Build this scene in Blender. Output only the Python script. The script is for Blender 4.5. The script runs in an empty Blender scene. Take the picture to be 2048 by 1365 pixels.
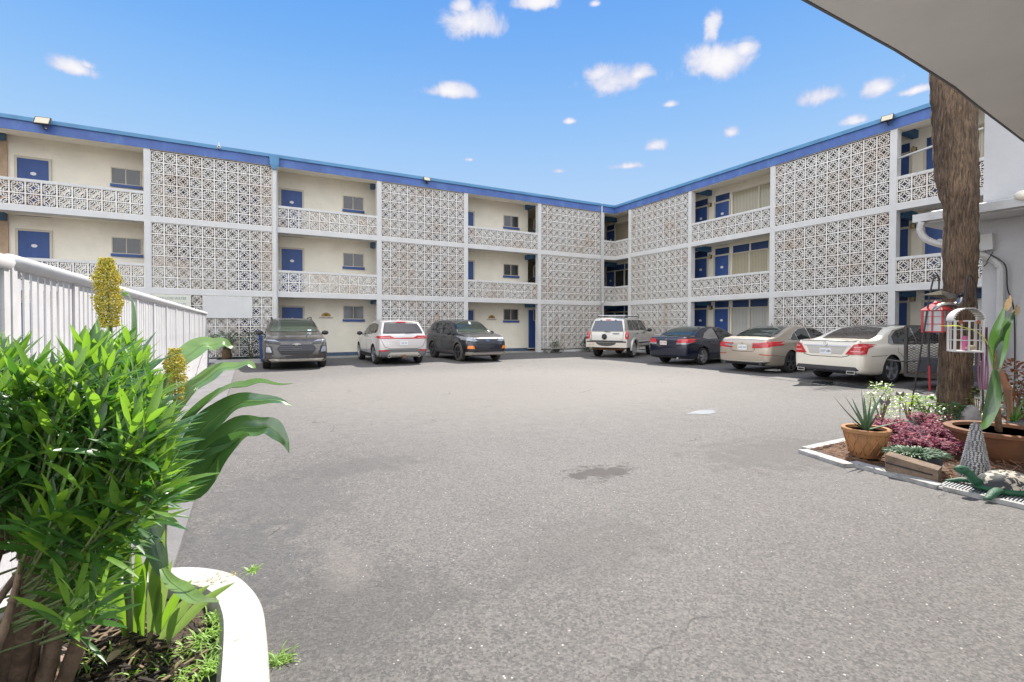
import bpy, bmesh, math, random
import numpy as np
from mathutils import Vector, Matrix
from mathutils.bvhtree import BVHTree
from mathutils.geometry import tessellate_polygon

SC = bpy.context.scene
COL = SC.collection
R = math.radians
PI = math.pi

# ------------------------------------------------------------------ camera
CAM = Vector((-18.607, -22.09, 1.42))
YAW, PITCH, ROLL = R(-28.2815), R(-0.8904), R(0.0997)
FPX, CYP = 976.81, 666.3
MC = Matrix.Rotation(YAW, 4, 'Z') @ Matrix.Rotation(R(90) + PITCH, 4, 'X') @ Matrix.Rotation(ROLL, 4, 'Z')
cam_d = bpy.data.cameras.new('camera')
cam_d.sensor_width = 36.0
cam_d.lens = 36.0 * FPX / 2048
cam_d.shift_y = (CYP - 682.5) / 2048
cam_d.clip_start = 0.05
cam_d.clip_end = 2000
cam = bpy.data.objects.new('camera', cam_d)
cam.matrix_world = Matrix.Translation(CAM) @ MC
COL.objects.link(cam)
SC.camera = cam
M3 = MC.to_3x3()

def ray(x, y):
    return M3 @ Vector(((x - 1024) / FPX, -(y - CYP) / FPX, -1.0))
def at(x, y, depth):            # photo pixel + depth in metres along the view axis
    return CAM + ray(x, y) * depth
def gnd(x, y, z=0.0):           # photo pixel on a level plane
    d = ray(x, y)
    return CAM + d * ((z - CAM.z) / d.z)
def onx(x, y, X):
    d = ray(x, y); return CAM + d * ((X - CAM.x) / d.x)
def ony(x, y, Y):
    d = ray(x, y); return CAM + d * ((Y - CAM.y) / d.y)

# ------------------------------------------------------------------ light
SUN_EL, SUN_AZ = R(50.2), R(53.0)         # azimuth from +Y towards +X
sd = Vector((math.sin(SUN_AZ) * math.cos(SUN_EL), math.cos(SUN_AZ) * math.cos(SUN_EL), math.sin(SUN_EL)))
sun_d = bpy.data.lights.new('sun', 'SUN')
sun_d.energy = 4.1
sun_d.angle = R(0.5)
sun_d.color = (1.0, 0.94, 0.85)
sun = bpy.data.objects.new('sun', sun_d)
sun.rotation_euler = sd.to_track_quat('Z', 'Y').to_euler()
sun.location = (10, 10, 30)
COL.objects.link(sun)

SC.view_settings.view_transform = 'Standard'
SC.view_settings.look = 'None'
SC.view_settings.exposure = 1.1
SC.view_settings.gamma = 1.0
SC.view_settings.use_curve_mapping = False

W = bpy.data.worlds.new('World'); SC.world = W; W.use_nodes = True
nt = W.node_tree; N = nt.nodes; LK = nt.links
N.clear()
out = N.new('ShaderNodeOutputWorld'); bg = N.new('ShaderNodeBackground'); bg.inputs[1].default_value = 0.15
sky = N.new('ShaderNodeTexSky'); sky.sky_type = 'NISHITA'; sky.sun_disc = False
sky.sun_elevation = SUN_EL; sky.sun_rotation = SUN_AZ
sky.altitude = 0; sky.air_density = 1.0; sky.dust_density = 0.6; sky.ozone_density = 2.5
LK.new(bg.outputs[0], out.inputs[0])
tc = N.new('ShaderNodeTexCoord')
nrm = N.new('ShaderNodeVectorMath'); nrm.operation = 'NORMALIZE'
LK.new(tc.outputs['Generated'], nrm.inputs[0])
def wmath(op, a, b=None, clamp=False):
    n = N.new('ShaderNodeMath'); n.operation = op; n.use_clamp = clamp
    for i, q in enumerate((a, b)):
        if q is None: continue
        if isinstance(q, (int, float)): n.inputs[i].default_value = q
        else: LK.new(q, n.inputs[i])
    return n.outputs[0]
def wdot(v):
    n = N.new('ShaderNodeVectorMath'); n.operation = 'DOT_PRODUCT'
    LK.new(nrm.outputs[0], n.inputs[0]); n.inputs[1].default_value = v
    return n.outputs['Value']
# fair-weather clouds, each a puff at its own bearing: (x, y, half width, half height) as seen in the picture
CLOUDS = [(942, 48, 78, 40), (925, 15, 34, 22), (1075, 5, 62, 20), (157, 140, 58, 24), (175, 132, 30, 17), (897, 184, 62, 17),
          (1235, 163, 92, 36), (1275, 150, 52, 24), (1195, 150, 40, 26), (1440, 125, 78, 44), (1425, 60, 24, 40), (1490, 100, 34, 24),
          (1650, 192, 52, 26), (1762, 176, 48, 22), (1830, 182, 60, 12), (1460, 267, 20, 18), (1305, 294, 30, 17),
          (1258, 333, 46, 11), (1715, 243, 40, 14), (1118, 343, 20, 9), (1140, 243, 20, 9), (940, 320, 24, 8), (1190, 8, 24, 12), (1340, 210, 30, 10)]
acc = None
for (cx, cy, hw_, hh_) in CLOUDS:
    d = ray(cx, cy); L_ = d.length; d.normalize()
    rt = d.cross(Vector((0, 0, 1))).normalized(); up = rt.cross(d).normalized()
    cth = 1.0 / L_
    wu = hw_ / FPX * cth * max(cth, .8); wv = hh_ / FPX * cth
    a = wdot(rt / wu); b = wdot(up / wv)
    # flatter underside
    b2 = wmath('MULTIPLY', wmath('MINIMUM', b, 0.0), 1.5)
    b3 = wmath('ADD', wmath('MAXIMUM', b, 0.0), b2)
    r2 = wmath('ADD', wmath('MULTIPLY', a, a), wmath('MULTIPLY', b3, b3))
    v = wmath('MULTIPLY', wmath('SUBTRACT', 1.12 if hw_ * hh_ > 650 else (1.0 if hw_ * hh_ > 480 else .82), wmath('SQRT', r2)), 1.5)
    front = wmath('GREATER_THAN', wdot(d), 0.5)
    v = wmath('ADD', v, wmath('MULTIPLY', wmath('SUBTRACT', 1.0, front), -5.0))
    acc = v if acc is None else wmath('MAXIMUM', acc, v)
nz = N.new('ShaderNodeTexNoise'); nz.inputs['Scale'].default_value = 19; nz.inputs['Detail'].default_value = 9; nz.inputs['Roughness'].default_value = 0.62
nz.inputs['Distortion'].default_value = 0.4
LK.new(nrm.outputs[0], nz.inputs['Vector'])
dens = wmath('ADD', acc, wmath('MULTIPLY', wmath('SUBTRACT', nz.outputs['Fac'], 0.5), 3.4))
mr = N.new('ShaderNodeMapRange'); mr.interpolation_type = 'SMOOTHSTEP'
mr.inputs['From Min'].default_value = 0.0; mr.inputs['From Max'].default_value = 0.95
LK.new(dens, mr.inputs['Value'])
mixc = N.new('ShaderNodeMix'); mixc.data_type = 'RGBA'
LK.new(mr.outputs[0], mixc.inputs['Factor'])
# sky colour: blue overhead, paler towards the horizon, added unseen fill glow behind the viewer
KS = 1.0 / (0.15 * 2.0 ** SC.view_settings.exposure)
sepd = N.new('ShaderNodeSeparateXYZ'); LK.new(nrm.outputs[0], sepd.inputs[0])
rampn = N.new('ShaderNodeValToRGB'); LK.new(sepd.outputs['Z'], rampn.inputs[0])
cr = rampn.color_ramp; cr.interpolation = 'B_SPLINE'
STOPS = [(0.0, (.55, .70, .88)), (.24, (.44, .64, .90)), (.36, (.28, .54, .92)), (.50, (.125, .385, .88)), (.62, (.08, .31, .84)), (1.0, (.06, .25, .75))]
while len(cr.elements) < len(STOPS): cr.elements.new(.5)
for e_, (p_, c_) in zip(cr.elements, STOPS): e_.position = p_; e_.color = (*c_, 1)
scl = N.new('ShaderNodeVectorMath'); scl.operation = 'SCALE'; scl.inputs['Scale'].default_value = KS * 1.0
LK.new(rampn.outputs[0], scl.inputs[0])
hs = N.new('ShaderNodeMix'); hs.data_type = 'RGBA'; hs.inputs['Factor'].default_value = .93
lim = N.new('ShaderNodeVectorMath'); lim.operation = 'MINIMUM'; lim.inputs[1].default_value = (2.5, 3.2, 4.5); LK.new(sky.outputs[0], lim.inputs[0])
LK.new(lim.outputs[0], hs.inputs['A']); LK.new(scl.outputs[0], hs.inputs['B'])
bk = wdot(Vector((-.66, -.66, .28)).normalized())
bkr = N.new('ShaderNodeMapRange'); bkr.interpolation_type = 'SMOOTHSTEP'; bkr.inputs['From Min'].default_value = -.05; bkr.inputs['From Max'].default_value = .55
LK.new(bk, bkr.inputs['Value'])
hs2 = N.new('ShaderNodeMix'); hs2.data_type = 'RGBA'; LK.new(bkr.outputs[0], hs2.inputs['Factor'])
LK.new(hs.outputs['Result'], hs2.inputs['A']); hs2.inputs['B'].default_value = (2.15 * KS, 2.22 * KS, 2.34 * KS, 1)
LK.new(hs2.outputs['Result'], mixc.inputs['A'])
nz2 = N.new('ShaderNodeTexNoise'); nz2.inputs['Scale'].default_value = 11; nz2.inputs['Detail'].default_value = 4; LK.new(nrm.outputs[0], nz2.inputs['Vector'])
shd = N.new('ShaderNodeMapRange'); shd.inputs['From Min'].default_value = .2; shd.inputs['From Max'].default_value = 1.9; shd.interpolation_type = 'SMOOTHSTEP'
LK.new(wmath('ADD', dens, wmath('MULTIPLY', wmath('SUBTRACT', nz2.outputs['Fac'], .5), 1.5)), shd.inputs['Value'])
cmix = N.new('ShaderNodeMix'); cmix.data_type = 'RGBA'; LK.new(shd.outputs[0], cmix.inputs['Factor'])
cmix.inputs['A'].default_value = (.60 * KS, .66 * KS, .88 * KS, 1); cmix.inputs['B'].default_value = (.96 * KS, .95 * KS, .98 * KS, 1)
LK.new(cmix.outputs['Result'], mixc.inputs['B'])
LK.new(mixc.outputs['Result'], bg.inputs[0])

# ------------------------------------------------------------------ materials
MATS = {}
def mat(name, col, rough=0.6, metal=0.0, nscale=0, namt=0.15, bump=0.0, bscale=40, coat=0.0, spec=0.5, trans=None, coord='Object', col2=None, nlo=.35, nhi=.65):
    if name in MATS: return MATS[name]
    m = bpy.data.materials.new(name); m.use_nodes = True
    t = m.node_tree; b = t.nodes['Principled BSDF']
    c = (*col, 1)
    b.inputs['Base Color'].default_value = c
    b.inputs['Roughness'].default_value = rough
    b.inputs['Metallic'].default_value = metal
    b.inputs['Coat Weight'].default_value = coat
    b.inputs['Coat Roughness'].default_value = 0.06
    b.inputs['Specular IOR Level'].default_value = spec
    tcn = None
    if nscale or bump:
        tcn = t.nodes.new('ShaderNodeTexCoord')
    if nscale:
        n = t.nodes.new('ShaderNodeTexNoise'); n.inputs['Scale'].default_value = nscale; n.inputs['Detail'].default_value = 6
        n.inputs['Roughness'].default_value = .62
        t.links.new(tcn.outputs[coord], n.inputs['Vector'])
        mp = t.nodes.new('ShaderNodeMapRange'); mp.inputs['From Min'].default_value = nlo; mp.inputs['From Max'].default_value = nhi
        t.links.new(n.outputs['Fac'], mp.inputs['Value'])
        mx = t.nodes.new('ShaderNodeMix'); mx.data_type = 'RGBA'
        t.links.new(mp.outputs[0], mx.inputs['Factor'])
        if col2 is None:
            mx.inputs['A'].default_value = (*[q * (1 - namt) for q in col], 1)
            mx.inputs['B'].default_value = (*[min(1, q * (1 + namt)) for q in col], 1)
        else:
            mx.inputs['A'].default_value = c; mx.inputs['B'].default_value = (*col2, 1)
        t.links.new(mx.outputs['Result'], b.inputs['Base Color'])
    if bump:
        n2 = t.nodes.new('ShaderNodeTexNoise'); n2.inputs['Scale'].default_value = bscale; n2.inputs['Detail'].default_value = 5
        t.links.new(tcn.outputs[coord], n2.inputs['Vector'])
        bp = t.nodes.new('ShaderNodeBump'); bp.inputs['Strength'].default_value = bump; bp.inputs['Distance'].default_value = .02
        t.links.new(n2.outputs['Fac'], bp.inputs['Height']); t.links.new(bp.outputs[0], b.inputs['Normal'])
    if trans:
        tr = t.nodes.new('ShaderNodeBsdfTranslucent'); tr.inputs[0].default_value = (*trans, 1)
        ad = t.nodes.new('ShaderNodeAddShader')
        t.links.new(b.outputs[0], ad.inputs[0]); t.links.new(tr.outputs[0], ad.inputs[1])
        t.links.new(ad.outputs[0], t.nodes['Material Output'].inputs['Surface'])
    MATS[name] = m
    return m

# ------------------------------------------------------------------ mesh builder
class MB:
    def __init__(s): s.v = []; s.f = []
    def add(s, vs, fs):
        o = len(s.v); s.v += [tuple(p) for p in vs]; s.f += [tuple(o + i for i in f) for f in fs]; return s
    def box(s, x0, x1, y0, y1, z0, z1):
        return s.add([(x0, y0, z0), (x1, y0, z0), (x1, y1, z0), (x0, y1, z0), (x0, y0, z1), (x1, y0, z1), (x1, y1, z1), (x0, y1, z1)],
                     [(0, 3, 2, 1), (4, 5, 6, 7), (0, 1, 5, 4), (1, 2, 6, 5), (2, 3, 7, 6), (3, 0, 4, 7)])
    def obox(s, c, ax, ay, az):          # oriented box from centre and three half vectors
        c = Vector(c); ax = Vector(ax); ay = Vector(ay); az = Vector(az); vs = []
        for k in (-1, 1):
            for i, j in ((-1, -1), (1, -1), (1, 1), (-1, 1)):
                vs.append(c + ax * i + ay * j + az * k)
        return s.add(vs, [(0, 3, 2, 1), (4, 5, 6, 7), (0, 1, 5, 4), (1, 2, 6, 5), (2, 3, 7, 6), (3, 0, 4, 7)])
    def bar(s, p, q, w, d=None, up=(0, 0, 1)):
        p = Vector(p); q = Vector(q); t = q - p; L = t.length; t.normalize(); up = Vector(up)
        sx = t.cross(up)
        if sx.length < 1e-4: sx = t.cross(Vector((1, 0, 0)))
        sx.normalize(); sy = sx.cross(t)
        return s.obox((p + q) / 2, sx * w / 2, sy * (d or w) / 2, t * L / 2)
    def tube(s, pts, rad, n=8, cap=True, flat=1.0):
        pts = [Vector(p) for p in pts]
        rads = rad if isinstance(rad, (list, tuple)) else [rad] * len(pts)
        rings = []; prev = None
        for i, p in enumerate(pts):
            t = (pts[min(i + 1, len(pts) - 1)] - pts[max(i - 1, 0)]).normalized()
            if prev is None:
                a = t.cross(Vector((0, 0, 1)))
                if a.length < .05: a = t.cross(Vector((1, 0, 0)))
            else: a = prev - t * prev.dot(t)
            a.normalize(); prev = a; b = t.cross(a)
            rings.append([p + (a * math.cos(2 * PI * k / n) + b * flat * math.sin(2 * PI * k / n)) * rads[i] for k in range(n)])
        vs = [q for r_ in rings for q in r_]; fs = []
        for i in range(len(pts) - 1):
            for k in range(n):
                fs.append((i * n + k, i * n + (k + 1) % n, (i + 1) * n + (k + 1) % n, (i + 1) * n + k))
        if cap:
            fs.append(tuple(range(n))[::-1]); fs.append(tuple((len(pts) - 1) * n + k for k in range(n)))
        return s.add(vs, fs)
    def lathe(s, prof, n=24, c=(0, 0, 0), axis='z', cap=True):
        c = Vector(c); vs = []; fs = []
        for (r_, h) in prof:
            for k in range(n):
                a = 2 * PI * k / n; u, w = r_ * math.cos(a), r_ * math.sin(a)
                vs.append(c + (Vector((u, w, h)) if axis == 'z' else Vector((u, h, w)) if axis == 'y' else Vector((h, u, w))))
        for i in range(len(prof) - 1):
            for k in range(n):
                q = (i * n + k, i * n + (k + 1) % n, (i + 1) * n + (k + 1) % n, (i + 1) * n + k)
                fs.append(q if axis != 'y' else q[::-1])
        if cap:
            if prof[0][0] > 1e-4: fs.append(tuple(range(n))[::-1])
            if prof[-1][0] > 1e-4: fs.append(tuple((len(prof) - 1) * n + k for k in range(n)))
        return s.add(vs, fs)
    def blob(s, c, r_, n=10, m=7, seed=0, rough=.15, squash=(1, 1, 1)):
        rg = random.Random(seed); c = Vector(c); vs = []; fs = []
        ph = [rg.uniform(0, 6.3) for _ in range(6)]
        for i in range(m + 1):
            th = PI * i / m
            for k in range(n):
                a = 2 * PI * k / n
                q = 1 + rough * (math.sin(2 * a + ph[0] + 2 * th) + .6 * math.sin(3 * a + ph[1] - th * 3) + .4 * math.sin(5 * th + ph[2] + a))
                vs.append(c + Vector((math.sin(th) * math.cos(a) * squash[0], math.sin(th) * math.sin(a) * squash[1], math.cos(th) * squash[2])) * r_ * q)
        for i in range(m):
            for k in range(n):
                fs.append((i * n + k, (i + 1) * n + k, (i + 1) * n + (k + 1) % n, i * n + (k + 1) % n))
        return s.add(vs, fs)
    def ribbon(s, pts, wid, nrm_, fold=.0, n_across=2):
        # leaf blade: centre line, widths, blade normal direction; fold lifts the edges
        pts = [Vector(p) for p in pts]; L = len(pts); vs = []; fs = []
        for i, p in enumerate(pts):
            t = (pts[min(i + 1, L - 1)] - pts[max(i - 1, 0)]).normalized()
            nn = Vector(nrm_[i] if isinstance(nrm_, list) else nrm_)
            sd_ = t.cross(nn)
            if sd_.length < 1e-4: sd_ = t.cross(Vector((.3, .2, 1)))
            sd_.normalize(); up_ = sd_.cross(t).normalized(); w = wid[i] / 2
            for j in range(-n_across, n_across + 1):
                u = j / n_across
                vs.append(p + sd_ * w * u + up_ * (abs(u) * w * fold))
        m = 2 * n_across + 1
        for i in range(L - 1):
            for j in range(m - 1):
                fs.append((i * m + j, i * m + j + 1, (i + 1) * m + j + 1, (i + 1) * m + j))
        return s.add(vs, fs)
    def mesh(s, name, smooth=False, angle=None):
        me = bpy.data.meshes.new(name)
        me.from_pydata(s.v, [], s.f); me.update()
        if smooth or angle:
            me.shade_smooth()
            if angle: me.set_sharp_from_angle(angle=R(angle))
        return me
    def build(s, name, m, parent=None, smooth=False, angle=None, **tags):
        return link(name, s.mesh(name, smooth, angle), m, parent, **tags)

def link(name, me, m, parent=None, loc=None, rotz=None, **tags):
    if m is not None and len(me.materials) == 0:
        for q in (m if isinstance(m, (list, tuple)) else [m]): me.materials.append(q)
    o = bpy.data.objects.new(name, me); COL.objects.link(o)
    if parent is not None: o.parent = parent
    if loc is not None: o.location = loc
    if rotz is not None: o.rotation_euler[2] = rotz
    for k, q in tags.items(): o['category' if k == 'cat' else k] = q
    return o
def thing(name, label, cat, loc=(0, 0, 0), rotz=0, group=None):
    o = bpy.data.objects.new(name, None); COL.objects.link(o); o.empty_display_size = .2
    o.location = loc; o.rotation_euler = (0, 0, rotz); o['label'] = label; o['category'] = cat
    if group: o['group'] = group
    return o
def text(name, s, size, m, parent, loc, rot=(0, 0, 0), ext=.002, sx=1.0, align='CENTER'):
    cu = bpy.data.curves.new(name, 'FONT'); cu.body = s; cu.size = size; cu.extrude = ext; cu.align_x = align; cu.align_y = 'CENTER'
    cu.resolution_u = 2
    t = bpy.data.objects.new(name, cu); COL.objects.link(t)
    me = bpy.data.meshes.new_from_object(t); bpy.data.objects.remove(t)
    o = link(name, me, m, parent); o.location = loc; o.rotation_euler = rot; o.scale = (sx, 1, 1)
    return o
# ------------------------------------------------------------------ ground
def asphalt():
    m = bpy.data.materials.new('asphalt'); m.use_nodes = True
    t = m.node_tree; b = t.nodes['Principled BSDF']; b.inputs['Roughness'].default_value = .8; b.inputs['Specular IOR Level'].default_value = .35
    nn = t.nodes.new; lk = t.links.new
    tcn = nn('ShaderNodeTexCoord')
    def noise(s, d=6, r_=.6, dist=0):
        n = nn('ShaderNodeTexNoise'); n.inputs['Scale'].default_value = s; n.inputs['Detail'].default_value = d; n.inputs['Roughness'].default_value = r_; n.inputs['Distortion'].default_value = dist
        lk(tcn.outputs['Object'], n.inputs['Vector']); return n.outputs['Fac']
    def mr_(v, a, b_, c=0., d=1.):
        n = nn('ShaderNodeMapRange'); n.inputs['From Min'].default_value = a; n.inputs['From Max'].default_value = b_; n.inputs['To Min'].default_value = c; n.inputs['To Max'].default_value = d
        lk(v, n.inputs['Value']); return n.outputs[0]
    def mix(f, A, B):
        n = nn('ShaderNodeMix'); n.data_type = 'RGBA'; lk(f, n.inputs['Factor'])
        for k, q in (('A', A), ('B', B)):
            if isinstance(q, tuple): n.inputs[k].default_value = (*q, 1)
            else: lk(q, n.inputs[k])
        return n.outputs['Result']
    base = mix(mr_(noise(.25, 5), .35, .65), (.090, .086, .083), (.138, .130, .124))
    base = mix(mr_(noise(1.1, 7, .65, .8), .52, .78, 0, .40), base, (.085, .079, .076))
    # stone chips in the binder
    vo = nn('ShaderNodeTexVoronoi'); vo.inputs['Scale'].default_value = 85; vo.feature = 'F1'; vo.inputs['Randomness'].default_value = 1
    lk(tcn.outputs['Object'], vo.inputs['Vector'])
    sp = nn('ShaderNodeSeparateColor'); lk(vo.outputs['Color'], sp.inputs[0])
    chip = mix(mr_(sp.outputs[0], 0, 1), (.055, .052, .05), (.27, .245, .225))
    base = mix(mr_(noise(260, 2), .4, .6, 0.25, .5), base, chip)
    bright = nn('ShaderNodeMath'); bright.operation = 'GREATER_THAN'; bright.inputs[1].default_value = .993; lk(sp.outputs[1], bright.inputs[0])
    near = nn('ShaderNodeMath'); near.operation = 'LESS_THAN'; near.inputs[1].default_value = .42; lk(vo.outputs['Distance'], near.inputs[0])
    mu = nn('ShaderNodeMath'); mu.operation = 'MULTIPLY'; lk(bright.outputs[0], mu.inputs[0]); lk(near.outputs[0], mu.inputs[1])
    base = mix(mu.outputs[0], base, (.45, .43, .40))
    vo2 = nn('ShaderNodeTexVoronoi'); vo2.inputs['Scale'].default_value = 95; lk(tcn.outputs['Object'], vo2.inputs['Vector'])
    sp2 = nn('ShaderNodeSeparateColor'); lk(vo2.outputs['Color'], sp2.inputs[0])
    base = mix(mr_(sp2.outputs[0], .74, .97, 0, .38), base, (.045, .052, .05)); base = mix(mr_(sp2.outputs[1], .84, .99, 0, .34), base, (.26, .245, .23))
    # oil and tyre dark patches, worn low spots
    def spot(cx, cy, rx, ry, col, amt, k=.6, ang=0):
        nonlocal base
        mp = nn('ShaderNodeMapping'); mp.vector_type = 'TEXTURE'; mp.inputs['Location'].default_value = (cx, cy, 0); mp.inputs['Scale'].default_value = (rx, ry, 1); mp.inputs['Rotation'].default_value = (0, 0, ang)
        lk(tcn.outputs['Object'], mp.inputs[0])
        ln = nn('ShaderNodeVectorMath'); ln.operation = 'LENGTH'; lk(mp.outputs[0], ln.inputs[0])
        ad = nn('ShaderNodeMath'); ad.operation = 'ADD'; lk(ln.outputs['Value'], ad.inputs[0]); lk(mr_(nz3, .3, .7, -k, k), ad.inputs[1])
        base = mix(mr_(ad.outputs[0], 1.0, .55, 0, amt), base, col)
    nz3 = noise(5.5, 8, .75)
    spot(*gnd(1200, 945).xy, .42, .22, (.05, .042, .04), .85, k=.9)
    spot(*gnd(700, 935).xy, .9, .35, (.075, .072, .07), .45)
    spot(*gnd(1560, 905).xy, 1.3, .8, (.07, .062, .058), .5)
    spot(*gnd(1180, 1090).xy, .7, .45, (.08, .075, .07), .35)
    spot(*gnd(620, 1250).xy, 1.0, .5, (.07, .067, .065), .45)
    spot(*gnd(690, 1130).xy, .16, .40, (.19, .172, .155), .35)
    spot(*gnd(560, 1000).xy, .7, .9, (.08, .077, .077), .4)
    spot(*gnd(1000, 770).xy, 7.5, 5.5, (.200, .184, .165), .62, k=.22)
    spot(*gnd(470, 1130).xy, .5, .9, (.075, .075, .077), .5)
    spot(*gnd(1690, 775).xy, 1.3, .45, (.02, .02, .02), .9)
    # hairline cracks
    wv = nn('ShaderNodeTexNoise'); wv.inputs['Scale'].default_value = 1.6; wv.inputs['Detail'].default_value = 5; lk(tcn.outputs['Object'], wv.inputs['Vector'])
    wa = nn('ShaderNodeVectorMath'); wa.operation = 'MULTIPLY_ADD'; lk(wv.outputs['Color'], wa.inputs[0]); wa.inputs[1].default_value = (.9, .9, 0); lk(tcn.outputs['Object'], wa.inputs[2])
    ve = nn('ShaderNodeTexVoronoi'); ve.feature = 'DISTANCE_TO_EDGE'; ve.inputs['Scale'].default_value = .42; lk(wa.outputs[0], ve.inputs['Vector'])
    ck = mr_(ve.outputs['Distance'], .0045, .0015); cm2 = nn('ShaderNodeMath'); cm2.operation = 'MULTIPLY'; lk(ck, cm2.inputs[0]); lk(mr_(noise(.5, 3), .50, .60, 0, .75), cm2.inputs[1])
    base = mix(cm2.outputs[0], base, (.035, .033, .032))
    lk(base, b.inputs['Base Color'])
    bp = nn('ShaderNodeBump'); bp.inputs['Strength'].default_value = .55; bp.inputs['Distance'].default_value = .006
    hh = nn('ShaderNodeMath'); hh.operation = 'ADD'; lk(sp.outputs[2], hh.inputs[0]); lk(noise(160, 3), hh.inputs[1])
    lk(hh.outputs[0], bp.inputs['Height'])
    bp2 = nn('ShaderNodeBump'); bp2.inputs['Strength'].default_value = .5; bp2.inputs['Distance'].default_value = .05
    lk(noise(3, 6), bp2.inputs['Height']); lk(bp.outputs[0], bp2.inputs['Normal'])
    lk(bp2.outputs[0], b.inputs['Normal'])
    return m
asph = asphalt()
g = MB().add([(-400, -400, 0), (400, -400, 0), (400, 400, 0), (-400, 400, 0)], [(0, 1, 2, 3)]).build('ground', asph, kind='structure', label='grey worn asphalt of the motel car park')
# ------------------------------------------------------------------ shared materials
white = mat('white_paint', (.60, .59, .57), .6, nscale=2.2, namt=.05, bump=.12, bscale=60)
def add_streaks(m, amt=.25, col=(.30, .27, .22), scale=(3.0, 3.0, .35), lo=.60, hi=.78):
    t = m.node_tree; b = t.nodes['Principled BSDF']; src = b.inputs['Base Color'].links[0].from_socket if b.inputs['Base Color'].links else None
    tcn = t.nodes.new('ShaderNodeTexCoord'); mp = t.nodes.new('ShaderNodeMapping'); mp.inputs['Scale'].default_value = scale
    n = t.nodes.new('ShaderNodeTexNoise'); n.inputs['Scale'].default_value = 1.0; n.inputs['Detail'].default_value = 8; n.inputs['Roughness'].default_value = .7
    t.links.new(tcn.outputs['Object'], mp.inputs[0]); t.links.new(mp.outputs[0], n.inputs['Vector'])
    r_ = t.nodes.new('ShaderNodeMapRange'); r_.inputs['From Min'].default_value = lo; r_.inputs['From Max'].default_value = hi; r_.inputs['To Max'].default_value = amt
    t.links.new(n.outputs['Fac'], r_.inputs['Value'])
    mx = t.nodes.new('ShaderNodeMix'); mx.data_type = 'RGBA'; t.links.new(r_.outputs[0], mx.inputs['Factor'])
    if src: t.links.new(src, mx.inputs['A'])
    else: mx.inputs['A'].default_value = b.inputs['Base Color'].default_value
    mx.inputs['B'].default_value = (*col, 1); t.links.new(mx.outputs['Result'], b.inputs['Base Color'])
add_streaks(white, .35)
cream = mat('cream_stucco', (.90, .84, .71), .85, nscale=1.3, namt=.05, bump=.35, bscale=55)
# painted block joints showing through the stucco
def add_block_joints(m, sx, sz, strength=.5, axis='x'):
    t = m.node_tree; b = t.nodes['Principled BSDF']
    tcn = t.nodes.new('ShaderNodeTexCoord'); sp = t.nodes.new('ShaderNodeSeparateXYZ'); cb = t.nodes.new('ShaderNodeCombineXYZ')
    t.links.new(tcn.outputs['Object'], sp.inputs[0])
    ad = t.nodes.new('ShaderNodeMath'); ad.operation = 'ADD'
    t.links.new(sp.outputs['X'], ad.inputs[0]); t.links.new(sp.outputs['Y'], ad.inputs[1])
    t.links.new(ad.outputs[0], cb.inputs['X']); t.links.new(sp.outputs['Z'], cb.inputs['Y'])
    br = t.nodes.new('ShaderNodeTexBrick'); br.inputs['Scale'].default_value = 1; br.inputs['Brick Width'].default_value = sx; br.inputs['Row Height'].default_value = sz
    br.inputs['Mortar Size'].default_value = .008; br.inputs['Mortar Smooth'].default_value = .6
    t.links.new(cb.outputs[0], br.inputs['Vector'])
    bp = t.nodes.new('ShaderNodeBump'); bp.inputs['Strength'].default_value = strength; bp.inputs['Distance'].default_value = .008; bp.invert = True
    t.links.new(br.outputs['Fac'], bp.inputs['Height'])
    old = b.inputs['Normal'].links
    if old: t.links.new(old[0].from_socket, bp.inputs['Normal'])
    t.links.new(bp.outputs[0], b.inputs['Normal'])
    return br
add_block_joints(cream, .4, .2, .35)
add_streaks(cream, .3, (.50, .42, .32), (.9, .9, 1.6), .58, .8)
blue = mat('door_blue', (.035, .085, .27), .5, nscale=3, namt=.12, bump=.05)
fblue = mat('fascia_blue', (.065, .125, .35), .55, nscale=.9, namt=.16)
add_streaks(fblue, .45, (.16, .34, .52), (1.2, 1.2, .5), .5, .75)
trimb = mat('trim_teal_blue', (.085, .24, .42), .5, nscale=1.2, namt=.14)
beamb = mat('beam_blue', (.04, .13, .25), .6, nscale=2, namt=.1)
navy = mat('transom_navy', (.02, .055, .17), .4, nscale=2, namt=.2)
kick = mat('kick_slate_blue', (.07, .11, .18), .7, nscale=3, namt=.2)
dark = mat('dark_void', (.02, .02, .022), .7)
blackm = mat('black_metal', (.02, .02, .02), .45)
glass = mat('window_glass', (.035, .037, .04), .08, spec=.8, nscale=2, namt=.3)
curt = mat('curtain_cream', (.55, .49, .33), .85, nscale=2, namt=.08)
def curtain_fold_shade(m):  # fold shading painted as lighter and darker bands of the colour
    t = m.node_tree; b = t.nodes['Principled BSDF']
    src = b.inputs['Base Color'].links[0].from_socket
    tcn = t.nodes.new('ShaderNodeTexCoord'); w = t.nodes.new('ShaderNodeTexWave'); w.wave_type = 'BANDS'; w.bands_direction = 'X'
    w.inputs['Scale'].default_value = 4.2; w.inputs['Distortion'].default_value = 1.2; w.inputs['Detail'].default_value = 1; w.inputs['Detail Scale'].default_value = .6
    t.links.new(tcn.outputs['Object'], w.inputs['Vector'])
    mr_ = t.nodes.new('ShaderNodeMapRange'); mr_.inputs['To Min'].default_value = .72; mr_.inputs['To Max'].default_value = 1.05; t.links.new(w.outputs['Fac'], mr_.inputs['Value'])
    sc_ = t.nodes.new('ShaderNodeVectorMath'); sc_.operation = 'SCALE'; t.links.new(src, sc_.inputs[0]); t.links.new(mr_.outputs[0], sc_.inputs['Scale'])
    t.links.new(sc_.outputs[0], b.inputs['Base Color'])
curtain_fold_shade(curt)
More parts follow.
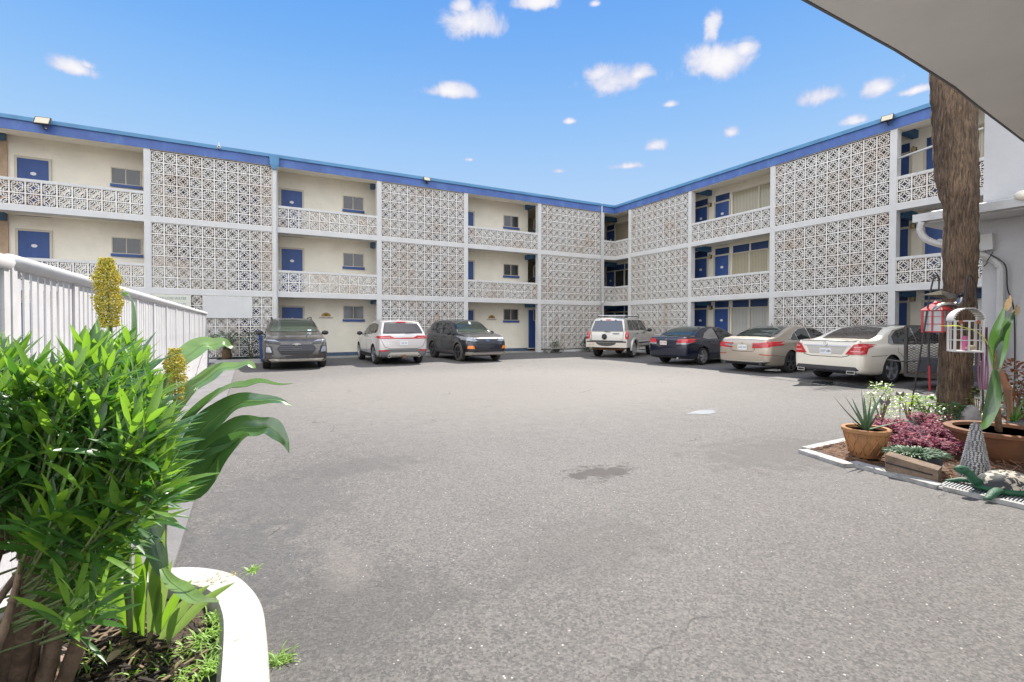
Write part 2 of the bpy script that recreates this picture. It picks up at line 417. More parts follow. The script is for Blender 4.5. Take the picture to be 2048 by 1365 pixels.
frame_c = mat('window_frame_cream', (.62, .57, .47), .6)
alum = mat('galvanised_metal', (.6, .6, .6), .35, .8, nscale=5, namt=.15)
plate_w = mat('plate_white', (.75, .75, .75), .5)
ink = mat('lettering_dark', (.05, .06, .09), .5)

# breeze block: weathered white paint, every block its own tint
def breeze_mat():
    m = bpy.data.materials.new('breeze_block_paint'); m.use_nodes = True
    t = m.node_tree; b = t.nodes['Principled BSDF']; b.inputs['Roughness'].default_value = .75
    tcn = t.nodes.new('ShaderNodeTexCoord')
    mp = t.nodes.new('ShaderNodeVectorMath'); mp.operation = 'MULTIPLY'; mp.inputs[1].default_value = (2.5, 0, 2.5)
    fl = t.nodes.new('ShaderNodeVectorMath'); fl.operation = 'FLOOR'
    oi = t.nodes.new('ShaderNodeObjectInfo'); ad = t.nodes.new('ShaderNodeVectorMath'); ad.operation = 'ADD'
    t.links.new(tcn.outputs['Object'], mp.inputs[0]); t.links.new(mp.outputs[0], fl.inputs[0]); t.links.new(fl.outputs[0], ad.inputs[0])
    t.links.new(oi.outputs['Location'], ad.inputs[1])
    wn = t.nodes.new('ShaderNodeTexWhiteNoise'); wn.noise_dimensions = '3D'; t.links.new(ad.outputs[0], wn.inputs['Vector'])
    n = t.nodes.new('ShaderNodeTexNoise'); n.inputs['Scale'].default_value = .7; n.inputs['Detail'].default_value = 6
    ad2 = t.nodes.new('ShaderNodeVectorMath'); ad2.operation = 'ADD'
    t.links.new(tcn.outputs['Object'], ad2.inputs[0]); t.links.new(oi.outputs['Location'], ad2.inputs[1]); t.links.new(ad2.outputs[0], n.inputs['Vector'])
    mu = t.nodes.new('ShaderNodeMath'); mu.operation = 'MULTIPLY'; t.links.new(wn.outputs['Value'], mu.inputs[0])
    mr_ = t.nodes.new('ShaderNodeMapRange'); mr_.inputs['From Min'].default_value = .42; mr_.inputs['From Max'].default_value = .7
    t.links.new(n.outputs['Fac'], mr_.inputs['Value']); t.links.new(mr_.outputs[0], mu.inputs[1])
    mx = t.nodes.new('ShaderNodeMix'); mx.data_type = 'RGBA'; t.links.new(mu.outputs[0], mx.inputs['Factor'])
    mx.inputs['A'].default_value = (.80, .77, .72, 1); mx.inputs['B'].default_value = (.64, .50, .40, 1)
    n3 = t.nodes.new('ShaderNodeTexNoise'); n3.inputs['Scale'].default_value = 9; n3.inputs['Detail'].default_value = 5
    t.links.new(ad2.outputs[0], n3.inputs['Vector'])
    m3 = t.nodes.new('ShaderNodeMapRange'); m3.inputs['From Min'].default_value = .35; m3.inputs['From Max'].default_value = .7; m3.inputs['To Min'].default_value = .84; m3.inputs['To Max'].default_value = 1.06
    t.links.new(n3.outputs['Fac'], m3.inputs['Value'])
    mm = t.nodes.new('ShaderNodeVectorMath'); mm.operation = 'SCALE'; t.links.new(mx.outputs['Result'], mm.inputs[0]); t.links.new(m3.outputs[0], mm.inputs['Scale'])
    t.links.new(mm.outputs[0], b.inputs['Base Color'])
    return m
breezem = breeze_mat()
hole_shade = mat('hole_side_shade', (.36, .335, .30), .9, nscale=4, namt=.15)  # hole sides coloured darker: painted shade inside the block openings

# ------------------------------------------------------------------ motel building
GZ = 0.0
Z2B, Z2T, Z3B, Z3T, ZB, ZT = 2.56, 2.775, 5.19, 5.40, 7.84, 8.31
CEIL = (2.66, 5.29, 8.06); FLO = (.16, 2.71, 5.27)
P = .4
CW = .198
LX = {}
x = -.97                      # left edge of the last pier before the corner
LX['F'] = (x, x + CW)
for n in 'EDCBAZ':
    x1 = x - 10 * P; LX[n] = (x1 - CW, x1); x = x1 - CW
RY = {}
y = -1.154
RY['G'] = (y - CW, y); y -= CW
for n in 'HIJK':
    y -= 10 * P; RY[n] = (y - CW, y); y -= CW
WL, WR = 1.42, 1.42           # inner walls: left wing at y=WL, right wing at x=WR

motel = thing('motel_building', 'three storey white motel with blue fascia and patterned block screens around the car park', 'building')

# one breeze block as strokes: frame, rounded square, corner rings, crossing bars
def block_strokes():
    S = []                    # (polyline, width, depth offset)
    w = .108
    S.append(([(.945, -1), (.945, 1)], .11, 0)); S.append(([(-.945, -1), (-.945, 1)], .11, 0))
    S.append(([(-.89, .945), (.89, .945)], .11, 0)); S.append(([(-.89, -.945), (.89, -.945)], .11, 0))
    l = .66; c = .16; pts = []
    for (sx, sy, a0) in ((1, 1, 0), (-1, 1, 90), (-1, -1, 180), (1, -1, 270)):
        for k in range(4):
            a = R(a0 + 30 * k); pts.append((sx * (l - c) + c * math.cos(a), sy * (l - c) + c * math.sin(a)))
    pts.append(pts[0]); S.append((pts, w, .004))
    for qi, (sx, sy) in enumerate(((1, 1), (-1, 1), (-1, -1), (1, -1))):
        r1 = .34; q = [(l - r1, .88)]
        for k in range(5):
            a = R(180 + 22.5 * k); q.append((l + r1 * math.cos(a), l + r1 * math.sin(a)))
        q.append((.88, l - r1)); S.append(([(sx * a, sy * b) for a, b in q], w, .008))
        q = []
        for k in range(7):
            a = R(183 + 14 * k); q.append((l + .645 * math.cos(a), l + .645 * math.sin(a)))
        S.append(([(sx * a, sy * b) for a, b in q], w, .011 + .003 * (qi % 2)))
    for s in (-1, 1):
        S.append(([(0, s * .88), (0, s * .62)], w, .006)); S.append(([(s * .88, 0), (s * .62, 0)], w, .006))
    return S
STROKES = block_strokes()
def one_block():
    vs = []; fs = []; h = P / 2; D = .14
    for pts, w, off in STROKES:
        pl = [Vector((a, b)) for a, b in pts]; n = len(pl); L = []; Rr = []
        closed = (pl[0] - pl[-1]).length < 1e-5
        for i in range(n):
            a = pl[i - 1] if i > 0 else (pl[-2] if closed else pl[i])
            b = pl[i + 1] if i < n - 1 else (pl[1] if closed else pl[i])
            t = (b - a).normalized(); nn = Vector((-t.y, t.x)) * w / 2
            L.append(pl[i] + nn); Rr.append(pl[i] - nn)
        o = len(vs)
        for i in range(n):
            for q in (L[i], Rr[i]):
                vs.append((q.x * h, off, q.y * h))
            for q in (L[i], Rr[i]):
                vs.append((q.x * h, D - off, q.y * h))
        for i in range(n - 1):
            a = o + 4 * i; b = a + 4
            fs += [(a, a + 1, b + 1, b), (a + 2, a, b, b + 2), (a + 1, a + 3, b + 3, b + 1), (a + 3, a + 2, b + 2, b + 3)]
    return np.array(vs), fs
BV, BF = one_block()
BCACHE = {}
def screen_mesh(nx, nz, skip=()):
    key = (nx, nz, tuple(skip))
    if key in BCACHE: return BCACHE[key]
    vs = []; fs = []; k = 0
    BFa = BF
    for i in range(nx):
        for j in range(nz):
            if (i, j) in skip: continue
            vs.append(BV + np.array([(i + .5) * P, 0, (j + .5) * P]))
            o = k * len(BV); fs += [tuple(o + q for q in f) for f in BFa]; k += 1
    me = bpy.data.meshes.new('breeze_screen'); me.from_pydata(np.concatenate(vs).tolist(), [], fs); me.update()
    me.materials.append(breezem); me.materials.append(hole_shade)
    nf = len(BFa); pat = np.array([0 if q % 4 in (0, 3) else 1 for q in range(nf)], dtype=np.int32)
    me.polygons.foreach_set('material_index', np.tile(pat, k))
    BCACHE[key] = me
    return me
ZROW = (.16, Z2T, Z3T)
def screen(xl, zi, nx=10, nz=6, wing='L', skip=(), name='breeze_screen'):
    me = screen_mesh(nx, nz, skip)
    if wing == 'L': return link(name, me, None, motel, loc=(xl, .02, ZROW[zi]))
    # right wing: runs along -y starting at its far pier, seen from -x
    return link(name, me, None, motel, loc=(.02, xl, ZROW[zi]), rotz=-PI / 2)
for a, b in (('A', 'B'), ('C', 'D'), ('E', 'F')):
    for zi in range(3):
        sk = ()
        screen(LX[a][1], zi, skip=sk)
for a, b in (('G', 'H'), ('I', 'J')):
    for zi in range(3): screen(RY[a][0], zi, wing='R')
# balcony fronts: two rows of blocks and a cap
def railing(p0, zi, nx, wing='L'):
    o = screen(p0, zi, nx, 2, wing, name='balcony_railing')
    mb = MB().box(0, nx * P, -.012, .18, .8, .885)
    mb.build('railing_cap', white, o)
    return o
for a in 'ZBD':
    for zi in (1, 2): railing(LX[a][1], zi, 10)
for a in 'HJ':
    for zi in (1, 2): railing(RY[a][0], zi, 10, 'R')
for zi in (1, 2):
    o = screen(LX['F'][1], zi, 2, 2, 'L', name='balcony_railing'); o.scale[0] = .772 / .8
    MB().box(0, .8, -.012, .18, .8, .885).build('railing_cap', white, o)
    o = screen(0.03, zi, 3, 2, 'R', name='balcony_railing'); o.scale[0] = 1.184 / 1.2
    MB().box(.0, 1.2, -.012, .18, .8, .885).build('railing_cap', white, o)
# piers
for n, (x0, x1) in LX.items():
    MB().box(x0, x1, -.004, .26, 0, ZB + .02).build('column', white, motel)
for n, (y0, y1) in RY.items():
    MB().box(-.004, .26, y0, y1, 0, ZB + .02).build('column', white, motel)
XL0, YR0 = -38.0, -24.0
# floor slabs with their dropped edge beams
for zb, zt, ce in ((Z2B, Z2T, CEIL[0]), (Z3B, Z3T, CEIL[1])):
    mb = MB()
    mb.box(XL0, 0.0, 0, .5, zb, zt); mb.box(0, .5, YR0, 0.0, zb, zt); mb.box(0.0, .5, 0, .5, zb, zt)
    mb.build('edge_beam', white, motel)
    mb = MB()
    mb.box(XL0, 0.5, .5, 5.0, ce, zt - .012); mb.box(.5, 9, YR0, 9, ce, zt - .014)
    mb.build('floor_slab', cream, motel)
mb = MB()
mb.box(XL0, 0, .0, .5, ZB, ZB + .1); mb.box(0, .5, YR0, .0, ZB, ZB + .1); mb.box(0, .5, 0, .5, ZB, ZB + .1)
mb.box(XL0, .5, .5, 5, CEIL[2], CEIL[2] + .1); mb.box(.5, 9, YR0, 9, CEIL[2], CEIL[2] + .1)
mb.build('top_soffit', cream, motel)
# fascia and its metal edge trim
mb = MB(); mb.box(XL0, -.03, -.03, .1, ZB + .012, 8.18); mb.box(-.03, .1, YR0, -.03, ZB + .012, 8.18)
mb.box(-.03, .1, -.03, .1, ZB + .012, 8.18)
mb.build('fascia', fblue, motel)
mb = MB(); mb.box(XL0, -.09, -.09, .2, 8.18, ZT); mb.box(-.09, .2, YR0, -.09, 8.18, ZT); mb.box(-.09, .2, -.09, .2, 8.18, ZT)
mb.build('roof_edge_trim', trimb, motel)
roofm = mat('roof_gravel', (.35, .34, .33), .9, nscale=2)
mb = MB(); mb.box(XL0, .2, .2, 11, 8.16, 8.27); mb.box(.2, 11, YR0, 11, 8.16, 8.275)
mb.build('roof', roofm, motel)
# gutter joints on the trim
# inner walls
brick = mat('tan_brick', (.52, .37, .25), .85, nscale=4, namt=.12)
bn = add_block_joints(brick, .2, .067, 1.0)
wl = MB(); wl.box(-26.02, -4.97, WL, WL + .2, 0, 8.2); wl.build('inner_wall', cream, motel)
wl = MB(); wl.box(XL0, -26.02, WL - .06, WL + .2, 0, 8.2); wl.build('brick_wall', brick, motel)
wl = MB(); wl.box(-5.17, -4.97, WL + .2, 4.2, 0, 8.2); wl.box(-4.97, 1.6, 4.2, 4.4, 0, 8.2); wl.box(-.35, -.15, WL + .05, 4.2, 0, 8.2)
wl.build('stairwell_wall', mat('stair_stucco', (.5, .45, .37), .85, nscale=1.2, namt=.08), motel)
wl = MB(); wl.box(WR, WR + .2, YR0, 4.2, 0, 8.2); wl.build('inner_wall', cream, motel)
wl = MB(); wl.box(-26.02, -4.97, WL - .012, WL, 0, .17); wl.box(WR - .012, WR, YR0, 4.2, 0, .17); wl.build('kick_band', kick, motel)
MB().box(XL0, XL0 + .2, .3, 10, 0, 8.1).box(XL0, 10, 10, 10.2, 0, 8.1).box(10, 10.2, YR0, 10, 0, 8.1).box(.3, 10, YR0, YR0 + .2, 0, 8.1).build('outer_wall', cream, motel)
# cross beams over the galleries
for ce in CEIL:
    for n in ('A', 'C', 'E'):
        x0, x1 = LX[n]
        if n == 'A': continue
        MB().box(x0 + .003, x1 - .003, .5, WL, ce - .25, ce - .002).build('gallery_beam', beamb, motel)
    MB().box(-26.21, -26.03, .5, WL - .06, ce - .25, ce - .002).build('gallery_beam', beamb, motel)
    for n in ('H', 'J'):
        y0, y1 = RY[n]
        MB().box(.5, WR, y0 + .003, y1 - .003, ce - .25, ce - .002).build('gallery_beam', beamb, motel)
    MB().box(-.35, WR, WL + .06, WL + .26, ce - .25, ce - .002).build('gallery_beam', beamb, motel)

# generic door: local frame x along wall, y out of the wall towards the court (negative), z up
def oval(mb, cx, y, cz, rx, rz, n=14):
    vs = [(cx + rx * math.cos(2 * PI * k / n), y, cz + rz * math.sin(2 * PI * k / n)) for k in range(n)]
    vs += [(a, y - .006, c) for a, _, c in vs]
    return mb.add(vs, [tuple(range(n, 2 * n))[::-1]] + [(k, (k + 1) % n, n + (k + 1) % n, n + k) for k in range(n)])
def place(o, wing, s, z, wall):
    if wing == 'L': o.location = (s, wall, z)
    else: o.location = (wall, s, z); o.rotation_euler[2] = -PI / 2
def door(wing, s, z, wall, w=.84, h=2.03, plate=True, transom=False, fr=True, number=True):
    mb = MB(); mb.box(0, w, -.02, .0, .01, h)
    d = mb.build('door', blue, motel); place(d, wing, s, z, wall)
    if fr:
        t = .075
        mb = MB(); mb.box(-t, 0, -.05, 0, 0, h + t); mb.box(w, w + t, -.05, 0, 0, h + t); mb.box(0, w, -.047, 0, h, h + t)
        mb.build('door_frame', frame_c, d)
    if plate:
        mb = MB(); oval(mb, w / 2, -.021, 1.52, .085, .06); mb.build('number_plate', plate_w, d)
    MB().lathe([(.0, -.075), (.028, -.07), (.03, -.05), (.012, -.04), (.012, -.02)], 10, (w - .08, 0, .95), 'y').build('door_knob', alum, d, smooth=True)
    if transom:
        mb = MB(); mb.box(0, w, -.018, 0, h + .06, h + .38)
        o = mb.build('transom_panel', navy, motel); place(o, wing, s, z, wall)
    return d
def window(s, z, w=.86, h=.6, extra=0):
    # slider window with a blue sill, left wing
    mb = MB(); mb.box(0, w, -.012, 0, 0, h); f = mb.build('window', glass, motel); f.location = (s, WL, z)
    t = .035; mb = MB()
    mb.box(-t, 0, -.035, 0, -t, h + t); mb.box(w, w + t, -.035, 0, -t, h + t); mb.box(0, w, -.033, 0, h, h + t); mb.box(0, w, -.033, 0, -t, 0)
    mb.box(w * .47, w * .47 + .03, -.031, -.012, 0, h)
    mb.build('window_frame', frame_c, f)
    MB().box(-.05, w + .07, -.085, 0, -.14, -t - .001).build('window_sill', blue, f)
    return f
for bi, n in enumerate('ZBD'):
    xb = LX[n][1]
    for k in range(3):
        door('L', xb + (.19, .21, .05)[bi], FLO[k], WL)
        wz = (1.72, 4.15, 6.78)[k]
        window(xb + (2.82, 2.80, 2.70)[bi], wz, h=.56)
    # a second unit behind the block screen
    for k in range(3):
        door('L', xb + 6.9, FLO[k], WL)
        window(xb + 4.6, (1.72, 4.15, 6.78)[k], h=.56)
for (x0, w_, z0) in ((-25.8, .1, 7.0),):
    pass
door('L', -4.90, .16, WL + .02, w=.78, h=2.12, plate=False, fr=False)
MB().box(-4.97, -4.0, WL + .04, WL + .2, 0.1, 2.62).build('stairwell_wall', cream, motel)
# stair seen in the recess of the middle floor
mb = MB()
for k in range(12):
    mb.box(-4.9 + k * .27, -4.9 + k * .27 + .27, 2.2, 3.3, 2.72 + k * .2, 2.72 + (k + 1) * .2)
mb.build('stair', mat('stair_concrete', (.3, .29, .27), .9), motel)
mb = MB(); mb.bar((-4.9, 2.15, 3.6), (-1.9, 2.15, 5.8), .04)
for k in range(22): mb.bar((-4.9 + k * .135, 2.15, 2.8 + k * .1), (-4.9 + k * .135, 2.15, 3.6 + k * .1), .018)
mb.build('stair_railing', blackm, motel)

# right wing rooms: pairs of doors around each cross beam, tall windows between
def rwin(y0, y1, z0, z1, m, top=True):
    o = MB().box(0, y0 - y1, -.01, 0, 0, z1 - z0).build('window', m, motel); o.location = (WR, y0, z0); o.rotation_euler[2] = -PI / 2
    t = .05; w = y0 - y1; h = z1 - z0; mb = MB()
    mb.box(-t, 0, -.045, 0, -t, h + t); mb.box(w, w + t, -.045, 0, -t, h + t); mb.box(0, w, -.043, 0, h, h + t); mb.box(0, w, -.043, 0, -t, 0)
    mb.build('window_frame', frame_c, o)
    return o
reflg = mat('curtained_glass', (.50, .45, .32), .12, spec=.6, nscale=1.5, namt=.06); curtain_fold_shade(reflg)
reflg2 = mat('white_curtained_glass', (.55, .54, .50), .12, spec=.6, nscale=1.5, namt=.06); curtain_fold_shade(reflg2)
for ui, yc in enumerate((2.95, -5.45, -13.85)):
    for k in range(3):
        zf = FLO[k]
        for s in ((yc + .92, ), (yc - .33, )):
            if ui == 0 and s[0] > 3: s = (yc - .53,)
            if ui == 0 and s[0] < 2.63 and s[0] > 2.6: continue
            door('R', s[0], zf, WR, w=.77, h=2.06, transom=True)
        yy = yc - 1.32
        top3 = (k == 2)
        gm = reflg if k else reflg2
        if ui == 0 and k < 2: gm = glass
        if top3:
            rwin(yy, yy - 1.28, zf + .35, zf + 2.37, gm); rwin(yy - 1.36, yy - 3.0, zf + .35, zf + 2.37, gm)
        else:
            for j in range(3):
                a = yy - j * .93
                rwin(a, a - .83, zf + .3, zf + 2.06, gm)
                o = MB().box(0, .83, -.018, 0, 0, .32).build('transom_panel', navy, motel); o.location = (WR, a, zf + 2.12); o.rotation_euler[2] = -PI / 2
        # a window behind the screen
        rwin(yy - 3.3, yy - 4.6, zf + .35, zf + 2.3, gm)
door('R', 3.6, .16, WR)

# downspouts and roof-edge bits
mb = MB()
mb.add([(-17.86, -.10, 8.24), (-17.50, -.10, 8.24), (-17.50, -.25, 8.24), (-17.86, -.25, 8.24), (-17.84, -.10, 7.86), (-17.52, -.10, 7.86), (-17.52, -.23, 7.86), (-17.84, -.23, 7.86),
        (-17.75, -.10, 7.68), (-17.61, -.10, 7.68), (-17.61, -.20, 7.68), (-17.75, -.20, 7.68)],
       [(0, 1, 2, 3), (0, 4, 5, 1), (1, 5, 6, 2), (2, 6, 7, 3), (3, 7, 4, 0), (4, 8, 9, 5), (5, 9, 10, 6), (6, 10, 11, 7), (7, 11, 8, 4)])
mb.build('rain_head', trimb, motel)
MB().box(-17.74, -17.62, -.12, -.01, .05, 7.72).build('downspout', white, motel)
MB().tube([(-.99, -.05, .1), (-.99, -.05, 8.35)], .035, 8).build('downspout', mat('grey_pipe', (.42, .42, .42), .5), motel, smooth=True)
# floor edge in front of the ground-floor screens
MB().box(LX['E'][1], -.9, -.32, 0, 0, .10).box(LX['A'][1], LX['B'][0], -.55, 0, 0, .1).box(LX['C'][1], LX['D'][0], -.18, 0, 0, .12).box(-.32, 0, YR0, -1.2, 0, .10).build('kerb', white, motel)
MB().box(XL0, -.0, .0, WL, -.2, .012).box(0, WR, YR0, WL, -.2, .012).build('gallery_floor', mat('gallery_concrete', (.3, .29, .27), .9, nscale=2), motel)
# ------------------------------------------------------------------ cars
def mono(xs, ys, x):
    xs = np.array(xs, float); ys = np.array(ys, float); d = np.diff(ys) / np.diff(xs); n = len(xs); m = np.zeros(n)
    m[0] = d[0]; m[-1] = d[-1]
    for i in range(1, n - 1): m[i] = 0 if d[i - 1] * d[i] <= 0 else 2 * d[i - 1] * d[i] / (d[i - 1] + d[i])
    i = np.clip(np.searchsorted(xs, x) - 1, 0, n - 2); h = xs[i + 1] - xs[i]; t = (x - xs[i]) / h
    return (2*t**3 - 3*t**2 + 1) * ys[i] + (t**3 - 2*t**2 + t) * h * m[i] + (-2*t**3 + 3*t**2) * ys[i+1] + (t**3 - t**2) * h * m[i+1]
def paint(name, col, metal=.35, rough=.32, dirt=None):
    return mat(name, col, rough, metal, coat=.9, nscale=1.6 if dirt else 0, col2=dirt, nlo=.42, nhi=.75)
tyre_m = mat('tyre_rubber', (.025, .024, .023), .85, nscale=8, namt=.3)
trim_m = mat('black_plastic_trim', (.03, .03, .032), .55)
cglass = mat('car_glass', (.012, .015, .016), .03, spec=1.0)
chrome = mat('chrome', (.75, .75, .76), .12, 1.0)
silver = mat('silver_alloy', (.55, .55, .56), .28, .85)
gunm = mat('dark_alloy', (.10, .10, .11), .35, .7)
redl = mat('red_lamp_lens', (.50, .015, .02), .12, coat=1.0)
clearl = mat('clear_lamp_lens', (.30, .31, .33), .1, .3, coat=1.0)
orange = mat('orange_lamp_lens', (.85, .22, .02), .2, coat=.8)
under = mat('underbody_dark', (.012, .012, .012), .9)

def build_car(s, label, name, group='cars parked around the car park'):
    X, Y, head, sc = s['pose']
    root = thing(name, label, s['cat'], (X, Y, 0), R(head), group); root.scale = (sc, sc, sc)
    L = s['L']; hw0 = s['W'] / 2
    F = lambda k, x: mono([p[0] for p in s[k]], [p[1] for p in s[k]], x)
    xs = sorted(set([round(q, 4) for q in list(np.linspace(0, .3, 13)) + list(np.linspace(.3, L - .4, 52)) + list(np.linspace(L - .4, L, 15))]))
    vs = []; fs = []; tum = s.get('tum', .42); m = 0
    for x in xs:
        zb = float(F('bot', x)); zt = float(F('top', x)); h = hw0 * float(F('hw', x)); bl = min(float(F('belt', x)), zt - .035)
        z1 = lambda f: zb + f * (bl - zb)
        half = [(0, zb), (.7 * h, zb), (.89 * h, zb + .005), (.955 * h, z1(.06)), (.985 * h, z1(.16)), (1.0 * h, z1(.42)), (1.0 * h, z1(.60)), (.992 * h, z1(.75)), (.978 * h, z1(.88)), (.955 * h, z1(.96)), (.925 * h, bl + .004)]
        hh = zt - bl
        for t in (.12, .3, .5, .68, .82): half.append((.915 * h - tum * hh * t ** 1.15, bl + hh * t * .96))
        yr = .915 * h - tum * hh * .86
        cr = s.get('crown', .045)
        for f, zf in ((.985, .90), (.94, .955), (.85, .985), (.62, 1.0), (.32, 1.0), (0, 1.0)):
            y_ = yr * f
            half.append((y_, bl + hh * (.96 if 0 else zf) - (cr * min(1, hh / .25) * (y_ / max(h, .1)) ** 2) * (1 if zf > .98 else .3)))
        n = len(half)
        ring = half + [(-a, b) for a, b in half[-2:0:-1]]
        m = len(ring); vs += [(x, a, b) for a, b in ring]
    for i in range(len(xs) - 1):
        for k in range(m): fs.append((i * m + k, (i + 1) * m + k, (i + 1) * m + (k + 1) % m, i * m + (k + 1) % m))
    fs.append(tuple(range(m))); o_ = (len(xs) - 1) * m; fs.append(tuple(o_ + k for k in range(m))[::-1])
    mb = MB().add(vs, fs); me = mb.mesh('body', smooth=True)
    me.materials.append(s['paint']); me.materials.append(under)
    body = link('body', me, None, root)
    bm = bmesh.new(); bm.from_mesh(me); bmesh.ops.recalc_face_normals(bm, faces=bm.faces); bm.to_mesh(me)
    bvh = BVHTree.FromBMesh(bm); bm.free()
    # wheel openings
    R_ = s['tyre']; ra = R_ + s.get('gap', .055)
    cm = MB()
    for wx in s['axles']:
        for sg in (1, -1):
            prof = [(ra, -.0), (ra, .34)]
            y0 = sg * (hw0 - .27); y1 = sg * (hw0 + .25)
            vs2 = []; n = 36
            for yy in (y0, y1): vs2 += [(wx + ra * math.cos(2 * PI * k / n), yy, R_ + .01 + ra * math.sin(2 * PI * k / n)) for k in range(n)]
            cm.add(vs2, [tuple(range(n)), tuple(range(n, 2 * n))[::-1]] + [(k, n + k, n + (k + 1) % n, (k + 1) % n) for k in range(n)])
    cme = cm.mesh('cut'); cme.materials.append(s['paint']); cme.materials.append(under)
    b2 = bmesh.new(); b2.from_mesh(cme); bmesh.ops.recalc_face_normals(b2, faces=b2.faces)
    for f in b2.faces: f.material_index = 1
    b2.to_mesh(cme); b2.free()
    co = bpy.data.objects.new('cut', cme); COL.objects.link(co)
    md = body.modifiers.new('b', 'BOOLEAN'); md.object = co; md.operation = 'DIFFERENCE'; md.solver = 'EXACT'
    me0 = body.matrix_world; body.parent = None
    dg = bpy.context.evaluated_depsgraph_get(); dg.update()
    nm = bpy.data.meshes.new_from_object(body.evaluated_get(dg))
    body.modifiers.clear(); body.data = nm; body.parent = root
    bpy.data.objects.remove(co)
    nm.set_sharp_from_angle(angle=R(38))
    # patches laid on the body by ray casting
    def cast(axis, a, b):
        if axis == 'L': o, d = Vector((a, 3, b)), Vector((0, -1, 0))
        elif axis == 'R': o, d = Vector((a, -3, b)), Vector((0, 1, 0))
        elif axis == 'B': o, d = Vector((-3, a, b)), Vector((1, 0, 0))
        elif axis == 'F': o, d = Vector((L + 3, a, b)), Vector((-1, 0, 0))
        else: o, d = Vector((a, b, 4)), Vector((0, 0, -1))
        h_ = bvh.ray_cast(o, d)
        return (h_[0], h_[1]) if h_[0] is not None else None
    def patch(name_, axis, poly, m_, off=.006, parent=None, res=.07, mirror=False, maxd=.45, **tags):
        outs = []
        polys = [poly] + ([[(-a, b) for a, b in poly]] if mirror and axis in 'BF' else [])
        axes = [axis] * len(polys)
        if mirror and axis in 'LR': polys.append(poly); axes.append('R' if axis == 'L' else 'L')
        for pl, ax in zip(polys, axes):
            bm = bmesh.new(); vv = [bm.verts.new((a, b, 0)) for a, b in pl]; bm.faces.new(vv)
            bmesh.ops.triangulate(bm, faces=bm.faces)
            for it in range(5):
                ed = [e for e in bm.edges if e.calc_length() > res]
                if not ed: break
                bmesh.ops.subdivide_edges(bm, edges=ed, cuts=1); bmesh.ops.triangulate(bm, faces=[f for f in bm.faces if len(f.verts) > 3])
            bad = []; pos = {}
            for v_ in bm.verts:
                h_ = cast(ax, v_.co.x, v_.co.y)
                if h_ is None: bad.append(v_); continue
                nn = h_[1] if h_[1].length else Vector((0, 0, 1)); p = h_[0]
                out = {'L': Vector((0, 1, 0)), 'R': Vector((0, -1, 0)), 'B': Vector((-1, 0, 0)), 'F': Vector((1, 0, 0)), 'T': Vector((0, 0, 1))}[ax]
                if nn.dot(out) < 0: nn = -nn
                pos[v_] = p + (nn * .5 + out * .5).normalized() * off
            bmesh.ops.delete(bm, geom=bad, context='VERTS') if bad else None
            for v_, p in pos.items():
                if v_.is_valid: v_.co = p
            me_ = bpy.data.meshes.new(name_); bm.to_mesh(me_); bm.free(); me_.shade_smooth()
            o = link(name_, me_, m_, parent or root, **tags); outs.append(o)
        return outs
    def strip(axis, pts, w, m_, name_='seam', off=.003, mirror=False, parent=None):
        # thin line following the body
        pl = [Vector((a, b)) for a, b in pts]; up_ = []; dn = []
        for i, p in enumerate(pl):
            t = (pl[min(i + 1, len(pl) - 1)] - pl[max(i - 1, 0)]).normalized(); nn = Vector((-t.y, t.x)) * w / 2
            up_.append(p + nn); dn.append(p - nn)
        return patch(name_, axis, [tuple(q) for q in up_ + dn[::-1]], m_, off, parent, .12, mirror)
    s['detail'](s, root, body, patch, strip, cast)
    # wheels
    tw = s.get('tw', .225)
    for wx in s['axles']:
        for sg in (1, -1):
            yc = sg * (hw0 * .985 - tw / 2)
            w_ = MB().lathe([(R_ * .70, -tw * .5 + .005), (R_ * .80, -tw * .5), (R_ * .93, -tw * .47), (R_ * .985, -tw * .38), (R_, -tw * .25), (R_, tw * .25), (R_ * .985, tw * .38), (R_ * .93, tw * .47), (R_ * .80, tw * .5), (R_ * .70, tw * .5 - .005)], 36, (0, 0, 0), 'y', cap=False)
            wo = w_.build('wheel', s.get('tyre_mat', tyre_m), root, smooth=True); wo.location = (wx, yc, R_)
            rr = R_ * .71; mb = MB(); f_ = sg * tw * .5
            mb.lathe([(rr, f_ * .98), (rr * .93, f_ * .95), (rr * .9, f_ * .55), (rr * .88, -f_ * .2)], 36, (0, 0, 0), 'y', cap=False)
            ns = s.get('spokes', 5); sw = s.get('sw', .07)
            for k in range(ns):
                a = 2 * PI * k / ns + .3
                for da in (s.get('split', (0,))):
                    a0 = a + da * .3; a1 = a + da
                    p = Vector((math.cos(a0) * .03, f_ * .72, math.sin(a0) * .03)); q = Vector((math.cos(a1) * rr * .95, f_ * .88, math.sin(a1) * rr * .95))
                    mb.bar(p, q, sw, .035, up=(0, 1, 0))
            mb.lathe([(.0, f_ * .95), (.035, f_ * .94), (.075, f_ * .80), (.08, f_ * .5)], 16, (0, 0, 0), 'y', cap=False)
            mb.build('rim', s.get('rim', silver), wo, smooth=False)
            MB().lathe([(0, f_ * .25), (rr * .9, f_ * .25)], 24, (0, 0, 0), 'y', cap=False).build('brake_disc', gunm, wo)
    # mirrors
    mx_, mz_ = s['mirror']
    for sg in (1, -1):
        yb = sg * (hw0 * .93)
        mb = MB().blob((mx_, yb + sg * .13, mz_), .11, 12, 8, 1, .03, (.55, 1.05, .72)); mb.bar((mx_ + .02, yb - sg * .02, mz_ - .05), (mx_, yb + sg * .09, mz_ - .03), .05, .03)
        mb.build('side_mirror', s.get('mirror_mat', s['paint']), root, smooth=True)
    return root
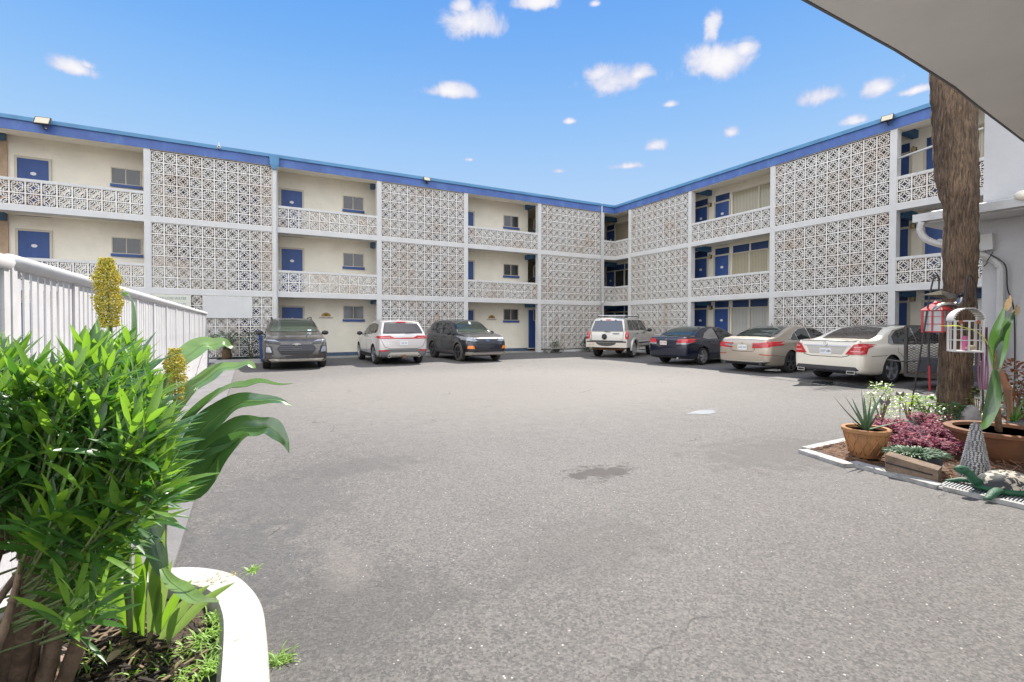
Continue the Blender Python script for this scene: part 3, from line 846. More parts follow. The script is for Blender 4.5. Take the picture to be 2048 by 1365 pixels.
def plate(root, loc, txt, facing='B', tint=plate_w, w=.305, h=.155, ink_m=None, tilt=0):
    sg = -1 if facing == 'B' else 1
    o = MB().box(-.006, .006, -w / 2, w / 2, -h / 2, h / 2).build('licence_plate', tint, root); o.location = loc; o.rotation_euler[1] = tilt
    if txt:
        text('plate_lettering', txt, .085, ink_m or ink, o, (sg * .008, 0, 0), (R(90), 0, R(-90 if facing == 'B' else 90)), ext=.001, sx=.85)
    return o

def side_windows(patch, polys, hw):
    for pl, m_ in polys:
        patch('side_window', 'L', pl, m_, .010, mirror=True)

seam = mat('panel_gap', (.008, .008, .008), .9)
# ---------- white luxury sedan
def d_white(s, root, body, patch, strip, cast):
    cx = [(1.08, 1.02), (1.22, 1.20), (1.50, 1.335), (1.95, 1.405), (2.5, 1.425), (3.0, 1.385), (3.45, 1.24), (3.78, 1.055), (3.72, .99), (2.4, .965), (1.5, .96), (1.18, .965)]
    patch('window_trim', 'L', cx, chrome, .006, mirror=True)
    patch('side_window', 'L', [(1.30, .995), (1.33, 1.18), (1.62, 1.325), (2.0, 1.385), (2.28, 1.40), (2.28, .985), (1.6, .985)], cglass, .011, mirror=True)
    patch('side_window', 'L', [(2.36, .988), (2.36, 1.402), (2.6, 1.40), (3.0, 1.36), (3.4, 1.23), (3.68, 1.07), (3.66, 1.01)], cglass, .011, mirror=True)
    patch('rear_window', 'T', [(.72, -.60), (.72, .60), (.98, .625), (1.50, .50), (1.56, 0), (1.50, -.50), (.98, -.625)], mat('tinted_glass', (.03, .022, .02), .03, spec=1.0), .008)
    patch('windshield', 'T', [(3.1, -.50), (3.06, 0), (3.1, .50), (3.88, .66), (3.95, 0), (3.88, -.66)], cglass, .008)
    patch('sunroof', 'T', [(1.62, -.48), (1.62, .48), (3.0, .48), (3.0, -.48)], mat('dark_roof_glass', (.03, .025, .022), .06, spec=.9), .006)
    # tail lamps wrap around the corners
    patch('tail_light', 'B', [(.50, .735), (.86, .735), (.895, .86), (.89, .97), (.80, 1.01), (.68, .98)], redl, .02, mirror=True, res=.03)
    patch('tail_light', 'L', [(.06, .74), (.14, .76), (.21, .90), (.16, 1.0), (.06, 1.0)], redl, .022, mirror=True, res=.03)
    patch('lamp_bar', 'B', [(.69, .905), (.70, .925), (.86, .925), (.86, .905)], mat('pink_lamp_bar', (.75, .35, .33), .2), .026, mirror=True)
    patch('lamp_bar', 'B', [(.62, .80), (.64, .825), (.86, .825), (.86, .80)], mat('pink_lamp_bar', (.75, .35, .33), .2), .026, mirror=True)
    strip('B', [(-.80, 1.0), (-.66, .80), (-.56, .70), (-.40, .665), (.40, .665), (.56, .70), (.66, .80), (.80, 1.0)], .014, seam, off=.005)
    patch('trunk_chrome_strip', 'B', [(-.60, .925), (.60, .925), (.60, .955), (-.60, .955)], mat('satin_strip', (.6, .6, .62), .3, .5), .02)
    patch('plate_recess', 'B', [(-.42, .73), (.42, .73), (.52, .915), (-.52, .915)], mat('cream_paint_recess', (.50, .47, .42), .4), .004)
    strip('B', [(-.78, 1.052), (0, 1.062), (.78, 1.052)], .018, trim_m, 'spoiler_lip', off=.02)
    patch('rear_diffuser', 'B', [(-.80, .36), (-.74, .43), (.74, .43), (.80, .36), (.62, .27), (-.62, .27)], gunm, .012)
    strip('B', [(-.64, .262), (.64, .262)], .02, chrome, 'bumper_chrome', off=.018)
    for sg in (1, -1):
        mb = MB().box(-.035, .06, sg * .64 - .10, sg * .64 + .10, .255, .335); mb.build('exhaust_tip', chrome, root)
        MB().box(-.04, -.0355, sg * .64 - .08, sg * .64 + .08, .27, .32).build('exhaust_opening', dark, root)
    h_ = cast('B', 0, .82)[0]
    plate(root, (h_.x - .012, 0, .80), 'UXT 686')
    mb = MB(); n = 16
    mb.tube([(h_.x - .012, .055 * math.cos(2 * PI * k / n), .99 + .055 * math.sin(2 * PI * k / n)) for k in range(n + 1)], .006, 5)
    for k in range(3):
        a = R(90 + 120 * k); mb.bar((h_.x - .012, 0, .99), (h_.x - .012, .05 * math.cos(a), .99 + .05 * math.sin(a)), .009)
    mb.build('badge', chrome, root)
    text('model_lettering', 'S 550', .05, chrome, root, (h_.x - .02, .66, .975), (R(90), 0, R(-90)))
    strip('L', [(2.32, 1.41), (2.32, .97), (2.30, .5), (2.26, .33)], .012, seam, mirror=True)
    strip('L', [(1.40, .96), (1.36, .80), (1.62, .62), (1.66, .34)], .012, seam, mirror=True)
    strip('L', [(3.72, 1.0), (3.70, .6), (3.62, .33)], .012, seam, mirror=True)
    strip('L', [(.30, .70), (.9, .71)], .010, seam, mirror=True)
    for x_ in (1.95, 3.1):
        patch('door_handle', 'L', [(x_ - .11, .855), (x_ + .11, .865), (x_ + .11, .89), (x_ - .11, .88)], chrome, .025, mirror=True)
    patch('sill_skirt', 'L', [(1.75, .22), (3.7, .22), (3.7, .30), (1.75, .30)], s['paint'], .03, mirror=True)
    patch('headlight', 'F', [(.55, .60), (.88, .66), (.90, .78), (.60, .74)], clearl, .012, mirror=True)
    patch('grille', 'F', [(-.40, .5), (.40, .5), (.46, .76), (-.46, .76)], trim_m, .012)
WHITE = dict(cat='sedan', L=5.2, W=1.90, tyre=.345, axles=(1.12, 4.285), gap=.035, tum=.42, rim=silver, spokes=5, sw=.085, tw=.26,
    paint=paint('pearl_cream_paint', (.84, .78, .66), .05, .3), mirror=(3.62, 1.0), detail=d_white, pose=(-5.76, -14.97, -4.5, .985), crown=.05,
    top=[(0, .78), (.03, .95), (.06, 1.065), (.12, 1.085), (.60, 1.10), (.80, 1.13), (1.2, 1.30), (1.6, 1.425), (2.1, 1.475), (2.6, 1.478), (3.05, 1.43), (3.5, 1.25), (3.95, 1.04), (4.5, .98), (4.9, .88), (5.1, .74), (5.2, .62)],
    belt=[(0, .76), (.06, .93), (.3, .96), (1.0, .975), (2.5, .965), (3.8, .95), (4.5, .88), (5.0, .76), (5.2, .58)],
    bot=[(0, .34), (.04, .28), (.3, .24), (.9, .22), (4.6, .2), (5.0, .22), (5.2, .3)],
    hw=[(0, .80), (.04, .885), (.12, .94), (.3, .975), (.8, 1.0), (4.3, 1.0), (4.8, .95), (5.05, .86), (5.2, .70)])
# ---------- gold sedan
def d_gold(s, root, body, patch, strip, cast):
    patch('window_trim', 'L', [(1.00, 1.02), (1.22, 1.15), (1.7, 1.33), (2.2, 1.385), (2.7, 1.36), (3.1, 1.23), (3.5, 1.00), (3.4, .95), (2.3, .945), (1.4, .965)], chrome, .006, mirror=True)
    patch('side_window', 'L', [(1.12, 1.02), (1.35, 1.165), (1.48, 1.22), (1.50, .975)], cglass, .011, mirror=True)
    patch('side_window', 'L', [(1.54, .975), (1.54, 1.24), (1.8, 1.335), (2.22, 1.37), (2.24, .96)], cglass, .011, mirror=True)
    patch('side_window', 'L', [(2.31, .96), (2.31, 1.37), (2.7, 1.345), (3.05, 1.22), (3.38, 1.02), (3.34, .965)], cglass, .011, mirror=True)
    patch('rear_window', 'T', [(.50, -.58), (.47, 0), (.50, .58), (.85, .62), (1.55, .50), (1.62, 0), (1.55, -.50), (.85, -.62)], mat('green_tinted_glass', (.03, .045, .04), .04, spec=1.0), .008)
    patch('windshield', 'T', [(2.85, -.50), (2.8, 0), (2.85, .50), (3.62, .66), (3.7, 0), (3.62, -.66)], cglass, .008)
    lamp = [(.30, .925), (.90, .965), (.93, .90), (.88, .80), (.32, .765), (.335, .80), (.62, .835), (.58, .885), (.37, .885)]
    patch('tail_light', 'B', [(.30, .90), (.60, .925), (.92, .965), (.925, .86), (.80, .785), (.33, .755), (.33, .785), (.62, .83), (.60, .875), (.33, .87)], redl, .014, mirror=True, res=.03)
    patch('reversing_lens', 'B', [(.36, .80), (.62, .835), (.60, .872), (.36, .868)], clearl, .012, mirror=True)
    patch('tail_light', 'L', [(.06, .80), (.14, .82), (.26, .96), (.06, .965)], redl, .022, mirror=True)
    strip('B', [(-.36, .93), (-.40, .72), (-.34, .66), (0, .64), (.34, .66), (.40, .72), (.36, .93)], .012, seam, off=.005)
    strip('B', [(-.86, .56), (-.55, .575)], .022, redl, 'reflector', off=.012); strip('B', [(.55, .575), (.86, .56)], .022, redl, 'reflector', off=.012)
    strip('L', [(.12, .56), (.62, .52), (.72, .50)], .010, seam, mirror=True)
    patch('lower_valance', 'B', [(-.85, .36), (-.5, .33), (.5, .33), (.85, .36), (.66, .25), (-.66, .25)], trim_m, .012)
    strip('B', [(-.8, .385), (-.5, .36), (.5, .36), (.8, .385)], .02, chrome, 'bumper_chrome', off=.02)
    for sg in (1, -1): MB().tube([(-.03, sg * .60, .30), (.08, sg * .60, .30)], .045, 10).build('exhaust_tip', gunm, root)
    h_ = cast('B', 0, .75)[0]; plate(root, (h_.x - .012, 0, .775), 'JGZ 250')
    text('badge', 'H', .09, chrome, root, (h_.x - .02, 0, .905), (R(90), 0, R(-90)), .004)
    strip('L', [(2.28, 1.38), (2.28, .95), (2.26, .4)], .012, seam, mirror=True); strip('L', [(1.3, .98), (1.28, .8), (1.55, .55), (1.6, .3)], .012, seam, mirror=True); strip('L', [(3.4, .95), (3.42, .5), (3.35, .3)], .012, seam, mirror=True)
    for x_ in (1.75, 2.95): patch('door_handle', 'L', [(x_ - .1, .83), (x_ + .1, .84), (x_ + .1, .865), (x_ - .1, .855)], s['paint'], .025, mirror=True)
    MB().tube([(1.55, 0, 1.44), (1.50, 0, 1.53)], [.03, .008], 6).build('roof_antenna', s['paint'], root)
    patch('headlight', 'F', [(.5, .62), (.86, .68), (.88, .78), (.55, .74)], clearl, .012, mirror=True)
GOLD = dict(cat='sedan', L=4.88, W=1.86, tyre=.335, axles=(1.05, 3.88), gap=.03, tum=.46, rim=gunm, spokes=5, sw=.06, split=(-.16, .16),
    paint=paint('champagne_paint', (.50, .43, .345), .5, .3), mirror=(3.3, .98), detail=d_gold, pose=(-5.35, -12.30, 2.5, .99), crown=.05,
    top=[(0, .80), (.03, .93), (.06, 1.03), (.12, 1.055), (.42, 1.09), (.8, 1.21), (1.3, 1.37), (1.8, 1.44), (2.3, 1.45), (2.8, 1.40), (3.3, 1.18), (3.7, 1.01), (4.3, .93), (4.65, .84), (4.8, .72), (4.88, .6)],
    belt=[(0, .78), (.06, .92), (.4, .96), (1.0, .985), (2.3, .95), (3.5, .93), (4.3, .84), (4.7, .74), (4.88, .56)],
    bot=[(0, .34), (.04, .27), (.3, .22), (.9, .2), (4.4, .18), (4.7, .2), (4.88, .28)],
    hw=[(0, .78), (.04, .87), (.12, .93), (.3, .972), (.8, 1.0), (4.0, 1.0), (4.5, .94), (4.75, .84), (4.88, .68)])
# ---------- black sedan
def d_black(s, root, body, patch, strip, cast):
    patch('side_window', 'L', [(1.05, 1.02), (1.28, 1.20), (1.7, 1.36), (1.98, 1.39), (2.10, .985), (1.3, .975)], mat('grey_lit_glass', (.22, .20, .19), .08, spec=.8), .011, mirror=True)
    patch('side_window', 'L', [(2.20, .985), (2.08, 1.395), (2.5, 1.40), (2.95, 1.27), (3.35, 1.05), (3.30, .985)], cglass, .011, mirror=True)
    patch('rear_window', 'T', [(.62, -.58), (.58, 0), (.62, .58), (.95, .60), (1.50, .49), (1.56, 0), (1.50, -.49), (.95, -.60)], mat('green_tinted_glass', (.03, .045, .04), .04, spec=1.0), .008)
    patch('windshield', 'T', [(2.75, -.50), (2.7, 0), (2.75, .50), (3.5, .66), (3.58, 0), (3.5, -.66)], cglass, .008)
    patch('tail_light', 'B', [(.42, .80), (.86, .82), (.925, .90), (.93, .995), (.50, .985)], redl, .014, mirror=True, res=.03)
    patch('reversing_lens', 'B', [(.42, .785), (.84, .79), (.89, .85), (.44, .84)], clearl, .018, mirror=True, res=.03)
    patch('tail_light', 'L', [(.06, .83), (.14, .85), (.22, .995), (.06, .995)], redl, .022, mirror=True)
    strip('B', [(-.55, 1.0), (-.42, .70), (-.3, .66), (.3, .66), (.42, .70), (.55, 1.0)], .012, seam, off=.005)
    h_ = cast('B', 0, .82)[0]; plate(root, (h_.x - .012, .14, .83), '4JZ 1HN', tint=mat('plate_pinkish', (.72, .60, .56), .5))
    text('badge', 'H', .09, chrome, root, (h_.x - .01, .0, .97), (R(90), 0, R(-90)), .004)
    patch('lower_valance', 'B', [(-.8, .33), (.8, .33), (.62, .25), (-.62, .25)], trim_m, .012)
    MB().tube([(-.02, -.5, .27), (.1, -.5, .27)], .04, 10).build('exhaust_tip', chrome, root)
    strip('L', [(2.15, 1.39), (2.14, .97), (2.12, .4)], .01, seam, mirror=True); strip('L', [(3.3, .97), (3.32, .5), (3.26, .3)], .01, seam, mirror=True)
    patch('door_handle', 'L', [(1.42, .86), (1.64, .87), (1.64, .895), (1.42, .885)], trim_m, .025, mirror=True)
    patch('mud_flap', 'R', [(.66, .2), (.74, .2), (.72, .42), (.64, .42)], mat('grey_flap', (.2, .2, .2), .7), .02)
    patch('headlight', 'F', [(.5, .62), (.86, .68), (.88, .78), (.55, .74)], clearl, .012, mirror=True)
BLACK = dict(cat='sedan', L=4.88, W=1.85, tyre=.325, axles=(1.05, 3.80), gap=.05, tum=.44, rim=silver, spokes=7, sw=.055,
    paint=paint('midnight_blue_paint', (.012, .016, .035), .3, .22), mirror=(3.2, 1.0), detail=d_black, pose=(-5.25, -9.12, 8.5, .955), crown=.05,
    top=[(0, .80), (.03, .95), (.06, 1.05), (.12, 1.07), (.55, 1.085), (.9, 1.24), (1.3, 1.40), (1.8, 1.47), (2.2, 1.475), (2.7, 1.42), (3.2, 1.21), (3.6, 1.03), (4.2, .95), (4.6, .85), (4.8, .72), (4.88, .6)],
    belt=[(0, .78), (.06, .94), (.4, .985), (1.0, 1.0), (2.3, .965), (3.5, .94), (4.3, .86), (4.7, .74), (4.88, .56)],
    bot=[(0, .38), (.04, .30), (.3, .24), (.9, .21), (4.4, .19), (4.7, .2), (4.88, .28)],
    hw=[(0, .78), (.04, .87), (.12, .93), (.3, .972), (.8, 1.0), (4.0, 1.0), (4.5, .94), (4.75, .84), (4.88, .68)])
# ---------- silver boxy off-roader
def d_jeep(s, root, body, patch, strip, cast):
    patch('side_window', 'L', [(.42, 1.18), (.50, 1.60), (.92, 1.615), (.98, 1.18)], cglass, .010, mirror=True)
    patch('side_window', 'L', [(1.10, 1.18), (1.06, 1.615), (1.72, 1.62), (1.88, 1.18)], cglass, .010, mirror=True)
    patch('side_window', 'L', [(2.02, 1.18), (1.90, 1.62), (2.35, 1.59), (2.85, 1.18)], cglass, .010, mirror=True)
    patch('window_pillar_trim', 'L', [(1.88, 1.62), (2.38, 1.615), (2.95, 1.19), (2.87, 1.17), (2.36, 1.585), (1.9, 1.60)], trim_m, .013, mirror=True)
    patch('rear_window', 'B', [(-.72, 1.14), (.72, 1.14), (.60, 1.585), (-.60, 1.585)], mat('deep_blue_glass', (.02, .035, .075), .05, spec=1.0), .010, res=.05)
    for sg in (1, -1): patch('hinge', 'B', [(sg * .30, 1.56), (sg * .36, 1.56), (sg * .36, 1.62), (sg * .30, 1.62)], trim_m, .022)
    patch('brake_light', 'B', [(-.11, 1.60), (.11, 1.60), (.11, 1.635), (-.11, 1.635)], redl, .016)
    for sg in (1, -1):
        mb = MB().blob((.03, sg * .86, .93), .1, 12, 10, 3, .0, (.55, .85, 2.1)); mb.build('tail_light', redl, root, smooth=True)
        MB().blob((-.005, sg * .875, .93), .05, 10, 8, 3, .0, (.6, .9, .8)).build('reversing_lens', clearl, root, smooth=True)
    patch('tailgate_handle_recess', 'B', [(-.52, 1.0), (-.26, 1.0), (-.24, 1.035), (-.27, 1.065), (-.52, 1.065), (-.55, 1.035)], mat('grey_recess', (.25, .24, .23), .6), .012)
    mb = MB(); oval(mb, 0, 0, 0, .12, .13, 9); o = mb.build('spare_carrier_hub', trim_m, root); o.location = (-.02, .12, .90); o.rotation_euler[2] = R(-90)
    MB().bar((-.03, .12, .88), (-.05, .16, .80), .16, .04).build('hub_cover', blackm, root)
    # bumper
    mb = MB().box(-.13, .10, -.90, .90, .45, .66); mb.build('rear_bumper', mat('champagne_bumper', (.62, .56, .48), .45), root)
    for sg in (1, -1): MB().box(-.12, .42, sg * .83 - .09, sg * .83 + .09, .46, .80).build('bumper_corner', s['paint'], root)
    mb = MB(); pts = [(-.135, .45 * math.cos(PI + PI * k / 12), .655 + .15 * math.sin(PI + PI * k / 12)) for k in range(13)]
    mb.add(pts, [tuple(range(13))[::-1]]); mb.box(-.135, .1, -.88, .88, .662, .72); mb.build('bumper_step', mat('dark_step', (.07, .065, .06), .7), root)
    plate(root, (-.14, .66, .56), '512 1TT', tint=mat('plate_tan', (.65, .55, .44), .5), h=.14)
    MB().bar((-.03, .10, 1.12), (-.05, -.12, 1.11), .03).build('rear_wiper', trim_m, root)
    # roof rack
    mb = MB()
    for sg in (1, -1):
        mb.tube([(.42, sg * .60, 1.70), (.55, sg * .62, 1.775), (2.1, sg * .62, 1.785), (2.3, sg * .60, 1.72)], .022, 6)
    mb.build('roof_rail', trim_m, root)
    MB().tube([(.55, -.64, 1.81), (.55, .64, 1.81)], .028, 6, flat=.7).tube([(1.7, -.64, 1.81), (1.7, .64, 1.81)], .028, 6, flat=.7).build('roof_crossbar', alum, root)
    # arch flares
    for wx in s['axles']:
        for sg in (1, -1):
            mb = MB(); n = 14; vs = []; fs = []
            for k in range(n + 1):
                a = R(-8 + 196 * k / n)
                for rr, yy in ((.41, .88), (.41, .975), (.44, .98), (.50, .955), (.51, .90)):
                    vs.append((wx + rr * math.cos(a), sg * yy, .39 + rr * math.sin(a) * (.97)))
            for k in range(n):
                for j in range(4): q = (k * 5 + j, k * 5 + j + 1, k * 5 + 6 + j, k * 5 + 5 + j); fs.append(q if sg < 0 else q[::-1])
            mb.add(vs, fs); mb.build('wheel_arch_flare', s['paint'], root, smooth=True)
    patch('side_moulding', 'L', [(1.30, .66), (3.0, .66), (3.0, .73), (1.30, .73)], mat('pale_moulding', (.60, .60, .60), .45), .03, mirror=True)
    patch('side_cladding', 'L', [(1.32, .60), (3.0, .60), (3.0, .655), (1.32, .655)], trim_m, .025, mirror=True)
    strip('L', [(1.02, 1.62), (1.04, 1.15), (1.02, .9), (1.3, .7)], .014, seam, mirror=True); strip('L', [(1.86, 1.64), (1.98, 1.15), (1.98, .45)], .014, seam, mirror=True); strip('L', [(2.98, 1.15), (2.98, .45)], .014, seam, mirror=True)
    for x_ in (1.22, 2.14): patch('door_handle', 'L', [(x_, 1.02), (x_ + .17, 1.02), (x_ + .17, 1.07), (x_, 1.07)], trim_m, .02, mirror=True)
    strip('B', [(-.72, 1.12), (.72, 1.12)], .014, seam, off=.005); strip('B', [(-.70, .73), (.70, .73)], .02, seam, off=.006); strip('B', [(.72, 1.1), (.70, .73)], .014, seam, off=.005); strip('B', [(-.72, 1.1), (-.70, .73)], .014, seam, off=.005)
    mb = MB().tube([(.2, -.7, .37), (.2, .7, .37)], .045, 8); mb.tube([(.1, .2, .40), (.9, .25, .36)], .04, 8); mb.build('rear_axle', mat('rusty_iron', (.20, .09, .04), .9), root)
    patch('windshield', 'T', [(2.35, -.55), (2.35, .55), (2.95, .62), (2.95, -.62)], cglass, .008)
    text('lettering', '4x4', .05, redl, root, (-.0, -.62, .80), (R(90), 0, R(-90)))
JEEP = dict(cat='suv', L=4.35, W=1.80, tyre=.37, axles=(.88, 3.52), gap=.04, tum=.24, rim=silver, spokes=6, sw=.075, tw=.24,
    paint=paint('silver_paint', (.56, .53, .48), .5, .35), mirror=(2.78, 1.18), mirror_mat=trim_m, detail=d_jeep, pose=(-4.80, -5.22, 29, 1.03), crown=.05,
    top=[(0, .95), (.02, 1.15), (.10, 1.42), (.17, 1.62), (.24, 1.69), (.5, 1.725), (1.2, 1.74), (2.0, 1.72), (2.35, 1.65), (2.7, 1.40), (2.98, 1.17), (3.4, 1.13), (3.9, 1.08), (4.2, 1.0), (4.35, .85)],
    belt=[(0, .90), (.02, 1.08), (.1, 1.13), (.5, 1.14), (2.5, 1.13), (3.0, 1.08), (4.0, 1.0), (4.35, .8)],
    bot=[(0, .52), (.1, .5), (.9, .42), (3.9, .42), (4.35, .48)],
    hw=[(0, .90), (.04, .94), (.15, .965), (.4, .98), (.8, .985), (3.8, .985), (4.15, .93), (4.35, .84)])
# ---------- white crossover seen from behind
def d_cross(s, root, body, patch, strip, cast):
    patch('side_window', 'L', [(.62, 1.27), (.80, 1.47), (1.20, 1.52), (1.30, 1.15), (.75, 1.17)], cglass, .010, mirror=True)
    patch('side_window', 'L', [(1.38, 1.14), (1.30, 1.525), (1.95, 1.53), (2.02, 1.11)], cglass, .010, mirror=True)
    patch('side_window', 'L', [(2.10, 1.105), (2.05, 1.525), (2.45, 1.46), (3.02, 1.14), (3.05, 1.08)], cglass, .010, mirror=True)
    patch('rear_window_surround', 'B', [(-.76, 1.14), (.76, 1.14), (.62, 1.555), (.2, 1.59), (-.2, 1.59), (-.62, 1.555)], trim_m, .006, res=.04)
    patch('rear_window', 'B', [(-.72, 1.17), (.72, 1.17), (.585, 1.50), (-.585, 1.50)], mat('warm_tinted_glass', (.06, .05, .042), .05, spec=1.0), .012, res=.05)
    patch('brake_light', 'B', [(-.2, 1.545), (.2, 1.545), (.16, 1.575), (-.16, 1.575)], redl, .02)
    patch('tail_light', 'B', [(.34, .955), (.86, .96), (.91, 1.0), (.91, 1.06), (.50, 1.075), (.36, 1.0), (-.36, 1.0), (-.50, 1.075), (-.91, 1.06), (-.91, 1.0), (-.86, .96), (-.34, .955)], redl, .014, res=.03)
    patch('lamp_bar', 'B', [(.52, .99), (.82, 1.0), (.82, 1.02), (.52, 1.01)], mat('pink_lamp_bar', (.75, .35, .33), .2), .02, mirror=True)
    patch('tail_light', 'L', [(.05, .97), (.22, .99), (.26, 1.05), (.05, 1.07)], redl, .012, mirror=True)
    strip('B', [(-.84, .95), (-.70, .66), (-.5, .60), (.5, .60), (.70, .66), (.84, .95)], .014, seam, off=.005)
    patch('bumper_cladding', 'B', [(-.93, .54), (-.6, .58), (.6, .58), (.93, .54), (.90, .30), (-.90, .30)], mat('grey_cladding', (.13, .13, .13), .6), .012)
    patch('skid_plate', 'B', [(-.62, .32), (-.50, .46), (.50, .46), (.62, .32), (.55, .29), (-.55, .29)], mat('silver_skid', (.50, .46, .40), .4, .4), .02)
    patch('reflector', 'B', [(.56, .50), (.88, .51), (.86, .56), (.60, .55)], redl, .018, mirror=True)
    for sg in (1, -1): MB().tube([(-.05, sg * .55, .33), (.06, sg * .55, .33)], .055, 12).build('exhaust_tip', chrome, root); MB().tube([(-.053, sg * .55, .33), (-.045, sg * .55, .33)], .04, 12).build('exhaust_opening', dark, root)
    MB().box(-.06, .05, -.05, .05, .27, .37).build('tow_hitch', mat('rusty_iron', (.20, .09, .04), .9), root)
    h_ = cast('B', 0, .80)[0]; plate(root, (h_.x - .012, 0, .80), 'SLZ 05', ink_m=mat('plate_navy', (.05, .07, .25), .5))
    MB().bar((.02, -.05, 1.16), (-.0, -.35, 1.19), .03, .03).build('rear_wiper', trim_m, root)
    text('badge', 'AWD', .05, chrome, root, (h_.x + .02, .62, .66), (R(90), 0, R(-90)))
    patch('sill_cladding', 'L', [(1.25, .28), (3.2, .28), (3.2, .40), (1.25, .40)], trim_m, .012, mirror=True)
    strip('L', [(1.34, 1.5), (1.36, 1.1), (1.2, .8), (1.3, .5)], .012, seam, mirror=True); strip('L', [(2.05, 1.5), (2.06, .4)], .012, seam, mirror=True); strip('L', [(3.12, 1.0), (3.1, .4)], .012, seam, mirror=True)
    for x_ in (1.5, 2.3): patch('door_handle', 'L', [(x_, .92), (x_ + .18, .93), (x_ + .18, .955), (x_, .945)], chrome, .025, mirror=True)
    patch('windshield', 'T', [(2.45, -.52), (2.45, .52), (3.2, .66), (3.2, -.66)], cglass, .008)
    for sg in (1, -1): MB().tube([(.6, sg * .58, 1.60), (.75, sg * .60, 1.645), (2.2, sg * .61, 1.655), (2.4, sg * .60, 1.61)], .016, 6).build('roof_rail', alum, root)
    MB().add([(.75, -.0, 1.70), (.95, .02, 1.64), (.95, -.02, 1.64), (.7, 0, 1.64)], [(0, 1, 2), (0, 2, 3), (0, 3, 1)]).build('roof_antenna', white, root)
CROSS = dict(cat='suv', L=4.55, W=1.86, tyre=.36, axles=(.90, 3.59), gap=.045, tum=.36, rim=silver, spokes=8, sw=.04,
    paint=paint('white_platinum_paint', (.66, .62, .60), .25, .3), mirror=(3.02, 1.13), mirror_mat=trim_m, detail=d_cross, pose=(-13.74, -4.90, 90, .975), crown=.05,
    top=[(0, .90), (.03, 1.08), (.12, 1.18), (.30, 1.42), (.42, 1.56), (.5, 1.60), (.8, 1.635), (1.4, 1.66), (2.0, 1.65), (2.5, 1.55), (3.0, 1.28), (3.3, 1.12), (3.8, 1.05), (4.2, .96), (4.4, .82), (4.55, .66)],
    belt=[(0, .88), (.03, 1.02), (.12, 1.10), (.6, 1.13), (1.5, 1.09), (3.0, 1.04), (4.0, .93), (4.55, .6)],
    bot=[(0, .38), (.05, .30), (.4, .27), (.9, .24), (4.0, .22), (4.4, .24), (4.55, .32)],
    hw=[(0, .88), (.04, .93), (.12, .96), (.3, .985), (.9, 1.0), (3.6, 1.0), (4.1, .95), (4.4, .85), (4.55, .70)])
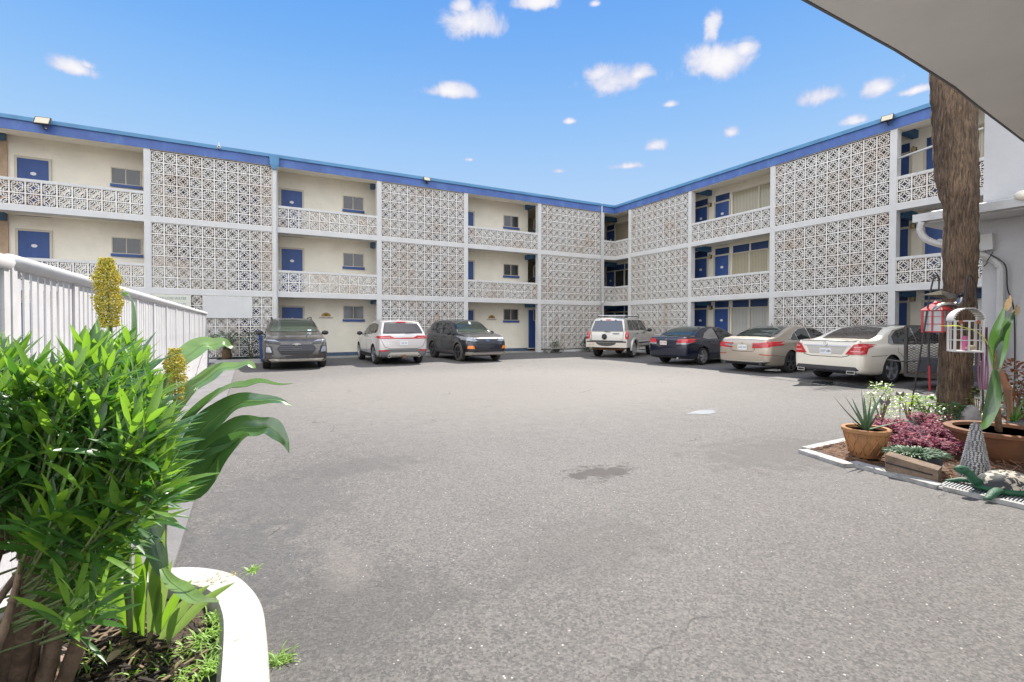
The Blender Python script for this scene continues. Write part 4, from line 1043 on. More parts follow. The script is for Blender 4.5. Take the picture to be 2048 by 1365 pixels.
# ---------- dark blue-black crossover seen from the front
def front_common(patch, L):
    pass
def d_esc(s, root, body, patch, strip, cast):
    L = s['L']
    patch('side_window', 'L', [(.55, 1.22), (.70, 1.47), (1.10, 1.53), (1.12, 1.13)], cglass, .010, mirror=True)
    patch('side_window', 'L', [(1.20, 1.12), (1.18, 1.535), (1.92, 1.545), (1.98, 1.09)], cglass, .010, mirror=True)
    patch('side_window', 'L', [(2.06, 1.085), (2.02, 1.54), (2.40, 1.48), (2.98, 1.14), (3.0, 1.07)], cglass, .010, mirror=True)
    patch('windshield', 'T', [(2.50, -.54), (2.46, 0), (2.50, .54), (3.24, .69), (3.33, 0), (3.24, -.69)], mat('windscreen_glass', (.05, .065, .05), .04, spec=1.0), .010, res=.08)
    patch('headlight', 'F', [(.42, .82), (.60, .955), (.88, 1.0), (.90, .86), (.62, .80)], clearl, .014, mirror=True, res=.03)
    patch('headlight_side', 'L', [(4.0, .90), (4.36, .83), (4.42, .92), (4.05, 1.0)], clearl, .012, mirror=True)
    patch('grille', 'F', [(-.46, .70), (.46, .70), (.52, .80), (.44, .89), (-.44, .89), (-.52, .80)], trim_m, .012, res=.05)
    for z_ in (.74, .79, .845): strip('F', [(-.45, z_), (.45, z_)], .016, gunm, 'grille_bar', off=.024)
    h_ = cast('F', 0, .85)[0]; mb = MB(); oval(mb, 0, 0, 0, .085, .04); o = mb.build('badge', mat('badge_blue', (.15, .25, .5), .2, .3), root); o.location = (h_.x + .03, 0, .845); o.rotation_euler[2] = R(90)
    patch('lower_grille', 'F', [(-.40, .36), (.40, .36), (.46, .50), (-.46, .50)], dark, .012, res=.05)
    patch('lower_bumper', 'F', [(-.86, .28), (.86, .28), (.86, .40), (.5, .36), (-.5, .36), (-.86, .40)], mat('dusty_bumper', (.25, .22, .19), .7), .016, res=.05)
    patch('turn_signal', 'F', [(.58, .52), (.84, .53), (.82, .64), (.64, .64)], orange, .018, mirror=True, res=.04)
    plate(root, (h_.x + .055, 0, .60), '', 'F', tint=mat('red_plate', (.62, .06, .08), .4), w=.36, h=.13)
    text('plate_lettering', 'EASY AUTO', .055, plate_w, root, (h_.x + .065, 0, .60), (R(90), 0, R(90)))
    patch('arch_trim', 'L', [(1.28, .30), (3.3, .30), (3.3, .44), (1.28, .44)], mat('dusty_cladding', (.10, .09, .085), .8), .012, mirror=True)
    for wx in s['axles']:
        for ax in 'LR':
            pts = [(wx + .44 * math.cos(R(a)), .36 + .44 * math.sin(R(a))) for a in range(0, 181, 15)]
            strip(ax, pts, .07, mat('dusty_cladding', (.10, .09, .085), .8), 'arch_lip', off=.012)
    strip('L', [(1.15, 1.5), (1.16, 1.1), (1.1, .8), (1.28, .5)], .012, seam, mirror=True); strip('L', [(2.0, 1.5), (2.02, .4)], .012, seam, mirror=True); strip('L', [(3.06, 1.0), (3.04, .4)], .012, seam, mirror=True)
    for x_ in (1.3, 2.2): patch('door_handle', 'L', [(x_, .94), (x_ + .18, .95), (x_ + .18, .975), (x_, .965)], trim_m, .025, mirror=True)
    o = MB().box(-.002, .002, -.05, .05, -.07, .07).build('parking_permit', plate_w, root); h2 = cast('T', 2.72, .05)[0]; o.location = (h2.x + .02, .05, h2.z + .03); o.rotation_euler[1] = R(-38)
    patch('tail_light', 'B', [(.55, 1.0), (.88, .98), (.88, 1.12), (.6, 1.12)], redl, .012, mirror=True)
ESC = dict(cat='suv', L=4.52, W=1.84, tyre=.355, axles=(.93, 3.63), gap=.05, tum=.34, rim=gunm, spokes=5, sw=.06, tyre_mat=mat('dusty_tyre', (.07, .062, .055), .9),
    paint=paint('black_dusty_paint', (.008, .011, .02), .2, .28, dirt=(.022, .02, .018)), mirror=(2.95, 1.12), mirror_mat=trim_m, detail=d_esc, pose=(-10.66, -.56, -87.5, .99), crown=.05,
    top=[(0, .95), (.03, 1.12), (.2, 1.35), (.35, 1.54), (.5, 1.60), (.9, 1.65), (1.5, 1.685), (2.1, 1.675), (2.55, 1.58), (3.0, 1.33), (3.36, 1.14), (3.8, 1.08), (4.2, 1.00), (4.38, .93), (4.45, .84), (4.52, .66)],
    belt=[(0, .9), (.1, 1.05), (.6, 1.12), (1.5, 1.08), (3.0, 1.04), (3.8, 1.0), (4.3, .90), (4.45, .78), (4.52, .62)],
    bot=[(0, .38), (.05, .30), (.4, .27), (.9, .24), (4.0, .22), (4.4, .24), (4.52, .30)],
    hw=[(0, .86), (.04, .91), (.12, .95), (.3, .98), (.9, 1.0), (3.7, 1.0), (4.1, .975), (4.3, .94), (4.42, .88), (4.52, .76)])
# ---------- dusty grey-brown suv seen head-on
def d_blz(s, root, body, patch, strip, cast):
    patch('side_window', 'L', [(.70, 1.25), (.9, 1.46), (1.30, 1.52), (1.34, 1.15)], cglass, .010, mirror=True)
    patch('side_window', 'L', [(1.42, 1.14), (1.38, 1.525), (2.15, 1.53), (2.20, 1.11)], cglass, .010, mirror=True)
    patch('side_window', 'L', [(2.28, 1.105), (2.24, 1.525), (2.65, 1.46), (3.16, 1.16), (3.2, 1.09)], cglass, .010, mirror=True)
    patch('windshield', 'T', [(2.64, -.58), (2.60, 0), (2.64, .58), (3.40, .74), (3.50, 0), (3.40, -.74)], mat('windscreen_glass', (.05, .065, .05), .04, spec=1.0), .010, res=.08)
    # thin upper lamps, big lower lamps, wide grille
    patch('headlight', 'F', [(.50, .885), (.92, .93), (.90, .965), (.62, .945)], clearl, .014, mirror=True, res=.03)
    patch('lamp_recess', 'F', [(.42, .80), (.90, .86), (.92, .925), (.50, .875)], trim_m, .010, mirror=True, res=.04)
    patch('lower_headlight_recess', 'F', [(.66, .50), (.90, .50), (.90, .74), (.70, .76)], trim_m, .010, mirror=True, res=.04)
    patch('headlight', 'F', [(.71, .56), (.86, .57), (.86, .72), (.75, .73)], clearl, .018, mirror=True, res=.04)
    patch('grille', 'F', [(-.44, .48), (.44, .48), (.58, .66), (.48, .80), (-.48, .80), (-.58, .66)], trim_m, .012, res=.05)
    strip('F', [(-.44, .48), (-.58, .66), (-.48, .80), (.48, .80), (.58, .66), (.44, .48)], .022, gunm, 'grille_surround', off=.022)
    for z_ in (.56, .62, .68, .74): strip('F', [(-.50, z_), (.50, z_)], .014, gunm, 'grille_bar', off=.022)
    h_ = cast('F', 0, .8)[0]
    mb = MB().box(-.01, .01, -.12, .12, -.018, .018).box(-.012, .012, -.05, .05, -.036, .036); o = mb.build('badge', chrome, root); o.location = (h_.x + .04, 0, .815)
    o = plate(root, (h_.x + .06, 0, .60), '', 'F', tint=mat('bare_plate_holder', (.16, .15, .145), .6), w=.30, h=.15)
    for sg in (1, -1): MB().tube([(.006, sg * .10, 0), (.012, sg * .10, 0)], .014, 8).build('plate_bolt', dark, o)
    patch('lower_bumper', 'F', [(-.70, .27), (.70, .27), (.80, .36), (.56, .36), (.50, .31), (-.50, .31), (-.56, .36), (-.80, .36)], mat('silver_skid', (.50, .46, .40), .4, .4), .02, res=.05)
    patch('lower_grille', 'F', [(-.32, .36), (.32, .36), (.32, .44), (-.32, .44)], trim_m, .012, res=.05)
    strip('T', [(3.7, -.45), (4.5, -.30)], .02, seam, 'hood_crease', off=.003); strip('T', [(3.7, .45), (4.5, .30)], .02, seam, 'hood_crease', off=.003)
    for sg in (1, -1): MB().tube([(.8, sg * .62, 1.62), (1.0, sg * .64, 1.69), (2.3, sg * .65, 1.70), (2.5, sg * .64, 1.63)], .018, 6).build('roof_rail', trim_m, root)
    strip('L', [(2.22, 1.5), (2.24, .4)], .012, seam, mirror=True)
    o = MB().box(-.002, .002, -.06, .06, -.025, .025).build('windshield_sticker', mat('pale_blue_sticker', (.5, .65, .7), .5), root); h2 = cast('T', 3.36, .50)[0]; o.location = (h2.x, .50, h2.z + .02); o.rotation_euler[1] = R(-50)
    patch('tail_light', 'B', [(.55, 1.0), (.88, .98), (.88, 1.08), (.6, 1.08)], redl, .012, mirror=True)
BLZ = dict(cat='suv', L=4.86, W=1.95, tyre=.37, axles=(1.0, 3.86), gap=.05, tum=.36, rim=gunm, spokes=6, sw=.06, tw=.24,
    paint=paint('dusty_bronze_paint', (.045, .040, .037), .5, .3, dirt=(.12, .105, .09)), mirror=(3.12, 1.15), mirror_mat=trim_m, detail=d_blz, pose=(-17.22, -.46, -90.8, 1.0), crown=.05,
    top=[(0, .95), (.03, 1.12), (.2, 1.32), (.4, 1.52), (.6, 1.60), (1.0, 1.65), (1.6, 1.68), (2.3, 1.665), (2.7, 1.58), (3.1, 1.37), (3.52, 1.17), (4.0, 1.10), (4.45, 1.02), (4.68, .93), (4.78, .82), (4.86, .62)],
    belt=[(0, .9), (.1, 1.05), (.6, 1.12), (1.5, 1.10), (3.2, 1.06), (4.0, 1.0), (4.5, .92), (4.75, .76), (4.86, .58)],
    bot=[(0, .38), (.05, .30), (.4, .27), (.9, .24), (4.2, .22), (4.7, .24), (4.86, .30)],
    hw=[(0, .86), (.04, .91), (.12, .95), (.3, .98), (.9, 1.0), (3.9, 1.0), (4.4, .975), (4.62, .94), (4.78, .88), (4.86, .78)])
CARS = [(WHITE, 'cream white sedan with large red tail lamps, nearest to the mesh trailer', 'parked_sedan'),
        (GOLD, 'champagne gold sedan between the dark sedan and the cream white sedan', 'parked_sedan'),
        (BLACK, 'midnight blue two-door style sedan beside the silver off-roader', 'parked_sedan'),
        (JEEP, 'silver boxy off-roader with roof rack and deep blue rear glass', 'parked_suv'),
        (CROSS, 'white crossover with full-width red tail lamp, backing out between two dark cars', 'parked_suv'),
        (ESC, 'dusty black crossover with red front plate and orange turn signals', 'parked_suv'),
        (BLZ, 'dusty bronze grey suv facing forward beside the blue bin', 'parked_suv')]
for s_, lab, nm_ in CARS: build_car(s_, lab, nm_)
# ------------------------------------------------------------------ left side: walkway, low wall, picket fence, planting bed
XF = -19.85
conc = mat('worn_concrete', (.17, .165, .165), .9, nscale=1.5, namt=.18, bump=.3, bscale=60)
add_streaks(conc, .4, (.14, .13, .13), (1.4, .5, 1), .5, .72)
MB().box(XF + .05, -19.0, -18.75, -1.0, -.1, .03).build('walkway', conc, kind='structure', label='narrow worn concrete strip between the white wall and the asphalt')
fencew = mat('fence_white_paint', (.54, .53, .53), .5, nscale=5, namt=.06)
add_streaks(fencew, .55, (.40, .34, .28), (6, 6, .8), .62, .8)
wall = MB(); wall.box(XF - .12, XF + .08, -22.5, -3.4, 0, .80)
wallm = mat('painted_block_wall', (.50, .49, .50), .8, nscale=2, namt=.06, bump=.2, bscale=40); add_block_joints(wallm, .4, .2, .6); add_streaks(wallm, .4)
wo = wall.build('low_wall', wallm, label='low white painted block wall with a stepped crack under the picket fence', cat='wall')
mb = MB(); px_ = [(XF + .082, -8.2, .12), (XF + .082, -7.9, .2), (XF + .082, -7.7, .2), (XF + .082, -7.4, .32), (XF + .082, -7.1, .34), (XF + .082, -6.8, .42), (XF + .082, -6.5, .50), (XF + .082, -6.2, .52), (XF + .082, -5.6, .66), (XF + .082, -5.2, .72)]
for a, b in zip(px_, px_[1:]): mb.bar(a, b, .022, .006, up=(1, 0, 0))
mb.build('crack', dark, wo)
mb = MB(); y = -22.4; rg = random.Random(3)
while y < -3.45:
    q_ = rg.uniform(-.002, .002); mb.box(XF - .005 + q_, XF + .005 + q_, y, y + .082, .80, 1.765); y += .127
fe = mb.build('picket_fence', fencew, label='long white picket fence with a rounded top rail along the pool side', cat='fence')
y = -20.7
while y < -3.4: MB().box(XF - .045, XF + .022, y, y + .09, .80, 1.77).build('fence_post', fencew, fe); y += 1.23
for y in (-18.31, -18.20): MB().box(XF - .03, XF + .03, y, y + .07, .8, 1.79).build('fence_post', fencew, fe)
MB().tube([(XF, -18.16, 1.79), (XF, -3.4, 1.79)], .058, 12, flat=.8).build('top_rail', fencew, fe, smooth=True)
MB().tube([(XF, -22.4, 1.775), (XF, -18.24, 1.775)], .058, 12, flat=.8).build('top_rail', fencew, fe, smooth=True)
MB().box(XF - .04, XF - .014, -22.4, -3.45, 1.19, 1.23).box(XF - .04, XF - .014, -22.4, -3.45, .88, .92).build('mid_rail', fencew, fe)

# planting bed with a round white kerb
kerbw = mat('kerb_white_paint', (.44, .43, .41), .7, nscale=6, namt=.05, bump=.5, bscale=30); add_streaks(kerbw, .6, (.30, .27, .24), (5, 5, 5), .58, .75)
outer = [(-19.80, -18.88), (-19.3, -18.86), (-18.98, -18.93), (-18.80, -19.03), (-18.66, -19.20), (-18.575, -19.45), (-18.55, -19.75), (-18.55, -20.4), (-18.57, -21.2), (-18.6, -22.3)]
inner = [(-19.80, -19.06), (-19.3, -19.04), (-19.05, -19.10), (-18.91, -19.19), (-18.80, -19.32), (-18.745, -19.52), (-18.725, -19.77), (-18.725, -20.4), (-18.74, -21.2), (-18.77, -22.3)]
def catm(pts, n=6):
    out_ = []; P_ = [pts[0]] + pts + [pts[-1]]
    for i in range(1, len(P_) - 2):
        for k in range(n):
            t = k / n; a, b, c, d = [np.array(P_[i + j]) for j in (-1, 0, 1, 2)]
            out_.append(tuple(.5 * (2 * b + (c - a) * t + (2 * a - 5 * b + 4 * c - d) * t * t + (3 * b - a - 3 * c + d) * t ** 3)))
    out_.append(tuple(pts[-1])); return out_
oo = catm(outer); ii = catm(inner)
vs = []; fs = []
for (a, b) in zip(oo, ii):
    d = (np.array(b) - np.array(a)) * .1
    vs += [(*a, -.02), (*a, .095), (a[0] + d[0], a[1] + d[1], .122), (b[0] - d[0], b[1] - d[1], .124), (*b, .095), (*b, 0)]
for i in range(len(oo) - 1):
    for j in range(5): fs.append((i * 6 + j, (i + 1) * 6 + j, (i + 1) * 6 + j + 1, i * 6 + j + 1))
MB().add(vs, fs).build('kerb', kerbw, smooth=True, angle=50, label='rounded white painted kerb around the leafy bed at the left', cat='kerb')
mulchm = mat('mulch_soil', (.035, .026, .02), .95, nscale=30, col2=(.11, .075, .05), bump=1, bscale=60)
vs = []; fs = []; nx, ny = 40, 90
rg = random.Random(5)
for j in range(ny + 1):
    for i in range(nx + 1):
        vs.append((-19.80 + 1.02 * i / nx, -22.3 + 3.25 * j / ny, .05 + .03 * math.sin(i * .7 + j * .4) * math.sin(j * .33) + rg.uniform(0, .018)))
for j in range(ny):
    for i in range(nx):
        q = (j * (nx + 1) + i, j * (nx + 1) + i + 1, (j + 1) * (nx + 1) + i + 1, (j + 1) * (nx + 1) + i)
        if vs[q[2]][1] > -19.1 - .0 and vs[q[2]][0] > -19.35: continue
        fs.append(q)
MB().add(vs, fs).build('planting_soil', mulchm, smooth=True, kind='structure', label='dark mulch in the left planting bed')
chips = []
mb = MB(); mb2 = MB()
for k in range(2600):
    x = rg.uniform(-19.5, -18.80); y = rg.uniform(-21.6, -19.2)
    if y > -19.6 and x > -18.95 - (y + 19.6) * -.0 - (.35 * (y + 19.6)): continue
    a = rg.uniform(0, PI); l = rg.uniform(.012, .05); z = .085 + rg.uniform(-.01, .02); tl = rg.uniform(-.3, .3)
    m_ = mb if rg.random() < .7 else mb2
    m_.obox((x, y, z), (math.cos(a) * l, math.sin(a) * l, tl * l), (-math.sin(a) * rg.uniform(.002, .007), math.cos(a) * .005, 0), (0, 0, .0025))
c1 = mb.build('mulch_chips', mat('mulch_dark', (.03, .022, .018), .9), kind='stuff', label='shredded dark mulch under the oleander')
mb2.build('mulch_straw', mat('mulch_straw', (.22, .16, .10), .9), kind='stuff', label='dry straw bits scattered on the mulch')

# ------------------------------------------------------------------ right side: office wing, eave, canopy
XO = -8.0; YO = -18.67
officem = mat('office_white_stucco', (.52, .515, .52), .75, nscale=1.2, namt=.05, bump=.25, bscale=50); add_streaks(officem, .25, (.45, .42, .38), (2, 2, .3), .56, .74)
off = thing('office_building', 'white stucco office wing behind the tree with a low metal eave and tall blank wall', 'building', (XO, YO, 0))
MB().box(0, 12, -7, 0, 0, 8.4).build('wall', officem, off)
em = mat('eave_white_metal', (.55, .55, .55), .4, nscale=3, namt=.06); add_streaks(em, .5, (.35, .3, .25), (4, 4, 4), .55, .75)
mb = MB()
mb.add([(-.60, -7, 3.14), (-.60, .66, 3.14), (-.60, .66, 3.26), (-.60, -7, 3.26), (-.02, -7, 3.14), (-.02, .66, 3.14), (-.02, .66, 3.44), (-.02, -7, 3.44)],
       [(0, 3, 2, 1), (3, 7, 6, 2), (0, 1, 5, 4), (1, 2, 6, 5), (0, 4, 7, 3)])
mb.box(0.0, 3, .01, .66, 3.14, 3.40)
mb.build('eave', em, off)
MB().box(-.70, -.602, -7, .68, 3.17, 3.30).build('gutter', em, off)
# corrugated downspout: from the gutter end back under the eave, then down the wall
mb = MB(); dsm = mat('downspout_white', (.55, .54, .53), .45, nscale=4, namt=.06)
pts = catm([(-.66, .56, 3.16), (-.66, .58, 3.02), (-.62, .50, 2.86), (-.50, .30, 2.74), (-.20, .02, 2.60), (-.11, -.12, 2.52), (-.10, -.24, 2.38), (-.10, -.26, 2.2), (-.10, -.26, 1.2), (-.10, -.26, .05)], 5)
mb.tube(pts, .062, 8, flat=.85); 
for k in range(2, 34, 1):
    if k % 1 == 0 and (k < 12 or 22 < k < 34): mb.tube([pts[k], tuple(np.array(pts[k]) * .93 + np.array(pts[k + 1]) * .07)], .068, 8, flat=.85)
mb.build('downspout', dsm, off, angle=40)
MB().box(-.12, -.002, .06, .30, 2.50, 2.92).build('junction_box', mat('box_pale_grey', (.50, .50, .47), .6), off)
o = MB().box(-.10, -.002, -.09, .09, -.13, .13).build('utility_box', white, off); o.location = (0, -.06, 2.78); o.rotation_euler[0] = R(-3)
MB().tube(catm([(-.06, -.05, 2.62), (-.14, -.16, 2.55), (-.17, -.26, 2.47), (-.18, -.34, 2.34), (-.17, -.36, 2.0), (-.03, -.40, 1.6), (-.03, -.42, .3)], 5), .009, 6).build('cable', blackm, off)
MB().bar((-.19, -.19, 2.60), (-.19, -.11, 2.44), .012).bar((-.19, -.13, 2.44), (-.19, -.08, 2.38), .012).build('cable_strap', blackm, off)
MB().tube([(-.62, -.55, 3.36), (-.68, -.62, 3.33), (-.72, -.78, 3.30)], [.02, .07, .09], 10).build('lamp_hood', cream, off, smooth=True)

cm_ = mat('canopy_soffit_stucco', (.82, .80, .76), .85, nscale=.6, namt=.06, bump=.15, bscale=120)
can = thing('entrance_canopy', 'smooth grey stucco canopy over the drive at the top right', 'canopy', (-14, -21, 3.2))
yo = -21; xo = -14
edge = [(-17.4, -20.50), (-15.91, -20.48), (-14.93, -20.47), (-14.44, -20.45), (-13.98, -20.43), (-13.43, -20.38), (-12.06, -20.27), (-10.5, -20.2), (-8.72, -20.15)]
vs = [(a - xo, b - yo, 0) for a, b in edge] + [(-8.72 - xo, -27 - yo, 0), (-17.4 - xo, -27 - yo, 0)]; n = len(vs)
vs2 = [(a, b, .30) for a, b, c in vs]
MB().add(vs + vs2, [tuple(range(n)), tuple(range(n, 2 * n))[::-1]] + [(k, n + k, n + (k + 1) % n, (k + 1) % n) for k in range(n)]).build('canopy_slab', cm_, can)
mb = MB()
for a, b in zip(edge, edge[1:]): mb.bar((a[0] - xo, a[1] - yo + .010, .02), (b[0] - xo, b[1] - yo + .010, .02), .014, .045)
mb.build('drip_edge', mat('dark_edge_metal', (.12, .12, .12), .5), can)
for cx_, cy_ in ((-9.4, -25.5), (-16.9, -26.2)):
    MB().box(cx_ - xo - .15, cx_ - xo + .15, cy_ - yo - .15, cy_ - yo + .15, -3.2, -.001).build('column', white, can)

# ------------------------------------------------------------------ palm trunk
TP = Vector((-9.3, -18.80, 0))
palm = thing('palm_tree', 'thick brown palm trunk with furrowed bark rising past the grey canopy edge', 'tree', TP)
prof = [(0, .235, 0, 0), (.15, .225, 0, 0), (.6, .21, 0, .0), (1.2, .20, 0, 0), (1.67, .195, 0, -.03), (2.2, .20, 0, -.04), (2.6, .215, 0, -.04), (2.95, .20, 0, -.04), (3.12, .205, 0, -.04), (3.4, .235, 0, -.01), (3.7, .262, 0, .02), (4.1, .27, 0, .04), (4.6, .272, 0, .06), (5.3, .27, 0, .10), (6.2, .26, 0, .12), (7.4, .25, .1, .12), (10.2, .24, .1, .12)]
zz = np.linspace(0, 10.2, 240); nr = 72; rg = np.random.RandomState(4)
rr = mono([p[0] for p in prof], [p[1] * .94 for p in prof], zz); oy = mono([p[0] for p in prof], [p[3] for p in prof], zz); ox = mono([p[0] for p in prof], [p[2] for p in prof], zz)
fl = rg.uniform(0, 6.28, 40)
vs = []
for i, z in enumerate(zz):
    for k in range(nr):
        a = 2 * PI * k / nr
        g_ = 0
        for q in range(10): g_ += math.sin(a * (11 + q * 2.3 // 1) + fl[q] + z * (1.1 + .45 * q) * math.sin(q * 1.7)) * .1
        ridge = -abs(g_) * .028 + rg.uniform(-.004, .004) + .006 * math.sin(z * 21 + math.sin(a * 3) * 1.5)
        r_ = rr[i] + ridge + .008
        vs.append((ox[i] + r_ * math.cos(a), oy[i] + r_ * math.sin(a), z))
fs = [(i * nr + k, i * nr + (k + 1) % nr, (i + 1) * nr + (k + 1) % nr, (i + 1) * nr + k) for i in range(len(zz) - 1) for k in range(nr)]
def bark_mat():
    m = mat('palm_bark', (.12, .085, .06), .95)
    t = m.node_tree; b = t.nodes['Principled BSDF']; nn = t.nodes.new; lk = t.links.new
    tcn = nn('ShaderNodeTexCoord'); mp = nn('ShaderNodeMapping'); mp.inputs['Scale'].default_value = (42, 42, 5.0)
    lk(tcn.outputs['Object'], mp.inputs[0])
    n1 = nn('ShaderNodeTexNoise'); n1.inputs['Scale'].default_value = 1.0; n1.inputs['Detail'].default_value = 6; n1.inputs['Roughness'].default_value = .7; n1.inputs['Distortion'].default_value = .6; lk(mp.outputs[0], n1.inputs['Vector'])
    cr_ = nn('ShaderNodeValToRGB'); cr_.color_ramp.elements[0].position = .36; cr_.color_ramp.elements[0].color = (.04, .026, .018, 1)
    cr_.color_ramp.elements[1].position = .66; cr_.color_ramp.elements[1].color = (.23, .155, .10, 1); e = cr_.color_ramp.elements.new(.48); e.color = (.105, .068, .043, 1)
    lk(n1.outputs['Fac'], cr_.inputs[0])
    n2 = nn('ShaderNodeTexNoise'); n2.inputs['Scale'].default_value = 2.2; n2.inputs['Detail'].default_value = 5; lk(tcn.outputs['Object'], n2.inputs['Vector'])
    mr_ = nn('ShaderNodeMapRange'); mr_.inputs['From Min'].default_value = .35; mr_.inputs['From Max'].default_value = .65; mr_.inputs['To Min'].default_value = .65; mr_.inputs['To Max'].default_value = 1.25; lk(n2.outputs['Fac'], mr_.inputs['Value'])
    sc_ = nn('ShaderNodeVectorMath'); sc_.operation = 'SCALE'; lk(cr_.outputs[0], sc_.inputs[0]); lk(mr_.outputs[0], sc_.inputs['Scale']); lk(sc_.outputs[0], b.inputs['Base Color'])
    bp = nn('ShaderNodeBump'); bp.inputs['Strength'].default_value = 1; bp.inputs['Distance'].default_value = .03; lk(n1.outputs['Fac'], bp.inputs['Height']); lk(bp.outputs[0], b.inputs['Normal'])
    return m
MB().add(vs, fs).build('trunk', bark_mat(), palm, smooth=True)
# ------------------------------------------------------------------ leaf materials
def leafmat(name, col, tr, rough=.4, nscale=3, spec=.5):
    return mat(name, col, rough, nscale=nscale, namt=.28, trans=tr, spec=spec)
L_ole = leafmat('oleander_leaf', (.028, .075, .018), (.035, .10, .008), .33)
L_ole2 = leafmat('oleander_young_leaf', (.075, .155, .02), (.12, .22, .015), .35)
L_dark = leafmat('dark_leaf', (.02, .06, .018), (.02, .05, .01), .4)
L_corn = leafmat('corn_leaf', (.042, .090, .032), (.045, .10, .02), .20, 6, .9)
L_cornp = leafmat('corn_leaf_pale', (.10, .17, .05), (.12, .18, .04), .3, 6)
L_yel = leafmat('yellow_leaf', (.35, .36, .04), (.30, .32, .03), .4)
L_lime = leafmat('lime_leaf', (.12, .20, .03), (.18, .26, .02), .4)
L_pur = leafmat('purple_leaf', (.10, .02, .055), (.10, .015, .04), .65, spec=.25)
L_pink = leafmat('pink_leaf', (.28, .07, .09), (.18, .04, .05), .65, spec=.25)
L_aloe = leafmat('aloe_leaf', (.09, .16, .08), (.01, .02, .01), .4, 8)
L_grass = leafmat('weed_grass', (.14, .24, .03), (.16, .26, .02), .5)
L_straw = leafmat('dry_leaf', (.42, .32, .20), (.15, .1, .05), .7)
L_crot = leafmat('croton_leaf', (.15, .045, .015), (.14, .05, .01), .3, 10)
stemm = mat('woody_stem', (.20, .14, .095), .9, nscale=14, namt=.3, bump=.6, bscale=40)
gstem = mat('green_stem', (.12, .17, .06), .5, nscale=9, namt=.25)
# palm crown far above the frame
fr = MB(); rg = random.Random(9)
for k in range(26):
    a = 2 * PI * k / 26 + rg.uniform(-.1, .1); el = rg.uniform(0, 1.2); L_ = rg.uniform(1.4, 1.9)
    base = Vector((.1, .12, 10.2)); pts = []
    for q in range(6):
        t = q / 5; pts.append(base + Vector((math.cos(a) * L_ * t * math.cos(el), math.sin(a) * L_ * t * math.cos(el), L_ * t * math.sin(el) - .7 * t * t)))
    fr.ribbon(pts, [.03, .03, .03, .03, .02, .01], (0, 0, 1))
    for q in range(2, 6):
        for s_ in (-1, 1):
            for w_ in range(3):
                p = pts[q - 1].lerp(pts[q], w_ / 3); t_ = (pts[q] - pts[q - 1]).normalized(); sd_ = t_.cross(Vector((0, 0, 1))).normalized() * s_
                fr.ribbon([p, p + (sd_ + t_ * .8) * .3 - Vector((0, 0, .05)), p + (sd_ + t_ * .8) * .55 - Vector((0, 0, .2))], [.04, .035, .004], (0, 0, 1), n_across=1)
fr.build('crown', L_dark, palm)
# ------------------------------------------------------------------ plants, left bed
def blade(mb, p, d, L_, w, up=(0, 0, 1), droop=.2, fold=.25, segs=4, shape=(.25, .85, 1.0, .7, .03)):
    p = Vector(p); d = Vector(d).normalized(); pts = []; ws = []
    n = len(shape) - 1
    for i in range(n + 1):
        t = i / n
        pts.append(p + d * L_ * t + Vector((0, 0, -droop * L_ * t * t))); ws.append(w * shape[i])
    nn = Vector(up)
    if abs(nn.dot(d)) > .95: nn = Vector((.6, .5, .2))
    mb.ribbon(pts, ws, nn, fold, 1)
def inpoly(x, y, poly):
    c = False; j = len(poly) - 1
    for i in range(len(poly)):
        if (poly[i][1] > y) != (poly[j][1] > y) and x < (poly[j][0] - poly[i][0]) * (y - poly[i][1]) / (poly[j][1] - poly[i][1]) + poly[i][0]: c = not c
        j = i
    return c
MI = M3.inverted()
def topx(p):
    q = MI @ (Vector(p) - CAM); return 1024 + FPX * q.x / -q.z, CYP - FPX * q.y / -q.z, -q.z
rg = random.Random(21)
ole = thing('oleander_bush', 'big glossy oleander bush with long pointed leaves at the left edge', 'bush', (-19.35, -20.5, .08))
OL = Vector(ole.location)
PO = [(-160, 710), (0, 710), (60, 760), (110, 765), (165, 712), (205, 690), (250, 680), (285, 715), (300, 745), (300, 800), (330, 840), (330, 880), (300, 930), (340, 975), (350, 1005), (270, 1020), (265, 1050), (200, 1110), (215, 1180), (170, 1260), (150, 1200), (130, 1120), (60, 1050), (0, 1010), (-160, 1010)]
stems = []; tips = []
k = 0
while len(tips) < 1000 and k < 160000:
    k += 1
    x = rg.uniform(-140, 425); y = rg.uniform(660, 1290); d = rg.uniform(1.05, 2.35)
    if not inpoly(x, y, PO): continue
    p = at(x, y, d)
    if p.z < .16 or p.z > 1.42 or p.y > -19.05 or p.x < -20.6: continue
    c = Vector((-19.45, -20.25, .74)); q = p - c
    r_ = math.sqrt((q.x / 1.0) ** 2 + (q.y / 1.1) ** 2 + (q.z / .72) ** 2)
    if r_ > 1.05 or r_ < .34: continue
    tips.append((p, q.normalized()))
roots = [(-19.55, -20.75), (-19.35, -20.95), (-19.75, -20.65), (-19.5, -20.5), (-19.2, -20.85), (-19.65, -20.9)]
tw = MB(); sb = MB(); lf = [MB(), MB(), MB()]
